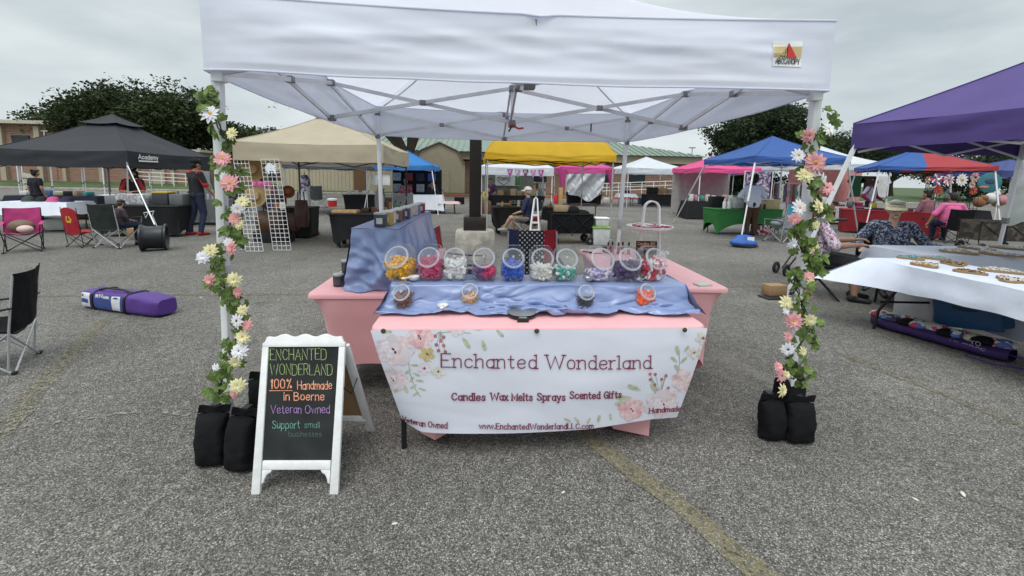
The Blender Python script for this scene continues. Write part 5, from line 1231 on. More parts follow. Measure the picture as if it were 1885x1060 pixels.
b = MB(); b.tube([(29.2, 60, 0), (29.2, 60, 6.4)], .07, 8); b.build('pole', GPOLE, t); b = MB(); b.box((29.2, 60, 6.4), (.9, .3, .12)); b.build('lamp_head', GPLAST, t)
def leafmat(name, c):
    mt = M(name, c, .75, var=.55, scale=.55, transl=.15, spec=.2); return mt
def tree(label, x, y, crowns, n, ls, mat, trunkh, tr=.35, limbs=7, name='tree', seed=1, group=None, per=46):
    rnd = random.Random(seed); t = thing(name, label, 'tree', (x, y, 0), 0, group)
    b = MB(); top = Vector((x, y, trunkh)); b.tube([(x+.1, y, -.1), (x, y, trunkh*.3), (x-.08, y, trunkh*.7), top], [tr*1.35, tr, tr*.85, tr*.75], 9)
    for i in range(limbs):
        c = crowns[i % len(crowns)]; a = rnd.random()*6.28; e = Vector((c[0]+math.cos(a)*c[3]*.65, c[1]+math.sin(a)*c[4]*.6, c[2]+rnd.uniform(-.2, .5)*c[5])); m1 = top.lerp(e, .45)+Vector((rnd.uniform(-.3, .3), 0, rnd.uniform(.1, .6)))
        b.tube([top-Vector((0, 0, .2)), top.lerp(m1, .5)+Vector((0, 0, .15)), m1, m1.lerp(e, .6)+Vector((rnd.uniform(-.3, .3), 0, .2)), e], [tr*.6, tr*.45, tr*.32, tr*.2, .03], 7)
    b.build('trunk', M('tree_bark', (.045, .036, .028), .95, var=.3, scale=6, bump=.6, bscale=12), t)
    vol = np.array([c[3]*c[4]*c[5] for c in crowns]); rg = np.random.default_rng(seed); n = int(n*3.2); K = n//per
    ci = rg.choice(len(crowns), K, p=vol/vol.sum()); C_ = np.array(crowns)[ci]
    d = rg.normal(size=(K, 3)); d /= np.linalg.norm(d, axis=1)[:, None]; d *= (rg.random(K)**.42)[:, None]*1.0
    d *= np.array([1+.42*nz(*(q*2.3+seed))+.25*nz(*(q*5.1+seed)) for q in d])[:, None]
    P = C_[:, :3]+d*C_[:, 3:6]; cs = ls*rg.uniform(.9, 2.0, K)
    Q = np.repeat(P, per, 0)+rg.normal(size=(K*per, 3))*np.repeat(cs, per)[:, None]*np.array([1, 1, .6])
    u = rg.normal(size=Q.shape)*np.array([1, 1, .7]); u /= np.linalg.norm(u, axis=1)[:, None]; w_ = np.cross(u, rg.normal(size=Q.shape)); w_ /= np.linalg.norm(w_, axis=1)[:, None]
    l = (ls*rg.uniform(.6, 1.3, len(Q)))[:, None]; Q -= np.array([x, y, 0])
    vs = np.stack([Q-u*l*.5, Q+w_*l*.27, Q+u*l*.5, Q-w_*l*.27], 1).reshape(-1, 3); me = bpy.data.meshes.new('crown'); nv = len(vs)
    me.vertices.add(nv); me.vertices.foreach_set('co', vs.ravel()); me.loops.add(nv); me.loops.foreach_set('vertex_index', np.arange(nv)); me.polygons.add(nv//4); me.polygons.foreach_set('loop_start', np.arange(0, nv, 4)); me.update(calc_edges=True)
    me.materials.append(mat); o = bpy.data.objects.new('crown', me); COL.objects.link(o); o.parent = t
    return t
LF1, LF2, LF3 = leafmat('live_oak_leaves', (.036, .052, .020)), leafmat('oak_leaves_far', (.042, .062, .028)), leafmat('elm_leaves', (.030, .045, .022))
tree('wide dark live oak spreading behind the black canopy at the left', -31.5, 45, [(-35.3, 45, 6.6, 6.6, 4.6, 2.9), (-29.9, 44, 6.6, 4.0, 3.6, 2.8), (-41.2, 45, 5.6, 3.0, 3.0, 1.9), (-26.8, 46, 4.9, 2.6, 3, 1.8), (-37, 45, 7.6, 4, 3, 2.0), (-33, 45, 4.6, 6, 3, 1.6)], 17000, .36, LF1, 3.4, .5, 14, 'live_oak', 3)
tree('rounded smaller tree between the live oak and the tan canopy', -30.6, 60, [(-30.6, 60, 5.5, 4.6, 3, 2.0), (-28, 60, 4.8, 3.2, 3, 1.8), (-33.4, 60, 4.9, 3, 3, 1.8)], 7000, .34, LF2, 2.6, .3, 7, 'tree', 5)
tree('tree with dark forked limbs showing under the big white canopy', -5.2, 28.5, [(-5.5, 28.5, 8.9, 6.8, 4, 2.6), (-10.4, 28, 7.0, 2.6, 3, 1.6), (-1.5, 28.5, 8.4, 4, 3, 2.3)], 9000, .28, LF1, 2.9, .3, 10, 'tree', 8)
tree('big dense dark tree behind the blue canopy at the right', 26.2, 40, [(26.1, 40, 6.2, 3.9, 3.6, 2.6), (27.4, 40, 7.0, 2.5, 2.6, 1.8), (23.6, 40, 5.6, 2.0, 2.4, 1.5), (28.6, 40, 5.4, 1.7, 2.4, 1.7), (25.7, 40, 4.4, 3.6, 3, 1.4)], 15000, .30, LF3, 2.6, .38, 10, 'tree', 11)
tree('loose mid green tree in the gap between the garland and the purple canopy', 52, 60, [(51.6, 60, 7.0, 3.6, 3, 2.0), (49.8, 60, 6.2, 2.4, 2.6, 2.0)], 4200, .34, LF2, 2.8, .28, 7, 'tree', 13)
tree('low spreading tree under the edge of the purple canopy', 60, 60, [(58.5, 60, 5.6, 4.6, 3, 1.9), (64, 60, 5.2, 4.6, 3, 2.0)], 5200, .34, LF2, 2.4, .28, 7, 'tree', 17)
tree('dark bushy tree far right behind the pinwheel booth', 48, 38, [(46, 38, 3.0, 6, 3, 2.2), (54, 38, 3.3, 7, 3, 2.4)], 6000, .34, LF3, 1.6, .3, 6, 'tree', 19)
tree('round bush by the lamp post behind the pink and blue canopies', 24.3, 42, [(24.3, 42, 1.7, 2.4, 2, 1.5), (28, 42, 1.5, 2.6, 2, 1.4)], 3200, .26, LF3, .6, .15, 5, 'bush', 23)
# ================================================================ BACKGROUND CANOPIES
def fabm(n, c, tr=.3): return M('canopy_'+n, c, .75, var=.06, scale=3, transl=tr, bump=.08, bscale=6)
TAN, YEL, BLU, ROY, PNK, PUR, BLKC, GRYC = fabm('tan', (.50, .44, .33)), fabm('yellow', (.72, .46, .03), .4), fabm('bright_blue', (.04, .20, .52)), fabm('royal_blue', (.045, .12, .38)), fabm('pink', (.62, .10, .32)), fabm('purple', (.075, .048, .19), .06), fabm('black', (.022, .024, .03), .02), fabm('charcoal', (.07, .075, .09), .1)
WHC = fabm('white', (.72, .75, .80), .35); CRED = fabm('brick_red', (.40, .05, .06)); NVY = fabm('navy', (.05, .07, .22), .2)
ac = canopy('black slant leg canopy with a vented top and white lettering over the wheel seller', -10.2, 12.35, 0, 3.05, 1.6, .40, .98, BLKC, M('gunmetal', (.14, .145, .15), .45, metal=.3), slant=.22, sag=.1, vent=.3, foot={1: (-8.25, 10.15)}, wr=.04)
b = MB(); f_ = flat((-8.60, 11.05, 1.82), (0, 1, 0), (0, 0, 1)); write(b, 'Academy', 0, 0, .10, f_, .2, width=.62); b.add([f_(0, -.035, .002), f_(.62, -.035, .002), f_(.62, -.07, .002), f_(0, -.07, .002)], [(0, 1, 2, 3)]); b.build('lettering', WHITE, ac, smooth=0)
tn = canopy('tan canopy with dark legs and two white grid panels hanging at its left', -3.50, 9.98, .01, 2.85, 1.77, .36, .78, TAN, BLKM, sag=.13, wr=.07, vent=.22)
canopy('yellow canopy with a low flat top behind the black light pole', 1.52, 12.05, .02, 3.25, 1.98, .16, .46, YEL, GPOLE, sag=-.25, wr=.06, flatk=.76, tm=BLKM)
wt = canopy('white canopy hung with purple pennants under the yellow canopy', 1.2, 19.05, 0, 3.05, 1.66, .33, .22, WHC, WPOLE, sag=0, flatk=.7)
pk_ = canopy('pink canopy with a silver tarp tied across its front', 5.7, 25.6, 0, 3.0, 1.9, .35, .62, PNK, WPOLE, sag=.1)
canopy('white canopy with a peaked top near the ramp railing', 9.7, 25.8, .02, 3.5, 1.95, .33, .72, WHC, WPOLE, sag=.15)
canopy('bright blue slant leg canopy left of the light pole', -3.42, 18.4, 0, 2.45, 1.78, .2, .62, BLU, WPOLE, slant=.3, sag=.1)
canopy('royal blue slant leg canopy over the green table', 7.85, 11.5, 0, 2.5, 2.05, .15, .62, ROY, WPOLE, slant=.28, sag=.12, foot={0: tuple(G(1362, 452))[:2], 3: tuple(G(1240, 411))[:2], 1: tuple(G(1580, 433))[:2]})
canopy('white peaked canopy behind the royal blue one at the right', 13.7, 17.0, .06, 3.3, 2.1, .25, .75, WHC, WPOLE, sag=.25)
def pickj(k, u, v): return 1 if (.42 < u) and k == 0 else (1 if k == 2 and u < .5 else 0)
canopy('blue and red panelled canopy over the pinwheel booth', 13.7, 12.9, -.515, 2.64, 2.0, .13, .62, ROY, WPOLE, slant=.26, sag=.1, pick=pickj, mats=[ROY, CRED], tm=BLKM)
KX = Vector((4.59, 5.2, 0)); kr = .17; kx = Vector((math.cos(kr), math.sin(kr), 0)); ky = Vector((-math.sin(kr), math.cos(kr), 0)); kc = KX+kx*1.525-ky*1.525
canopy('deep purple canopy with slanted white legs at the right edge over the white table', kc.x, kc.y, kr, 3.05, 1.975, .31, .92, PUR, WPOLE, slant=.3, sag=.05, wr=.03, foot={3: tuple(G(1446, 545))[:2], 2: (7.75, 5.95)}, legs=(2, 3), leg_w=.045)
canopy('charcoal low canopy behind the tan one', -6.1, 17.5, .1, 3.0, 1.75, .12, .55, GRYC, GPOLE, sag=.1, legs=(0, 1, 2, 3))
canopy('bright blue canopy with white rim far behind the royal blue one', 12.2, 21.5, 0, 2.9, 1.95, .22, .5, BLU, WPOLE, sag=.1)
canopy('hot pink canopy partly hidden behind the royal blue one', 9.9, 18.2, 0, 2.6, 1.92, .2, .55, fabm('hot_pink', (.75, .10, .30)), WPOLE, sag=.1)
canopy('navy canopy nearest the brick wall behind the black canopy', -17.6, 20.0, .1, 3.0, 1.75, .18, .5, NVY, WPOLE, sag=.1)
canopy('second navy canopy at the far left behind the white one', -22.2, 21.5, .0, 3.2, 1.75, .2, .5, fabm('dusk_blue', (.10, .12, .27)), WPOLE, sag=.1)
canopy('white canopy at the far left edge behind the black canopy', -17.9, 15.6, 0, 3.0, 1.66, .18, .5, WHC, WPOLE, sag=.1)
canopy('navy canopy far right beyond the pinwheel booth', 21.5, 16.5, -.2, 3.0, 1.95, .25, .5, NVY, WPOLE, sag=.1)
# pennants
for i, (c_, l_) in enumerate(zip(('magenta', 'orchid', 'plum', 'orchid', 'magenta'), 'VENTS')):
    col = {'magenta': (.35, .05, .28), 'orchid': (.45, .2, .45), 'plum': (.12, .03, .12)}[c_]; x = .90+i*.32
    t = thing('pennant', '%s triangular pennant lettered %s on the front of the white canopy' % (c_, l_), 'pennant', (x, 17.5, 1.8), 0, 'pennants on the white canopy'); b = MB(); b.prism([(-.13, .12), (0, -.24), (.13, .12)], (x, 17.47, 1.78), (1, 0, 0), (0, 0, 1), -.006); b.build('flag', M('pennant_'+c_, col), t)
    b = MB(); write(b, l_, x-.05, 1.75, .11, lambda u, v, l: Vector((u, 17.462-l, v)), .16); b.build('lettering', WHITE, t, smooth=0)
# ================================================================ GENERIC SMALL GOODS
def solo(name, label, cat, mb, mat, group=None, **kw): return tag(mb.build(name, mat, **kw), label, cat, group)
def bx(name, label, cat, c, d, mat, rz=0, group=None, bevel=.006): b = MB(); b.box(c, d, rz); return solo(name, label, cat, b, mat, group, bevel=bevel)
def drape_table(label, x, y, rz, L_, D_, H, drop, mat, leg=True, group=None, flare=.06, cat='table'):
    t = thing('draped_table', label, cat, (x, y, 0), rz, group); b = MB()
    def side(u, v):
        s = u*4; k = int(s) % 4; e = s-int(s); cs_ = [(-1, -1), (1, -1), (1, 1), (-1, 1), (-1, -1)]; px, py = lerp(cs_[k][0], cs_[k+1][0], e)*L_/2, lerp(cs_[k][1], cs_[k+1][1], e)*D_/2
        o = 1+(flare*v+.02*v*nz(u*40, v, x))/max(L_, D_)*2; cn = abs(2*e-1)**6
        return (px*o+math.copysign(flare*v*cn, px), py*(1+flare*v/D_*2)+math.copysign(flare*v*cn+.02*v*nz(u*30, x), py), H-v*(drop+.06*drop*cn+.03*nz(u*20, y)*v))
    b.grid(80, 6, side, wrap=True); b.grid(14, 8, lambda u, v: ((u-.5)*L_, (v-.5)*D_, H+.001)); b.build('tablecloth', mat, t, local=True, smooth=50)
    if leg:
        for sx_ in (-1, 1):
            for sy_ in (-1, 1): b = MB(); b.tube([(sx_*(L_/2-.12), sy_*(D_/2-.1), 0), (sx_*(L_/2-.16), sy_*(D_/2-.12), H-.02)], .014, 7); b.build('leg', BLKM, t, local=True)
    return t
def bottle(label, p, h, r, mat, cap, group=None, name='bottle', cat='bottle'):
    t = thing(name, label, cat, p, 0, group); b = MB(); b.lathe([(0, 0), (r, 0), (r*1.02, h*.1), (r, h*.62), (r*.4, h*.78), (0, h*.78)], 14); b.build('body', mat, t, local=True); b = MB(); b.lathe([(0, h*.77), (r*.38, h*.77), (r*.36, h), (0, h)], 10); b.build('cap', cap, t, local=True); return t
BLKT = M('black_stretch_cover', (.010, .010, .012), .8, var=.2)
# ================================================================ LEFT: BLACK CANOPY BOOTH
stretch_table('black stretch covered table under the black canopy with a printed box on top', -8.05, 10.45, .03, 1.85, .7, .74, BLKT, arch=.12, pull=.08, foot=.08)
p0 = G(280, 405)
bx('printed_box', 'white box printed with grey drawings on the black covered table', 'box', (-8.25, 10.4, .865), (.62, .3, .24), pat('printed_white_card', [(.55, .55, .55), (.5, .5, .52), (.2, .2, .22), (.6, .6, .6)], 9, kind='noise'))
bx('storage_tub', 'dark grey tub with yellow trim right of the printed box', 'tub', (-7.66, 10.5, .88), (.34, .3, .27), DGREY); bx('flat_crate', 'flat yellow tray lying on the dark grey tub', 'tray', (-7.66, 10.5, 1.03), (.33, .29, .03), M('yellow_plastic', (.55, .38, .05)))
bx('storage_tub', 'mid grey tub at the right end of the black covered table', 'tub', (-7.30, 10.5, .87), (.3, .3, .25), M('grey_tub', (.12, .125, .13)))
bx('storage_tub', 'short grey case left of the printed box on the black table', 'tub', (-8.68, 10.4, .85), (.24, .3, .2), M('grey_case', (.2, .2, .21)))
bx('cardboard_box', 'small cardboard box on the asphalt beside the black wheel rim', 'box', G(247, 442)+Vector((0, .1, .13)), (.28, .22, .26), CARD)
t = thing('wheel_rim', 'black alloy truck wheel rim used as a tent weight by the black canopy', 'wheel', G(278, 462)+Vector((0, .1, 0)), R(-62))
Qx = Matrix.Rotation(R(90), 3, 'X'); rr = .255
b = MB(); b.lathe([(rr*.9, -.2), (rr, -.2), (rr, -.17), (rr*.86, -.14), (rr*.84, .1), (rr*.93, .15), (rr, .17), (rr, .2), (rr*.92, .2), (rr*.82, .1), (rr*.8, -.12), (rr*.9, -.2)], 40, (0, 0, rr), Rm=Qx); b.build('barrel', M('rim_black', (.035, .038, .04), .35, metal=.5), t, local=True)
for i in range(6):
    b = MB(); a = i*math.pi/3; c, s_ = math.cos(a), math.sin(a); b.bar((c*.03, -.12, rr+s_*.03), (c*rr*.88, -.17, rr+s_*rr*.88), .055, .05, up=(0, 1, 0)); b.build('spoke', M('rim_dark', (.015, .015, .016), .3, metal=.5), t, local=True, bevel=.008)
b = MB(); b.lathe([(0, .11), (.06, .11), (.06, .15), (0, .16)], 20, (0, 0, rr), Rm=Qx); b.build('hub', BLKM, t, local=True)
b = MB(); a = PY(235, 305, 10.75); c = G(279, 462)+Vector((.02, .1, .5)); k_ = a.lerp(c, .82); b.tube([a, k_, c], .012, 6); b.tube([k_, k_+Vector((-.1, 0, -.02)), k_+Vector((-.07, 0, -.12)), k_], .01, 6); b.tube([k_, k_+Vector((.1, 0, .02)), k_+Vector((.06, 0, -.06)), k_+Vector((.12, .02, -.3))], .01, 6)
solo('guy_rope', 'white tie rope knotted from the black canopy down to the wheel rim', 'rope', b, WPOLE)
BRD = M('black_polo', (.014, .013, .015), .85)
person('standing man in black and red polo, jeans and dark cap beside the black canopy table', G(362, 433)+Vector((0, .1, 0)), R(155), SKM, (BRD, M('polo_red', (.40, .02, .025), .85)), JEANS, HBK, s=1.06, sleeve=.45, cap=BLACK, shoes=RED, arms=[((-.27, -.05, .2), (-.26, -.2, -.0)), ((.3, -.1, .25), (.22, -.32, .22))], legs_=[((-.12, -.05, .5), (-.16, .06, .09)), ((.1, .03, .5), (.14, .14, .09))])
person('woman with curly dark hair in a red and black shirt behind the printed box', Vector((-9.02, 11.35, 0)), R(25), SKM, (BRD, M('polo_red', (.40, .02, .025))), BLKT, HBK, s=.9, sleeve=.4, hairst='curly', arms=[((-.25, -.1, .2), (-.05, -.33, .2)), ((.25, -.1, .2), (.1, -.35, .2))])
c1_ = camp_chair('dark green camp chair with silver legs and a child sitting in it', G(203, 457)+Vector((.0, .2, 0)), R(172), M('bottle_green_fabric', (.012, .02, .016), .85), GPOLE, backh=.86)
person('small child in a black cap leaning over the arm of the dark green camp chair', c1_.location+Vector((.12, -.05, 0)), R(150), SKL, M('floral_dark', (.06, .04, .05), .9, var=.5, scale=30), JEANS, HBR, 'sit', s=.62, seat=.40, cap=BLKM, sleeve=.5, head=(.6, .3))
camp_chair('small red camp chair shaped like a cartoonish T shirt back, printed with a yellow ring', G(143, 455)+Vector((0, .15, 0)), R(165), RED, BLKM, s=.72, backh=1.1, arm=False, arch=True, printed=lambda u, v: 1 if .09 < math.hypot((u-.5), (v-.55)*1.1) < .16 else 0, back=[RED, M('print_yellow', (.6, .42, .05))]).__setitem__('label', 'small bright red camp chair with a yellow ring printed on its back')
pc = camp_chair('pink camp chair loaded with bags at the far left', G(50, 466)+Vector((-.25, .2, 0)), R(40), M('hot_pink_fabric', (.42, .04, .17), .8), BLKM, backh=.92, s=.85)
b = MB(); b.ell(pc.location+Vector((.0, 0, .46)), (.2, .16, .13)); solo('handbag', 'brown slouchy handbag sitting on the pink camp chair', 'bag', b, M('taupe_leather', (.14, .09, .06), .6, bump=.4, bscale=20))
b = MB(); b.ell(pc.location+Vector((.18, -.12, .43)), (.12, .1, .07)); solo('folded_cloth', 'pale pink folded cloth beside the brown handbag on the pink chair', 'cloth', b, M('pale_pink_cloth', (.6, .42, .4), .9))
drape_table('white clothed table with caps on it at the far left', -10.75, 10.95, .05, 1.5, .75, .74, .30, WCLOTH)
hg = 'knitted caps on the far left white table'
for i, (c_, n_) in enumerate((((.05, .07, .06), 'dark green'), ((.02, .02, .025), 'black'), ((.5, .1, .25), 'pink'), ((.03, .03, .06), 'navy'))):
    p = Vector((-11.0+.25*i+.06*(i > 1), 10.8+.06*(i % 2), .742)); t = thing('knit_cap', '%s knitted cap on the far left white table' % n_, 'cap', p, 0, hg); b = MB(); b.lathe([(.115, 0), (.12, .03), (.1, .09), (.05, .125), (0, .13)], 16); b.build('crown', M('knit_'+n_.replace(' ', '_'), c_, .95, bump=.5, bscale=50), t, local=True); b = MB(); b.lathe([(.118, 0), (.128, .008), (.126, .035), (.117, .035)], 16); b.build('cuff', M('knit_cuff_'+n_.replace(' ', '_'), tuple(q*1.3 for q in c_), .95), t, local=True)
bx('clear_bag', 'crumpled clear plastic bag on the asphalt behind the red camp chair', 'bag', G(105, 425)+Vector((0, .1, .16)), (.5, .35, .3), M('crumpled_clear', (.5, .52, .5), .3, bump=.8, bscale=9), .3, bevel=.08)
person('dark haired woman in black seen from behind at the far left', Vector((-13.0, 13.0, 0)), R(170), SKM, M('black_top', (.012, .01, .02), .9), BLKT, HBK, s=.87, hairst='bun', sleeve=.3)
t = thing('display_board', 'cream display board with rows of dark samples leaning behind the knit caps', 'display board', (-13.7, 15, 0)); b = MB(); a = PY(40, 320, 14.6); 
b.add([PY(50, 370, 14.6), PY(81, 366, 14.8), PY(70, 322, 14.8), PY(38, 317, 14.6)], [(0, 1, 2, 3)]); b.build('panel', M('cream_board', (.55, .53, .42), .7), t, solid=.02)
b = MB()
for r_ in range(4):
    for i in range(6):
        f = (i+.7)/7; q = (r_+1)/5; p = PY(50, 370, 14.55).lerp(PY(81, 366, 14.75), f).lerp(PY(38, 317, 14.55).lerp(PY(70, 322, 14.75), f), q); b.box(p, (.05, .01, .035))
b.build('samples', BLKP, t)
drape_table('low white covered table with a curved hem behind the red chair', -12.05, 14.6, .1, 1.1, .7, .72, .22, WCLOTH)
bx('cardboard_box', 'larger cardboard box under the curved hem white table', 'box', (-11.9, 14.4, .2), (.6, .4, .36), CARD); bx('cardboard_box', 'flatter cardboard box left of the larger one under the white table', 'box', (-12.75, 14.3, .14), (.6, .4, .24), CARD)
drape_table('dark covered goods table behind the knit caps at the far left', -13.2, 13.9, .1, 2.4, .7, .72, .5, M('navy_cloth', (.02, .02, .04), .9))
for i in range(7): bx('wares_box', 'small %s box among the wares on the dark table behind the caps' % ('white', 'grey', 'blue', 'cream', 'black', 'tan', 'teal')[i], 'box', (-14.1+.3*i, 13.8+.05*(i % 2), .79), (.2, .2, .12+.03*(i % 3)), M('ware_%d' % i, ((.6, .6, .6), (.25, .25, .26), (.05, .14, .3), (.5, .47, .35), (.02, .02, .02), (.3, .2, .12), (.05, .22, .24))[i]), .2*i)
camp_chair('grey camp chair behind the man in the black and red polo', Vector((-7.7, 13.6, 0)), 1.0, NAVY, BLKM)
bx('sign_board', 'tall grey sign board behind the standing man under the black canopy', 'sign', (-8.35, 12.9, 1.1), (.5, .04, .9), M('grey_board', (.22, .24, .24)))
for i in range(6): bottle('small %s bottle on the back table under the black canopy' % ('green', 'black', 'clear', 'red', 'silver', 'brown')[i], Vector((-9.3+.28*i, 12.9, .74)), .22, .04, M('bott_%d' % i, ((.05, .2, .1), (.02, .02, .02), (.5, .52, .52), (.4, .03, .03), (.4, .4, .42), (.1, .05, .03))[i], .3), BLKP)
drape_table('grey covered back table under the black canopy', -8.6, 13.0, 0, 1.9, .6, .74, .6, M('slate_cloth', (.12, .125, .13)))
# ================================================================ TAN CANOPY BOOTH
def gridwall(label, tl, tr_, br, bl_, nx_, nz_):
    t = thing('grid_panel', label, 'grid panel', (bl_+br)/2, 0, 'white wire grid panels'); b = MB()
    for i in range(nx_+1): b.tube([bl_.lerp(br, i/nx_), tl.lerp(tr_, i/nx_)], .005, 5)
    b.build('upright_wires', WPOLE, t); b = MB()
    for j in range(nz_+1): b.tube([bl_.lerp(tl, j/nz_), br.lerp(tr_, j/nz_)], .005, 5)
    b.build('cross_wires', WPOLE, t)
Z = Vector((0, 0, .02))
gridwall('white wire grid panel close to the garland, hung with straw hats', PY(430, 293, 8.55), PY(457, 293, 8.55), G(485, 464)+Z, G(453, 464)+Z, 4, 21)
gridwall('white wire grid panel standing right of the straw hats in front of brown bags', PY(480, 293, 8.5), PY(513, 293, 8.5), G(536, 462)+Z, G(503, 462)+Z, 4, 21)
STRAW = M('straw', (.36, .23, .10), .85, var=.2, scale=40, bump=.4, bscale=60)
def hat(label, x, y, Y, r, mat):
    c = PY(x, y, Y); Q = frame_to((.45, -1, .1)); t = thing('straw_hat', label, 'hat', c); b = MB(); b.lathe([(0, .1), (r*.35, .1), (r*.45, .06), (r*.5, .0)], 24, c, Rm=Q); b.build('hat_crown', mat, t); b = MB(); b.lathe([(r*.5, 0), (r*.8, -.012), (r, .015), (r*.98, .02), (r*.8, -.004), (r*.5, .008)], 28, c, Rm=Q); b.build('brim', mat, t)
hat('wide golden straw hat hanging high on the grid panel by the garland', 463, 312, 8.75, .24, STRAW); hat('pale straw hat hanging lower on the grid panel by the garland', 468, 361, 8.75, .22, M('straw_pale', (.45, .32, .16), .85, var=.2, scale=40)); hat('rust brown felt hat right of the second grid panel', 530, 353, 9.0, .13, M('rust_felt', (.16, .055, .02), .9, var=.2))
person('woman in a bright pink top with long hair behind the grid panels', G(478, 425)+Vector((0, .2, 0)), R(-120), SKM, M('candy_pink', (.62, .13, .36), .8), M('grey_jeans', (.2, .23, .25), .9), HBR, s=.95, sleeve=.9, hairst='long')
LEA = M('brown_leather', (.075, .036, .018), .5, var=.35, scale=8, bump=.3, bscale=18); LEA2 = M('dark_leather', (.03, .018, .013), .5, var=.3, bump=.3, bscale=18); LEA3 = M('oxblood_leather', (.05, .02, .017), .5, var=.3, bump=.3, bscale=18)
def duffel(label, c, d, mat, rz=0):
    t = thing('leather_bag', label, 'bag', c, rz); b = MB(); b.grid(24, 12, lambda u, v: (d[0]/2*math.copysign(abs(math.cos(6.283*u))**.6, math.cos(6.283*u))*(.8+.2*math.sin(math.pi*v)), d[1]/2*math.copysign(abs(math.sin(6.283*u))**.6, math.sin(6.283*u))*(.35+.65*math.sin(math.pi*min(v+.2, 1)*.85)), d[2]*v), wrap=True); b.build('bag_body', mat, t, local=True); b = MB(); b.tube([(-d[0]*.25, 0, d[2]*.9), (-d[0]*.2, -.02, d[2]*1.3), (d[0]*.2, -.02, d[2]*1.3), (d[0]*.25, 0, d[2]*.9)], .014, 6); b.build('handle', LEA2, t, local=True); return t
g_ = G(492, 446)
bx('display_crate', 'black crate on the asphalt carrying the brown leather bags', 'crate', (g_.x+.1, g_.y+.1, .12), (.75, .4, .24), BLKT)
duffel('big brown leather duffel standing on the black crate behind the grid panel', Vector((g_.x+.08, g_.y+.02, .245)), (.62, .3, .45), LEA); duffel('dark leather bag stacked on top behind the second grid panel', Vector((g_.x+.1, g_.y+.2, .72)), (.5, .25, .42), LEA2); duffel('oxblood leather tote hanging beside the right grid panel', Vector((g_.x+.75, g_.y+.05, .35)), (.3, .2, .6), LEA3)
duffel('oxblood backpack on the black crate beside the brown duffel', Vector((g_.x+.5, g_.y+.15, .25)), (.3, .22, .4), LEA3)
for i in range(9): duffel('small %s pouch hanging inside the second grid panel' % ('cream', 'black', 'brown', 'tan', 'maroon', 'grey', 'navy', 'rust', 'ivory')[i], PY(490+11*(i % 3)+i//3*4, 325+26*(i//3), 8.75)-Vector((0, 0, .1)), (.12, .06, .16), M('pouch_%d' % i, ((.15, .1, .06), (.02, .02, .02), (.1, .05, .03), (.3, .2, .1), (.12, .02, .03), (.2, .2, .2), (.03, .03, .08), (.2, .07, .03), (.55, .52, .46))[i]))
stretch_table('narrow black covered table at the back left of the tan canopy', -4.55, 10.5, 0, .75, .6, .74, BLKT, arch=.05, pull=.03, foot=.02)
stretch_table('black stretch covered table with wooden trays in front of the tan canopy post', -2.42, 9.2, .05, 1.75, .72, .74, BLKT, arch=.2, pull=.1, foot=.14)
bx('wooden_tray', 'pale wooden tray at the left end of the black table', 'tray', (-2.95, 9.0, .77), (.5, .3, .06), LWOOD)
for i in range(6): bx('carved_block', 'carved %s wood block number of the row on the black table' % ('dark', 'red brown', 'knotty', 'striped', 'pale', 'charred')[i], 'wood block', (-2.6+.17*i, 9.25+.05*(i % 2), .79), (.15, .2, .08+.02*(i % 3)), M('wood_%d' % i, ((.06, .035, .02), (.16, .07, .04), (.2, .12, .06), (.12, .08, .05), (.3, .2, .1), (.03, .02, .015))[i], .7, var=.4, scale=18), .2*i)['label'] = 'carved %s wood block in the jumble on the black table' % ('dark', 'red brown', 'knotty', 'striped', 'pale', 'charred')[i]
t = thing('bottle_lamp', 'tall dark metal bottle sculpture standing on the wooden trays', 'sculpture', Vector((-2.33, 9.3, .8))); b = MB(); b.lathe([(0, 0), (.1, 0), (.11, .25), (.07, .38), (.035, .5), (.035, .62), (.045, .64), (0, .65)], 18); b.build('body', GPLAST, t, local=True); b = MB(); b.tube([(.12, 0, 0), (.1, 0, .3), (.05, 0, .5)], .012, 6); b.build('rod', BLKM, t, local=True)
for i in range(4):
    p = Vector((-2.12+.11*i, 9.35, .745)); bottle('%s glass bottle right of the metal sculpture on the black table' % ('amber', 'green', 'smoky', 'brown')[i], p, .28-.03*i, .04, M('bgl_%d' % i, ((.2, .1, .03), (.03, .09, .04), (.08, .08, .08), (.08, .04, .02))[i], .2), BLKP)
t = thing('toy_cart', 'colourful carved bird and cart toys on the asphalt under the tan canopy', 'toy', G(574, 430)); b = MB(); c = G(574, 432); b.ell(c+Vector((-.05, 0, .12)), (.14, .1, .1)); b.ell(c+Vector((.1, 0, .06)), (.12, .1, .06), mi=1); b.cap(c+Vector((.1, 0, .16)), c+Vector((.16, 0, .3)), .04, .03, 8, 2); b.ell(c+Vector((-.2, .05, .07)), (.1, .1, .07), mi=2); b.build('body', [M('toy_red', (.3, .06, .05)), M('toy_orange', (.45, .2, .08)), M('toy_teal', (.05, .13, .15))], t)
t = thing('hanging_outfit', 'purple and white patterned top with white trousers hanging on a stand', 'clothes', G(563, 391)); b = MB(); c = G(563, 391); b.grid(16, 6, lambda u, v: (c.x+(.2+.04*v)*math.cos(6.283*u)*(.5+.5*min(1, v*3)), c.y+.12*math.sin(6.283*u), 1.5-.62*v+.03*math.sin(u*30)*v), wrap=True); b.build('top', pat('purple_white', [(.55, .55, .6), (.10, .05, .22), (.2, .12, .35), (.6, .6, .62)], 14), t)
b = MB()
for s_ in (-.08, .08): b.tube([(c.x+s_, c.y, .95), (c.x+s_*1.1, c.y, .12)], [.1, .11], 10)
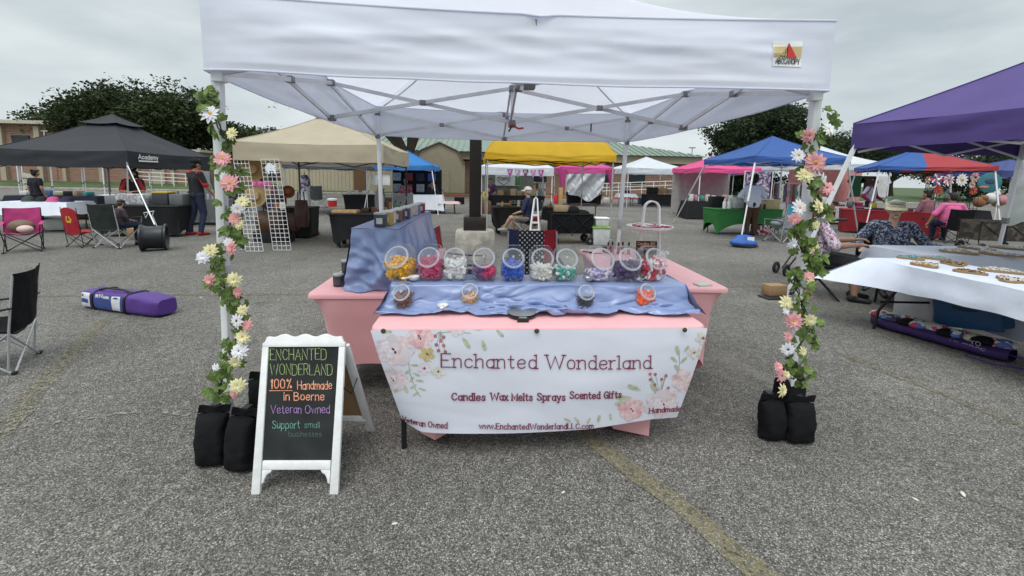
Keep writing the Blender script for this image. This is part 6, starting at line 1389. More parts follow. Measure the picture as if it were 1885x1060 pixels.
b.build('trousers', M('white_linen', (.62, .63, .62), .85, var=.1), t); b = MB(); b.tube([(c.x, c.y, 0), (c.x, c.y, 1.6)], .015, 6); b.box((c.x, c.y, .02), (.35, .25, .03)); b.build('stand', BLKM, t)
camp_chair('grey folding chair with a yellow towel under the charcoal canopy', G(587, 382), R(180), DGREY, GPOLE, backh=1.0)
t = thing('drinks_cooler', 'red drinks cooler with a white lid under the charcoal canopy', 'cooler', G(612, 380)); c = G(612, 380); b = MB(); b.lathe([(0, 0), (.2, 0), (.21, .3), (0, .3)], 24, c); b.build('body', M('cooler_red', (.5, .03, .03), .4), t); b = MB(); b.lathe([(0, .3), (.22, .3), (.22, .38), (0, .4)], 24, c); b.build('lid', WHITE, t)
stretch_table('black covered table right of the red cooler', -5.15, 17.6, 0, 1.3, .7, .74, BLKT, arch=.1)
for i in range(4): bx('white_card', '%s white display card on the black table right of the cooler' % ('square', 'tall', 'small', 'leaning')[i], 'card', (-5.6+.3*i, 17.5, .74+.1), (.16, .03, .2-.03*i), WHITE, .1*i)
camp_chair('silver grey folding chair behind the black tray table', Vector((-2.35, 12.2, 0)), R(180), M('silver_mesh', (.25, .26, .28)), GPOLE, backh=1.05)
bx('tall_speaker', 'black and red upright case beside the silver grey folding chair', 'case', (-2.95, 12.6, .45), (.25, .25, .9), LEA3)
# ================================================================ BLUE CANOPY (LEFT OF POLE)
drape_table('white clothed table under the bright blue canopy', -2.85, 18.0, 0, 1.9, .7, .76, .6, WCLOTH)
person('person in a red and pink top seated behind the white table of the blue canopy', Vector((-3.6, 18.9, 0)), 0, SKM, pat('red_pink', [(.5, .12, .12), (.55, .3, .3), (.3, .06, .08)], 14), JEANS, HGR, 'sit', seat=.5)
person('person in black seated at the right of the blue canopy table', Vector((-2.45, 18.9, 0)), .2, SKM, BRD, BLKT, HBK, 'sit', seat=.45)
t = thing('merchandise_wall', 'black wall of printed shirts hung at the back of the blue canopy', 'display', (-3.2, 19.5, 0)); b = MB(); b.box((-3.2, 19.55, 1.1), (2.2, .05, 1.5)); b.build('backdrop', BLKT, t)
for i in range(8): b = MB(); b.box((-4.1+.52*(i % 4), 19.5, 1.5-.5*(i//4)), (.36, .02, .36)); b.build('shirt', M('shirt_%d' % i, ((.6, .6, .6), (.4, .05, .05), (.05, .05, .06), (.1, .15, .35), (.5, .5, .5), (.3, .03, .05), (.55, .5, .5), (.2, .2, .2))[i], var=.3, scale=9), t, bevel=.03)
bx('banner_sign', 'plain white banner hung at the front left of the blue canopy', 'sign', (-4.3, 17.35, 1.35), (.75, .02, .4), WHITE)
drape_table('low pink topped folding table right of the blue canopy', -1.6, 17.9, 0, .7, .5, .5, .08, M('pale_pink_cloth', (.6, .42, .4)))
bx('dark_bag', 'black tote standing on the asphalt left of the light pole', 'bag', G(852, 376)+Vector((-.2, .1, .2)), (.55, .3, .4), BLACK)
# ================================================================ YELLOW CANOPY, SEATED SHOPPER, LADDER, WAGON
stretch_table('black stretch covered table of goods behind the person in the white cap', 1.1, 11.6, .10, 2.0, .75, .76, BLKT, arch=.42, pull=.05, foot=.16)
for i in range(7): bottle('little %s jar in the row on the black table under the yellow canopy' % ('gold', 'amber', 'white', 'ivory', 'brass', 'cream', 'bronze')[i], Vector((.4+.22*i, 11.45+.08*(i % 2), .765)), .16+.03*(i % 3), .035, M('jr_%d' % i, ((.4, .26, .08), (.3, .14, .04), (.6, .6, .58), (.55, .5, .4), (.35, .25, .1), (.5, .45, .35), (.2, .12, .05))[i], .4), BLKP)
bx('flat_case', 'flat grey display case on the black table left of the white cap', 'case', (.45, 11.7, .80), (.4, .3, .06), GPLAST); bx('shoe_display', 'pale grey folded goods at the right end of the black table', 'goods', (1.85, 11.6, .80), (.4, .25, .08), M('pale_goods', (.4, .4, .38)))
cs_ = Vector((1.03, 10.75, 0))
wc = camp_chair('flag patterned camp chair holding the person in the white cap', cs_, R(-118), NAVY, GPOLE, [NAVY, M('flag_white', (.5, .48, .48)), RED], backh=.95, printed=lambda u, v: 0 if v > .62 else (1 if v > .3 else 2))
person('person in a white cap and dark shirt seated sideways in a camp chair', cs_, R(-112), SKL, NAVY, M('tan_shorts', (.3, .24, .18)), HGR, 'sit', seat=.43, cap=WHITE, sleeve=.45, leg=.4, shoes=M('grey_shoe', (.4, .38, .35)), legs_=[((-.13, -.42, .5), (-.13, -.42, .09)), ((.10, -.42, .52), (.02, -.62, .24))])
t = thing('step_ladder', 'white folded step ladder leaning in front of the seated white cap person', 'ladder', G(985, 447)); b = MB(); A0_, A1_ = G(973, 447), G(993, 447); T_ = PY(984, 366, A0_.y+.25); T2 = PY(989, 366, A0_.y+.25)
L1 = [A0_, T_]; L2 = [A1_, T2]; b.bar(*L1, .03, .05); b.bar(*L2, .03, .05); b.tube([T_, (T_+T2)/2+Vector((0, 0, .04)), T2], .016, 7); b.build('rails', WHITE, t)
for i in range(4): b = MB(); f = .12+.17*i; b.bar(A0_.lerp(T_, f), A1_.lerp(T2, f), .045, .018, up=(0, 1, 0)); b.build('step', WHITE, t)
b = MB(); b.bar(A0_+Vector((.06, .3, 0)), T_.lerp(A0_, .35), .025); b.bar(A1_+Vector((.1, .3, 0)), T2.lerp(A1_, .35), .025); b.build('rear_legs', WHITE, t)
def wagon(label, p, rz, L_, mat, brace=True):
    t = thing('utility_wagon', label, 'wagon', p, rz); b = MB(); h0, h1, W_ = .27, .72, .5
    b.grid(4, 4, lambda u, v: (lerp(-L_/2, L_/2, u), -W_/2-.02*math.sin(3.14*u)*math.sin(3.14*v), lerp(h0, h1, v))); b.grid(4, 4, lambda u, v: (lerp(L_/2, -L_/2, u), W_/2, lerp(h0, h1, v))); b.grid(2, 4, lambda u, v: (-L_/2, lerp(W_/2, -W_/2, u), lerp(h0, h1, v))); b.grid(2, 4, lambda u, v: (L_/2, lerp(-W_/2, W_/2, u), lerp(h0, h1, v))); b.grid(2, 2, lambda u, v: (lerp(-L_/2, L_/2, u), lerp(-W_/2, W_/2, v), h0)); b.build('fabric_tub', mat, t, local=True, solid=.008)
    b = MB(); s_ = W_/2+.025
    for y_ in (-s_, s_):
        b.tube([(-L_/2, y_, h1), (L_/2, y_, h1)], .012, 6)
        for x_ in (-L_/2, 0, L_/2): b.tube([(x_, y_, .2), (x_, y_, h1+.02)], .012, 6)
        for x_ in (-L_/2, 0): b.tube([(x_, y_, h0), (x_+L_/2, y_, h1)], .009, 6); b.tube([(x_, y_, h1), (x_+L_/2, y_, h0)], .009, 6)
    b.build('frame', BLKM, t, local=True)
    for x_ in (-L_/2+.08, L_/2-.06):
        for y_ in (-s_, s_): b = MB(); b.lathe([(.03, -.035), (.085, -.035), (.1, -.02), (.1, .02), (.085, .035), (.03, .035), (.03, -.035)], 20, (x_, y_, .1), Rm=Matrix.Rotation(R(90), 3, 'X')); w_ = b.build('wheel', BLKP, t, local=True); b = MB(); b.lathe([(0, -.03), (.06, -.03), (.06, .03), (0, .03)], 12, (x_, y_, .1), Rm=Matrix.Rotation(R(90), 3, 'X')); b.build('hub', GPLAST, w_, local=True)
    b = MB(); b.tube([(L_/2, 0, .3), (L_/2+.12, 0, .7), (L_/2+.12, 0, .9)], .012, 6); b.tube([(L_/2+.12, -.1, .9), (L_/2+.12, .1, .9)], .015, 6); b.build('pull_handle', BLKM, t, local=True)
    return t
wagon('black folding wagon loaded with bags beside the step ladder', Vector((1.98, 10.0, 0)), .02, .98, BLACK)
bx('rolled_mat', 'tan rolled poster box sticking out of the black wagon', 'box', (1.75, 10.0, .83), (.34, .15, .14), M('tan_carton', (.33, .25, .15)), .1).rotation_euler = (0, R(0), 0)
b = MB(); b.ell((2.05, 10.0, .76), (.17, .15, .14)); b.ell((2.25, 10.0, .72), (.2, .16, .09)); solo('black_bundle', 'black bundled bag on top of the black wagon', 'bag', b, BLACK)
gB = 'stacked plastic bins'
def bin_(label, c, d, mat, lidm, art=None):
    t = thing('plastic_bin', label, 'plastic bin', c, 0, gB); b = MB(); k = .88; x_, y_, z_ = d; b.add([(-x_/2*k, -y_/2*k, 0), (x_/2*k, -y_/2*k, 0), (x_/2*k, y_/2*k, 0), (-x_/2*k, y_/2*k, 0), (-x_/2, -y_/2, z_), (x_/2, -y_/2, z_), (x_/2, y_/2, z_), (-x_/2, y_/2, z_)], [(3, 2, 1, 0), (4, 5, 6, 7), (0, 1, 5, 4), (1, 2, 6, 5), (2, 3, 7, 6), (3, 0, 4, 7)]); b.build('tub', mat, t, local=True, bevel=.015); b = MB(); b.box((0, 0, z_+.015), (x_*1.08, y_*1.08, .035)); b.build('lid', lidm, t, local=True, bevel=.01); return t
BINM = M('milky_plastic', (.52, .53, .53), .4, var=.15, scale=9)
pb_ = G(1107, 452); bin_('milky storage bin with a lime green lid beside the black wagon', pb_+Vector((0, .2, 0)), (.40, .38, .40), BINM, M('lime_lid', (.22, .38, .04), .4)); bin_('white lidded bin stacked on top of the lime green lid', pb_+Vector((.02, .2, .435)), (.32, .3, .18), BINM, WHITE)
bx('black_bag', 'slim black weight bag at the back right leg of the white canopy', 'bag', (1.66, 5.1, .3), (.22, .14, .6), BLACK, .1, bevel=.03)
# ================================================================ WHITE PENNANT TENT + PINK TENT + WHITE TENT
t = thing('tent_backdrop', 'sage grey sheet wall at the back of the pennant tent', 'backdrop', (1.1, 20.4, 0)); b = MB(); b.grid(30, 4, lambda u, v: (lerp(-.3, 2.2, u), 20.4+.05*nz(u*14, 2)+.03*math.sin(u*40), lerp(.1, 1.75, v))); b.build('sheet', M('sage_sheet', (.24, .26, .22), .9), t)
t = thing('logo_banner', 'white banner with a heart outline and script at the back of the pennant tent', 'banner', (.9, 20.2, 1.4)); b = MB(); b.box((.95, 20.25, 1.42), (1.2, .03, .5)); b.build('sheet', WHITE, t); b = MB(); hp_ = [(.75+.02*16*math.sin(a)**3, 20.22, 1.42+.014*(13*math.cos(a)-5*math.cos(2*a)-2*math.cos(3*a))) for a in [i*.2618 for i in range(25)]]; b.tube(hp_, .012, 5); write(b, 'Scents', .5, 1.42, .14, lambda u, v, l: Vector((u, 20.228-l, v)), .14, width=.5); b.build('lettering', M('ink_slate', (.05, .05, .07)), t); b = MB(); b.box((1.42, 20.235, 1.42), (.25, .01, .46)); b.build('green_print', M('print_green', (.1, .3, .08)), t)
stretch_table('black covered counter inside the pennant tent', 1.25, 18.6, 0, 2.5, .7, .78, BLKT, arch=.05)
b = MB(); write(b, 'SCENTS', .95, .45, .14, lambda u, v, l: Vector((u, 18.16-l, v)), .12, width=.6); solo('counter_lettering', 'faint grey lettering on the front of the pennant tent counter', 'lettering', b, M('ink_grey', (.2, .2, .2)), smooth=0)
person('woman in a purple top at the left inside the pennant tent', Vector((.12, 19.3, 0)), 0, SKM, M('purple_top', (.08, .03, .12)), BLKT, HBR, 'sit', seat=.62, hairst='bun')
for i in range(6): bx('wooden_crate', '%s wooden crate on the pennant tent counter' % ('wide', 'tall', 'pale', 'small', 'dark', 'end')[i], 'crate', (.55+.28*i, 18.6, .78+.1+.02*(i % 3)), (.22, .2, .2+.04*(i % 3)), (LWOOD, WOOD, M('crate_pale', (.5, .38, .2)))[i % 3])
for i in range(8): bottle('%s bottle on the shelf at the right of the pennant tent' % ('white', 'teal', 'grey', 'cream', 'black', 'silver', 'mint', 'clear')[i], Vector((2.15+.11*(i % 4), 18.5, .785+.32*(i//4))), .3, .05, M('pb_%d' % i, ((.6, .6, .6), (.1, .25, .25), (.25, .25, .25), (.55, .5, .42), (.03, .03, .03), (.4, .4, .4), (.35, .5, .42), (.5, .52, .52))[i], .4), BLKP)
bx('shelf_board', 'thin shelf board carrying the upper bottles in the pennant tent', 'shelf', (2.32, 18.5, 1.095), (.5, .2, .02), GPLAST, bevel=0)
b = MB(); b.ell((-.1, 18.2, .75), (.14, .12, .22)); b.ell((.0, 18.2, 1.0), (.1, .1, .1)); solo('gold_lion_figure', 'golden yellow rounded figure at the left front of the pennant tent', 'figurine', b, M('gold_yellow', (.5, .36, .05)))
bx('brown_barrel', 'dark brown cask at the front left of the pennant tent', 'cask', (-.05, 18.2, .28), (.42, .4, .55), WOOD, bevel=.08)
bx('red_canister', 'red upright canister right of the pennant tent', 'canister', G(1023, 378)+Vector((0, 0, .35)), (.26, .26, .6), M('can_red', (.55, .03, .05)), bevel=.08); bx('tan_scratcher', 'tan and orange standing post beside the red canister', 'post', G(1031, 385)+Vector((0, 0, .55)), (.2, .2, 1.1), M('post_tan', (.42, .28, .1)), bevel=.03)
t = thing('silver_tarp', 'creased silver tarp tied across the front of the pink canopy', 'tarp', (5.9, 24, 1)); b = MB()
def tarp(u, v):
    a = PY(lerp(1041, 1115, u), 319.5, 24); c = PY(lerp(1046, 1107, u), 362+10*math.exp(-((u-.62)/.18)**2)-4*abs(2*u-1), 24); p = a.lerp(c, v); p.y += .16*nz(u*7+v*3.5, v*1.2)+.09*abs(nz(u*13-v*5, v*3))+.12*math.sin(u*9+v*4)*(v); return p
b.grid(40, 16, tarp); b.build('sheet', M('silver_tarp_sheet', (.40, .41, .44), .5, metal=.2, bump=.2, bscale=6), t, smooth=30)
for k_, x_ in ((1, 1035), (2, 1124)):
    t = thing('leg_drape', ('pink fabric gathered down the left front leg of the pink canopy', 'pink fabric gathered down the right front leg of the pink canopy')[k_-1], 'drape', (5, 24, 0)); b = MB(); a = PY(x_, 312, 24.03); c = PY(x_+1, 358 if k_ == 1 else 345, 24.03); b.tube([a, a.lerp(c, .4), c], [.27, .16, .05], 9); b.build('fabric', PNK, t)
stretch_table('black covered table beneath the pink canopy', 6.0, 26.2, 0, 2.2, .7, .74, BLKT, arch=.05)
bx('white_bucket', 'white bucket with plants at the right of the pink canopy', 'bucket', G(1116, 374)+Vector((0, 0, .18)), (.4, .35, .36), WHITE, bevel=.05)
stretch_table('black covered table under the white peaked canopy', 10.3, 25.0, 0, 2.0, .7, .74, BLKT, arch=.05)
for i in range(3): bx('tool_case', '%s case on the table under the white peaked canopy' % ('long black', 'tan carton', 'grey')[i], 'case', (9.9+.6*i, 25.1, .95), (.55, .4, .4-.08*i), (BLKT, CARD, GPLAST)[i])
bx('blue_cooler', 'blue tub on the asphalt under the white peaked canopy', 'tub', G(1188, 376)+Vector((0, .2, .22)), (.75, .45, .42), M('tub_blue', (.03, .08, .25), .4)); bx('blue_bin', 'dark blue bin right of the blue tub under the white canopy', 'tub', G(1222, 376)+Vector((0, .2, .2)), (.4, .4, .4), NAVY)
camp_chair('black folding chair at the left under the white peaked canopy', G(1160, 374), .6, BLACK, GPOLE); camp_chair('black folding chair at the right under the white peaked canopy', G(1252, 374), -1.2, BLACK, GPOLE)
person('grey haired person seated at the right under the white peaked canopy', G(1253, 373)+Vector((0, .0, 0)), R(-70), SKL, M('grey_tee', (.2, .21, .22)), DGREY, HGR, 'sit', seat=.44)
drape_table('plain white sales table in front of the ramp railing', 8.35, 25.2, 0, 1.0, .6, .74, .2, WCLOTH)
bx('trash_can', 'black bin standing alone on the asphalt right of the white canopy', 'bin', G(1276, 372)+Vector((0, 0, .3)), (.4, .4, .7), BLKP, bevel=.06)
# ================================================================ ROYAL BLUE CANOPY BOOTH
GRNT = M('green_stretch_cover', (.025, .15, .035), .8, var=.1)
stretch_table('green stretch covered table under the royal blue canopy', 7.7, 12.35, .12, 2.2, .75, .76, GRNT, arch=.3, pull=.02, foot=.03)
WT = M('white_tee', (.68, .71, .80), .85, var=.05, bump=.15, bscale=10)
person('person in a long white T shirt standing with back turned at the green table', G(1386, 434)+Vector((0, .15, 0)), R(170), SKD, WT, M('brown_leggings', (.075, .038, .026), .8), HBK, s=1.0, sleeve=.5, hairst='afro', fat=1.3, arms=[((-.33, -.05, .22), (-.22, -.28, .18)), ((.33, -.05, .22), (.22, -.28, .18))], face=False)
for i in range(2): bottle('white pump bottle, %s one of the pair on the green table' % ('left', 'right')[i], Vector((6.95+.13*i, 12.05, .765)), .30, .05, WHITE, WHITE)
bx('white_caddy', 'white wire caddy holding folded goods on the green table', 'caddy', (7.55, 12.3, .92), (.45, .3, .3), M('caddy_white', (.5, .51, .52), var=.3, scale=12)); bx('dark_case', 'dark display case at the left back of the green table', 'case', (7.0, 12.6, .93), (.4, .25, .33), BLKT)
for i in range(4): bottle('%s lotion bottle near the white caddy on the green table' % ('pink', 'mint', 'amber', 'black')[i], Vector((7.85+.12*i, 12.1, .765)), .2, .035, M('lo_%d' % i, ((.5, .25, .28), (.3, .5, .42), (.3, .14, .04), (.02, .02, .02))[i], .4), WHITE)
bx('wooden_crate', 'pale wooden crate at the right end of the green table', 'crate', (8.55, 12.4, .9), (.45, .35, .28), M('crate_pale', (.5, .38, .2)))
t = thing('backpack', 'blue backpack lying at the slanted leg of the royal blue canopy', 'backpack', G(1375, 456)+Vector((0, .15, 0))); c = t.location; b = MB(); b.ell(c+Vector((0, 0, .1)), (.33, .22, .12), 20, 12); b.ell(c+Vector((.04, .05, .17)), (.24, .18, .12), 18, 10); b.build('main_pack', M('pack_blue', (.03, .10, .35), .7, var=.25, bump=.4, bscale=14), t, voxel=.02); b = MB(); b.tube([c+Vector((-.3, -.1, .05)), c+Vector((0, -.24, .03)), c+Vector((.3, -.1, .04))], .02, 6); b.build('strap', BLKP, t); b = MB(); b.box(c+Vector((.08, -.14, .2)), (.16, .03, .1)); b.build('badge', WHITE, t)
TEAL = M('teal_nylon', (.05, .30, .42), .7); GRF = M('grey_nylon', (.26, .28, .31), .75, bump=.4, bscale=12)
cg = camp_chair('grey camp chair with a turquoise top cushion beside the green table', G(1437, 446)+Vector((.05, .15, 0)), R(205), GRF, GPOLE, [GRF, TEAL], backh=1.0, printed=lambda u, v: 1 if v > .62 else 0)
b = MB(); b.ell(cg.location+Vector((-.12, -.1, .5)), (.2, .18, .1)); solo('grey_jacket', 'grey jacket heaped on the seat of the turquoise topped chair', 'jacket', b, GRF)
bx('patterned_bag', 'red and white patterned tote under the right end of the green table', 'bag', G(1405, 432)+Vector((0, .1, .14)), (.5, .3, .28), pat('red_white', [(.3, .03, .06), (.5, .45, .45), (.1, .02, .03)], 16))
t = thing('tent_side_wall', 'grey sheet wall at the back of the hot pink canopy', 'backdrop', (9.6, 19.2, 0)); b = MB(); b.grid(30, 4, lambda u, v: (lerp(8.55, 11.3, u), 19.3+.06*nz(u*12, 4), lerp(.1, 2.0, v))); b.build('sheet', M('dove_sheet', (.38, .40, .38), .9), t)
drape_table('black draped sales table under the hot pink canopy', 9.2, 17.2, 0, 2.0, .7, .74, .7, BLKT)
for i in range(8): bx('craft_item', '%s craft item on the black sales table behind the green one' % ('white', 'pink', 'teal', 'cream', 'silver', 'black', 'rose', 'mint')[i], 'craft', (8.4+.24*i, 17.1, .74+.14), (.15, .15, .28-.05*(i % 3)), M('cr_%d' % i, ((.6, .6, .6), (.5, .25, .3), (.08, .3, .3), (.55, .5, .42), (.4, .4, .42), (.02, .02, .02), (.5, .3, .3), (.4, .55, .48))[i]), .3*i)
def rack(label, x, y, z, w_, n, pal, gname):
    t = thing('clothes_rack', label, 'clothes rack', (x, y, 0)); b = MB(); b.tube([(x-w_/2, y, 0), (x-w_/2, y, z), (x+w_/2, y, z), (x+w_/2, y, 0)], .015, 6); b.build('rail', GPOLE, t)
    for i in range(n): 
        c = MB(); xx = x-w_/2+w_*(i+.5)/n; h_ = random.uniform(.6, .85); c.grid(6, 5, lambda u, v: (xx+(u-.5)*w_/n*1.3, y-.12+.02*math.sin(u*9+i)+.03*nz(i, v*3), z-.03-h_*v-.06*abs(2*u-1)*(1-v))); tag(c.build('garment', pal[i % len(pal)], solid=.01), 'garment in %s hanging on the %s' % (pal[i % len(pal)].name.replace('_', ' '), gname), 'garment', 'garments on the '+gname+' in '+pal[i % len(pal)].name.replace('_', ' '))
G1 = [M(n, c, .9, var=.4, scale=14) for n, c in (('dark_maroon', (.1, .02, .04)), ('dusty_teal', (.06, .13, .14)), ('ivory', (.5, .48, .42)), ('charcoal_grey', (.04, .04, .05)), ('mauve', (.25, .14, .24)), ('olive', (.1, .1, .05)))]
rack('clothes rack crowded with dark garments behind the right garland', 12.1, 16.2, 1.55, 1.6, 14, G1, 'crowded clothes rack')
t = thing('quilt', 'purple and white floral hanging quilt behind the white shirt person', 'quilt', (10.5, 15.6, 0)); b = MB(); b.grid(16, 10, lambda u, v: (lerp(9.75, 10.75, u), 15.6+.05*math.sin(u*15), lerp(.8, 1.95, v))); b.build('cloth', pat('floral_purple', [(.35, .3, .4), (.12, .06, .18), (.5, .45, .5), (.2, .12, .25), (.06, .05, .08)], 16), t, solid=.015); b = MB(); b.tube([(9.7, 15.6, 0), (9.7, 15.6, 1.97), (10.8, 15.6, 1.97), (10.8, 15.6, 0)], .02, 6); b.build('frame', WPOLE, t)
# pink wall booth
t = thing('tent_side_wall', 'salmon pink fabric wall under the white peaked canopy at the right', 'backdrop', (14, 17.5, 0)); b = MB(); b.grid(24, 4, lambda u, v: (lerp(12.9, 16.2, u), 17.6+.06*nz(u*9, 6), lerp(.1, 2.15, v))); b.build('sheet', M('salmon_sheet', (.60, .25, .24), .9), t)
drape_table('dark red table with T shirts hung on its front in the salmon walled booth', 13.6, 15.9, .05, 2.6, .7, .74, .7, M('wine_cloth', (.16, .015, .03)))
for i, (c_, n_) in enumerate((((.62, .62, .63), 'white'), ((.4, .16, .42), 'lilac'), ((.02, .03, .09), 'navy'))):
    b = MB(); x = (13.55, 14.25, 12.75)[i]; z_ = .7; pl = [(-.22, 0), (.22, 0), (.34, -.16), (.26, -.22), (.2, -.15), (.2, -.62), (-.2, -.62), (-.2, -.15), (-.26, -.22), (-.34, -.16)]; b.prism(pl, (x, 15.46, z_), (1, 0, 0), (0, 0, 1), -.02); solo('t_shirt', '%s T shirt hung on the front of the dark red table' % n_, 'T shirt', b, M('tee_'+n_, c_, .9))
for i, (c_, n_) in enumerate((((.015, .08, .035), 'dark green'), ((.03, .018, .012), 'dark brown'), ((.6, .6, .6), 'white'))):
    b = MB(); pl = [(-.25, 0), (.25, 0), (.4, -.25), (.3, -.3), (.22, -.2), (.22, -.85), (-.22, -.85), (-.22, -.2), (-.3, -.3), (-.4, -.25)]; b.prism(pl, (14.9+.55*i, 16.4, 1.9), (1, 0, 0), (0, 0, 1), -.03); solo('t_shirt', '%s T shirt hanging high at the salmon wall' % n_, 'T shirt', b, M('teeh_'+n_.replace(' ', '_'), c_, .9))
for i in range(7): bx('folded_shirts', 'folded %s stack on the dark red T shirt table' % ('grey', 'blue', 'pink', 'black', 'cream', 'teal', 'wine')[i], 'folded shirts', (12.5+.34*i, 15.9, .8), (.28, .3, .1+.03*(i % 2)), M('fs_%d' % i, ((.3, .3, .3), (.04, .1, .25), (.45, .2, .28), (.02, .02, .02), (.5, .46, .4), (.05, .2, .2), (.2, .02, .04))[i]))
# ================================================================ PINWHEEL BOOTH
REDT = M('deep_red_cover', (.20, .008, .015), .75, var=.1)
stretch_table('deep red stretch covered table in the pinwheel booth', 12.55, 12.55, -.62, 2.4, .75, .76, REDT, arch=.05, pull=.03, foot=.03)
person('woman in a white and magenta raglan top with a headband behind the red table', Vector((13.25, 13.95, 0)), .35, SKD, (M('raglan_white', (.62, .62, .65), .85), M('raglan_magenta', (.33, .03, .13), .85)), JEANS, HBR, s=1.02, sleeve=.95, hairst='afro', headband=WHITE, arms=[((-.38, .05, .22), (-.24, -.1, .04)), ((.27, -.02, .2), (.2, -.22, .1))])
pg = 'pinwheels and garden spinners on the display rack'
def pinwheel(label, x, y, Y, r, cs, cen, dbl=True):
    c = PY(x, y, Y); t = thing('pinwheel', label, 'pinwheel', c, 0, pg); b = MB(); k = 12
    for ring in range(2 if dbl else 1):
        for i in range(k):
            a = 6.283*i/k+ring*.26; l = r*(1-.35*ring); wd = l*.24; q = Vector((math.cos(a), -.05*ring-.05, math.sin(a))); n_ = Vector((-math.sin(a), 0, math.cos(a))); b.add([c+q*.02, c+q*l*.6+n_*wd, c+q*l+Vector((0, -.03, 0)), c+q*l*.6-n_*wd], [(0, 1, 2, 3)], (i+ring) % len(cs))
    b.build('petals', cs, t, solid=.004); b = MB(); b.ell(c+Vector((0, -.06, 0)), (r*.2, .03, r*.2)); b.build('hub', cen, t); b = MB(); b.tube([c+Vector((0, .02, 0)), Vector((c.x, c.y+.02, 0))], .01, 5); b.build('stick', BLKM, t)
WP, RP, BP, PP, TP_ = WHITE, M('pin_red', (.45, .04, .06)), M('pin_blue', (.04, .08, .3)), M('pin_pink', (.55, .18, .26)), M('pin_teal', (.06, .28, .32))
pinwheel('white daisy pinwheel with an ochre centre on the display rack', 1769, 331, 14.6, .25, [WP], YCEN); pinwheel('pink and white pinwheel left of the daisy', 1745, 331, 14.6, .24, [PP, WP], RP); pinwheel('red white and blue pinwheel at the left of the rack', 1724, 330, 14.6, .25, [RP, WP, BP], WP)
pinwheel('small cream pinwheel nearest the raglan woman', 1707, 331, 14.6, .14, [M('pin_cream', (.55, .5, .4)), RP], WP); pinwheel('cluster pinwheel in red and cream right of the daisy', 1793, 326, 14.6, .2, [M('pin_cream', (.55, .5, .4)), PP], BLKP); pinwheel('red flame coloured spinner below the daisy', 1726, 349, 14.6, .2, [RP, M('pin_rust', (.3, .1, .03))], RP)
pinwheel('slate grey spinner in the lower row of the rack', 1744, 355, 14.6, .15, [M('pin_slate', (.16, .2, .22))], BLKP); pinwheel('small grey green spinner low beside the raglan woman', 1705, 350, 14.6, .14, [M('pin_sage', (.2, .24, .2))], BLKP); pinwheel('orange red spinner low at the right of the rack', 1790, 350, 14.6, .18, [RP, M('pin_orange', (.5, .16, .05))], RP); pinwheel('cream flower spinner at mid height right of the daisy', 1788, 340, 14.55, .14, [M('pin_cream', (.55, .5, .4))], RP)
gridw_ = MB(); a = PY(1700, 372, 14.8); c = PY(1800, 372, 14.8)
for i in range(15): p = a.lerp(c, i/14); gridw_.tube([(p.x, p.y, .2), (p.x, p.y, 1.9)], .008, 4)
for j in range(10): gridw_.tube([(a.x, a.y, .2+.18*j), (c.x, c.y, .2+.18*j)], .008, 4)
solo('display_grid', 'black wire display rack behind the pinwheels', 'rack', gridw_, BLKM)
c = PY(1822, 336, 13.8); t = thing('fish_flag', 'turquoise oval kite printed with an orange bird shape in the pinwheel booth', 'kite', c); b = MB(); b.lathe([(0, -.03), (.30, -.02), (.35, 0), (.30, .02), (0, .03)], 28, c, Rm=frame_to((-.3, -1, 0))@Matrix.Scale(1, 3)); b.build('panel', M('kite_teal', (.035, .16, .19), .7), t); b = MB(); Qk = frame_to((-.3, -1, 0)); b.ell(c+Qk@Vector((0, .05, .03)), (.17, .1, .02), Rm=Qk); b.ell(c+Qk@Vector((-.16, -.16, .03)), (.14, .05, .02), mi=1, Rm=Qk); b.build('print', [M('kite_slate', (.04, .06, .12)), M('kite_orange', (.4, .17, .1))], t)
for i in range(7): p = PY(1803+11*i, 372-4*(i % 3), 15.5+.3*(i % 2)); b = MB(); b.ell(p, (.22, .18, .2)); b.ell(p+Vector((.08, -.1, .16)), (.12, .1, .12)); solo('plush_toy', '%s plush toy in the heap right of the kite' % ('brown', 'red', 'white', 'yellow', 'pink', 'grey', 'blue')[i], 'plush toy', b, M('plush_%d' % i, ((.2, .1, .05), (.4, .05, .04), (.55, .55, .55), (.5, .38, .12), (.5, .25, .28), (.25, .25, .26), (.05, .12, .3))[i], .95, bump=.5, bscale=30))
drape_table('dark low table carrying the plush toys at the far right', 18.3, 16.2, -.2, 3.2, .7, .62, .6, BLKT)
for i in range(6): bx('folded_flag', '%s folded flag bundle on the deep red table' % ('navy', 'black', 'slate', 'wine', 'white', 'grey blue')[i], 'folded flag', (12.0+.27*i, 12.85-.2*i+.02, .79), (.34, .25, .05+.015*(i % 2)), M('ff_%d' % i, ((.02, .03, .07), (.015, .015, .015), (.1, .12, .15), (.1, .01, .02), (.55, .53, .53), (.1, .15, .22))[i]), -.6)
bx('white_leaflets', 'white leaflets at the left end of the deep red table', 'leaflets', (12.1, 12.75, .805), (.3, .2, .02), WHITE, -.5); bx('yellow_pouch', 'mustard yellow pouch standing on the red table before the raglan woman', 'pouch', (12.55, 13.1, .87), (.2, .12, .2), M('mustard', (.4, .3, .03)), -.5, bevel=.03)
pw = Vector((12.75, 10.85, 0))
camp_chair('black backed folding chair holding the person in hot pink', pw, R(165), BLACK, BLKM, backh=.92)
person('person in a hot pink T shirt seated with back turned at the pinwheel booth', pw+Vector((0, .05, 0)), R(160), SKM, M('hot_pink_tee', (.62, .13, .30), .85), JEANS, HBK, 'sit', seat=.44, sleeve=.45, s=1.05, fat=1.25, face=False, arms=[((-.36, -.02, .2), (-.4, -.12, -.02)), ((.36, -.02, .2), (.4, -.12, -.02))])
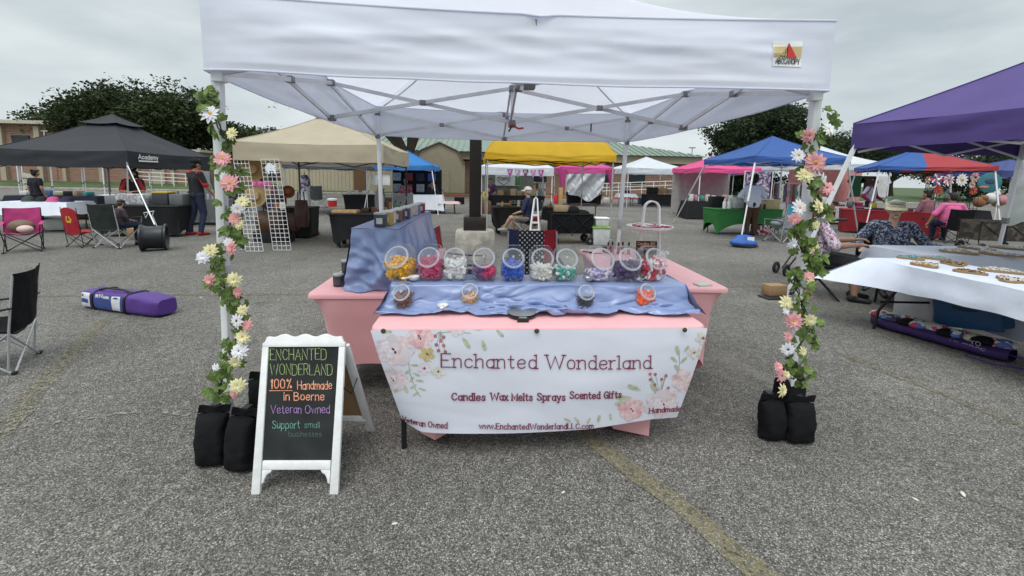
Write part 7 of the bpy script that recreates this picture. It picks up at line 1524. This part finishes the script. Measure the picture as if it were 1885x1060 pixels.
person('person in a dusty rose top seated beyond the hot pink T shirt', Vector((13.1, 11.9, 0)), R(190), SKM, M('dusty_rose', (.24, .1, .13), .85), JEANS, HBK, 'sit', seat=.5, hairst='bun', face=False, s=1.02)
wagon('brown camouflage wagon parked in front of the hot pink shirt', Vector((12.35, 9.55, 0)), -.15, 1.15, pat('camo', [(.05, .04, .03), (.09, .075, .055), (.03, .025, .02)], 9))
t = thing('white_sheet', 'white translucent sheet tied to the back leg of the purple canopy', 'cloth', (7.6, 5.9, 0)); b = MB(); b.grid(12, 14, lambda u, v: (lerp(7.9-.15*v, 8.7, u)+.05*nz(v*5, u*3), 5.9+.08*nz(u*4, v*5), lerp(1.95, 1.0-.1*nz(u*4, 1), v))); b.build('sheet', fabm('sheer_white', (.6, .63, .62), .5), t, solid=.004)
# ================================================================ RIGHT: WHITE TABLE, WOMEN
t = thing('draped_table', 'folding table under a white cloth with beaded mosaic pieces at the right', 'table', (4.55, 3.3, 0))
TX0, TX1, TY0, TY1 = 4.10, 4.85, 1.9, 4.28
b = MB(); b.grid(16, 40, lambda u, v: (lerp(TX0, TX1, u), lerp(TY0, TY1, v), .743+.003*nz(u*6, v*15)))
b.grid(40, 8, lambda u, v: (TX0-.045*v-.35*v*max(0, u-.80)/.20*1.2+.02*nz(u*9, v*2)*v, lerp(TY0, TY1, u)+.14*v*max(0, u-.8)/.2, .742-.235*v+.02*nz(u*7, 3)*v+.02*v*math.sin(u*5)))
b.grid(14, 8, lambda u, v: (lerp(TX0, TX1, u)-.42*v*(1-u)**3, TY1+.02+.14*v*(1-u)**2+.02*v, .742-.24*v)); b.grid(40, 8, lambda u, v: (TX1+.03*v+.02*nz(u*14, 7)*v, lerp(TY0, TY1, u), .742-.62*v))
b.build('tablecloth', M('white_linen_cloth', (.60, .64, .74), .85, var=.05, bump=.25, bscale=9), t, smooth=50)
b = MB(); b.box(((TX0+TX1)/2, (TY0+TY1)/2, .715), (TX1-TX0-.02, TY1-TY0-.02, .04)); b.build('table_board', M('plastic_white', (.5, .5, .5)), t)
b = MB(); b.tube([(4.13, 4.13, 0), (4.16, 4.13, .2), (4.36, 3.98, .69)], .014, 8); b.tube([(4.8, 4.13, 0), (4.8, 4.0, .69)], .014, 8); b.tube([(4.16, 4.12, .3), (4.8, 4.08, .3)], .012, 8); b.build('leg', BLKM, t)
b = MB(); b.tube([(4.2, 2.2, 0), (4.2, 2.3, .69)], .014, 8); b.tube([(4.8, 2.2, 0), (4.8, 2.3, .69)], .014, 8); b.build('leg', BLKM, t)
drape_table('second white clothed table of pale mosaic pieces behind the first', 6.0, 4.85, .0, 2.05, .75, .74, .45, M('white_linen_cloth', (.72, .75, .84)))
mg = 'beaded mosaic pieces on the white tables'
def mosaic(label, px, py, z, r, cols, seed, lob=3):
    c = G(px, py, z); rnd = random.Random(seed); t = thing('mosaic_piece', label, 'mosaic', c, rnd.random()*3, mg); b = MB(); n = 36; ol = [(r*(1+.22*math.sin(lob*a+seed)+.06*rnd.random())*math.cos(a), r*.75*(1+.22*math.sin(lob*a+seed))*math.sin(a)) for a in [6.283*i/n for i in range(n)]]; b.prism(ol, (0, 0, .001), (1, 0, 0), (0, 1, 0), .018); b.build('backing', CARD, t, local=True)
    b = MB()
    for i in range(90):
        a = rnd.random()*6.283; q = math.sqrt(rnd.random())*.93; x_, y_ = r*(1+.22*math.sin(lob*a+seed))*math.cos(a)*q, r*.75*(1+.22*math.sin(lob*a+seed))*math.sin(a)*q; b.ell((x_, y_, .021), (r*.075, r*.075, .007), 6, 4, rnd.randrange(len(cols)))
    b.build('beads', cols, t, local=True)
bd_ = lambda n, c: M('bead_'+n, c, .25)
TQ, DB, GO, BLb, WB, OL, GY = bd_('turquoise', (.08, .3, .33)), bd_('dark_brown', (.06, .03, .02)), bd_('gold', (.4, .27, .08)), bd_('black', (.015, .015, .02)), bd_('pearl', (.6, .58, .55)), bd_('olive', (.12, .13, .05)), bd_('grey', (.3, .3, .29))
for a in (('turquoise beaded mosaic nearest the women on the white table', 1678, 476, .745, .13, [TQ, BLb, TQ], 1), ('turquoise and grey mosaic right of the first turquoise one', 1722, 477, .745, .12, [TQ, GY], 2), ('olive and gold beaded mosaic at the middle of the white table', 1705, 489, .745, .13, [OL, GO, WB], 3), ('brown and gold beaded mosaic beside the olive one', 1757, 487, .745, .12, [DB, GO, BLb], 4), ('amber brown mosaic at the front row of the white table', 1784, 502, .745, .10, [GO, DB], 5), ('pearl white mosaic with dark edge at the right of the white table', 1845, 500, .745, .15, [WB, WB, GY], 6), ('cream and brown speckled mosaic nearest the camera on the white table', 1862, 517, .745, .12, [WB, DB, WB], 7),
          ('pale grey mosaic at the left of the second table', 1765, 464, .745, .2, [GY, WB], 8), ('pearl mosaic in the front of the second table', 1840, 468, .745, .22, [WB, GY, WB], 9), ('pearl and grey mosaic at the back of the second table', 1860, 457, .745, .22, [WB, GY], 10), ('grey beaded mosaic at the back middle of the second table', 1800, 458, .745, .18, [GY, WB], 11)): mosaic(*a)
t = thing('canopy_bag', 'open purple canopy bag stuffed with printed cloth under the white table', 'bag', (4.38, 3.9, 0))
def pbag(u, v):
    c0_, c1_ = Vector((4.30, 4.30, 0)), Vector((4.62, 3.30, 0)); d = (c1_-c0_); n_ = Vector((d.y, -d.x, 0)).normalized(); a = 6.283*v; q = 1-abs(2*u-1)**8*.5
    return c0_+d*u+n_*(-.16*math.cos(a)*q)+Vector((0, 0, max(.005, .065+.065*math.copysign(abs(math.sin(a))**.6, math.sin(a))*(1 if math.sin(a) < 0 else .75)+.01*nz(u*9, a))))
b = MB(); b.grid(40, 24, pbag, wrap=False); b.build('bag_body', M('shaded_purple_nylon', (.035, .015, .095), .7, var=.15, bump=.3, bscale=14), t)  # shade under the table is painted into the bag's purple
b = MB()
for i in range(16):
    u = .08+.84*i/15; c = pbag(u, .25); b.ell(c+Vector((random.uniform(-.05, .05), random.uniform(-.05, .05), .01)), (.11, .085, .045), 10, 6, i % 5)
b.build('printed_cloth', [pat('cloth_red_white', [(.5, .05, .08), (.6, .6, .6), (.1, .15, .4), (.6, .58, .55)], 22), pat('cloth_blue', [(.1, .2, .45), (.6, .6, .62), (.05, .06, .12)], 20), M('cloth_cream', (.5, .48, .38)), pat('cloth_pop', [(.55, .06, .14), (.6, .6, .6)], 30), BLACK], t)
b = MB(); f_ = flat((4.40, 3.52, .05), (.3, -.95, 0), (-.25, -.08, .97)); write(b, 'YOU', .06, .06, .04, f_, .14); write(b, 'UNIVERSE', -.1, .0, .045, f_, .12, width=.26); b.build('lettering', M('lilac_print', (.4, .36, .5)), t, smooth=0)
b = MB(); e_ = Vector((4.62, 3.3, 0)); b.tube([e_+Vector((0, .05, .06)), e_+Vector((.12, -.12, .02)), e_+Vector((.05, -.22, .008)), e_+Vector((-.25, -.05, .008)), e_+Vector((-.3, .12, .02))], .006, 6); b.build('strap', PURB, t)
t = thing('plastic_bin', 'blue plastic tub tipped on its side under the white table', 'plastic bin', (4.75, 3.85, 0)); Rm_ = Matrix.Rotation(.18, 3, 'Z')@Matrix.Rotation(-.2, 3, 'X'); b = MB(); b.box((4.80, 3.75, .35), (.3, .48, .34), Rm=Rm_); TB = M('tub_navy_blue', (.02, .085, .2), .45); b.build('tub', TB, t, bevel=.03); b = MB(); b.box(Vector((4.80, 3.75, .35))+Rm_@Vector((-.165, 0, 0)), (.03, .52, .38), Rm=Rm_); l_ = b.build('lid', TB, t, bevel=.012); b = MB(); b.ell(Vector((4.80, 3.75, .35))+Rm_@Vector((-.185, -.02, .02)), (.012, .12, .045), Rm=Rm_); b.build('grip', M('tub_shadow', (.02, .05, .1)), l_)
bx('cardboard_box', 'white carton pushed under the white table behind the blue tub', 'box', (4.85, 4.25, .25), (.4, .4, .5), M('white_carton', (.45, .46, .46)), .1)
# seated women
VISOR = M('straw_visor', (.62, .54, .36), .8, bump=.3, bscale=50)
NAVYP = pat('navy_white_print', [(.02, .03, .07), (.03, .04, .09), (.02, .025, .05), (.28, .3, .38), (.025, .035, .08), (.16, .18, .26), (.34, .36, .42)], 58)
vw = Vector((5.85, 5.75, 0))
person('woman in a straw visor and navy patterned blouse seated behind the white table', vw, R(-30), SKL, NAVYP, NAVY, HGR, 'sit', s=1.10, seat=.34, sleeve=.92, leg=.42, cap=VISOR, brimonly=True, head=(-.1, .12), fat=1.16, voxel=.011, glasses=True, arms=[((-.36, .0, .24), (-.34, -.24, .17)), ((.36, .02, .24), (.62, -.02, .18))], lean=.0)
camp_chair('black camp chair under the woman in the straw visor', vw+Vector((.02, .04, 0)), R(-30), BLACK, BLKM, s=1.1, backh=.85)
PKP = pat('pink_white_print', [(.6, .56, .6), (.45, .2, .32), (.55, .5, .55), (.08, .07, .09), (.5, .46, .52), (.25, .2, .26)], 42)
lw = Vector((4.50, 5.45, 0))
person('woman in a pink and white patterned top seated behind the right garland', lw, R(58), SKM, PKP, BLKT, HGR, 'sit', s=1.0, seat=.46, sleeve=.5, leg=.72, fat=1.25, lean=.02, voxel=.011, shoes=BLKP, arms=[((-.3, -.14, .2), (-.1, -.42, .22)), ((.3, -.14, .2), (.2, -.44, .26))], legs_=[((-.13, -.42, .5), (-.13, -.42, .09)), ((.13, -.42, .5), (.16, -.46, .09))])
t = thing('folding_chair', 'black metal folding chair under the woman in the pink patterned top', 'chair', lw, R(58)); b = MB()
for k_ in (-.22, .22): b.tube([(k_, -.26, 0), (k_, .16, .46), (k_, .26, .85)], .012, 7); b.tube([(k_, .3, 0), (k_, -.2, .45)], .012, 7)
b.tube([(-.22, .26, .85), (.22, .26, .85)], .012, 7); b.tube([(-.22, -.22, .04), (.22, -.22, .04)], .012, 7); b.tube([(-.22, .28, .04), (.22, .28, .04)], .012, 7); b.build('frame', BLKM, t, local=True); b = MB(); b.box((0, -.0, .45), (.42, .4, .025)); b.build('seat', BLKM, t, local=True, bevel=.008); b = MB(); b.box((0, .245, .75), (.42, .02, .2)); b.build('backrest', BLKM, t, local=True, bevel=.008)
t = thing('rollator', 'black rollator walker standing behind the right garland', 'walker', (4.9, 6.55, 0)); b = MB(); o = Vector((4.95, 6.6, 0))
for s_ in (0, .5): b.tube([o+Vector((0, s_*.2, .12)), o+Vector((.25, s_*.3, .45)), o+Vector((.55+.1, s_*.9, .92)), o+Vector((.85, s_*.9, .95))], .014, 7); b.tube([o+Vector((.75, s_*.9, .1)), o+Vector((.55, s_*.9, .8))], .014, 7)
b.tube([o+Vector((.3, .1, .5)), o+Vector((.3, .45, .5))], .012, 7); b.build('frame', BLKM, t)
for p in ((0, 0), (0, .25), (.75, 0), (.75, .45)):
    b = MB(); c = o+Vector((p[0], p[1], .1)); b.lathe([(.05, -.015), (.085, -.018), (.1, -.012), (.1, .012), (.085, .018), (.05, .015), (.05, -.015)], 20, c, Rm=frame_to((.5, -1, 0))); w_ = b.build('wheel', BLKP, t)
    b = MB(); b.lathe([(0, -.012), (.025, -.012), (.025, .012), (0, .012)], 10, c, Rm=frame_to((.5, -1, 0)))
    for i in range(3): a = i*2.09; q = frame_to((.5, -1, 0))@Vector((math.cos(a)*.06, math.sin(a)*.06, 0)); b.bar(c-q*0, c+q, .014)
    b.build('hub', GPLAST, w_)
b = MB(); b.box(o+Vector((.42, .25, .55)), (.3, .36, .03)); b.build('seat', BLKP, t, bevel=.01)
for s_ in (0, .45): b = MB(); b.tube([o+Vector((.78, s_, .95)), o+Vector((.95, s_, .95))], .02, 8); b.build('hand_grip', BLKP, t)
bx('tent_weight', 'tan carton and black foot at the slanted leg of the purple canopy', 'weight', G(1436, 548)+Vector((-.02, .1, .09)), (.26, .16, .14), CARD, .1); bx('weight_plate', 'black flat weight plate beneath the tan carton by the right garland', 'weight', G(1436, 552)+Vector((-.02, .1, .01)), (.32, .2, .02), BLKP, .1)

bpy.data.scenes.remove(TMP)
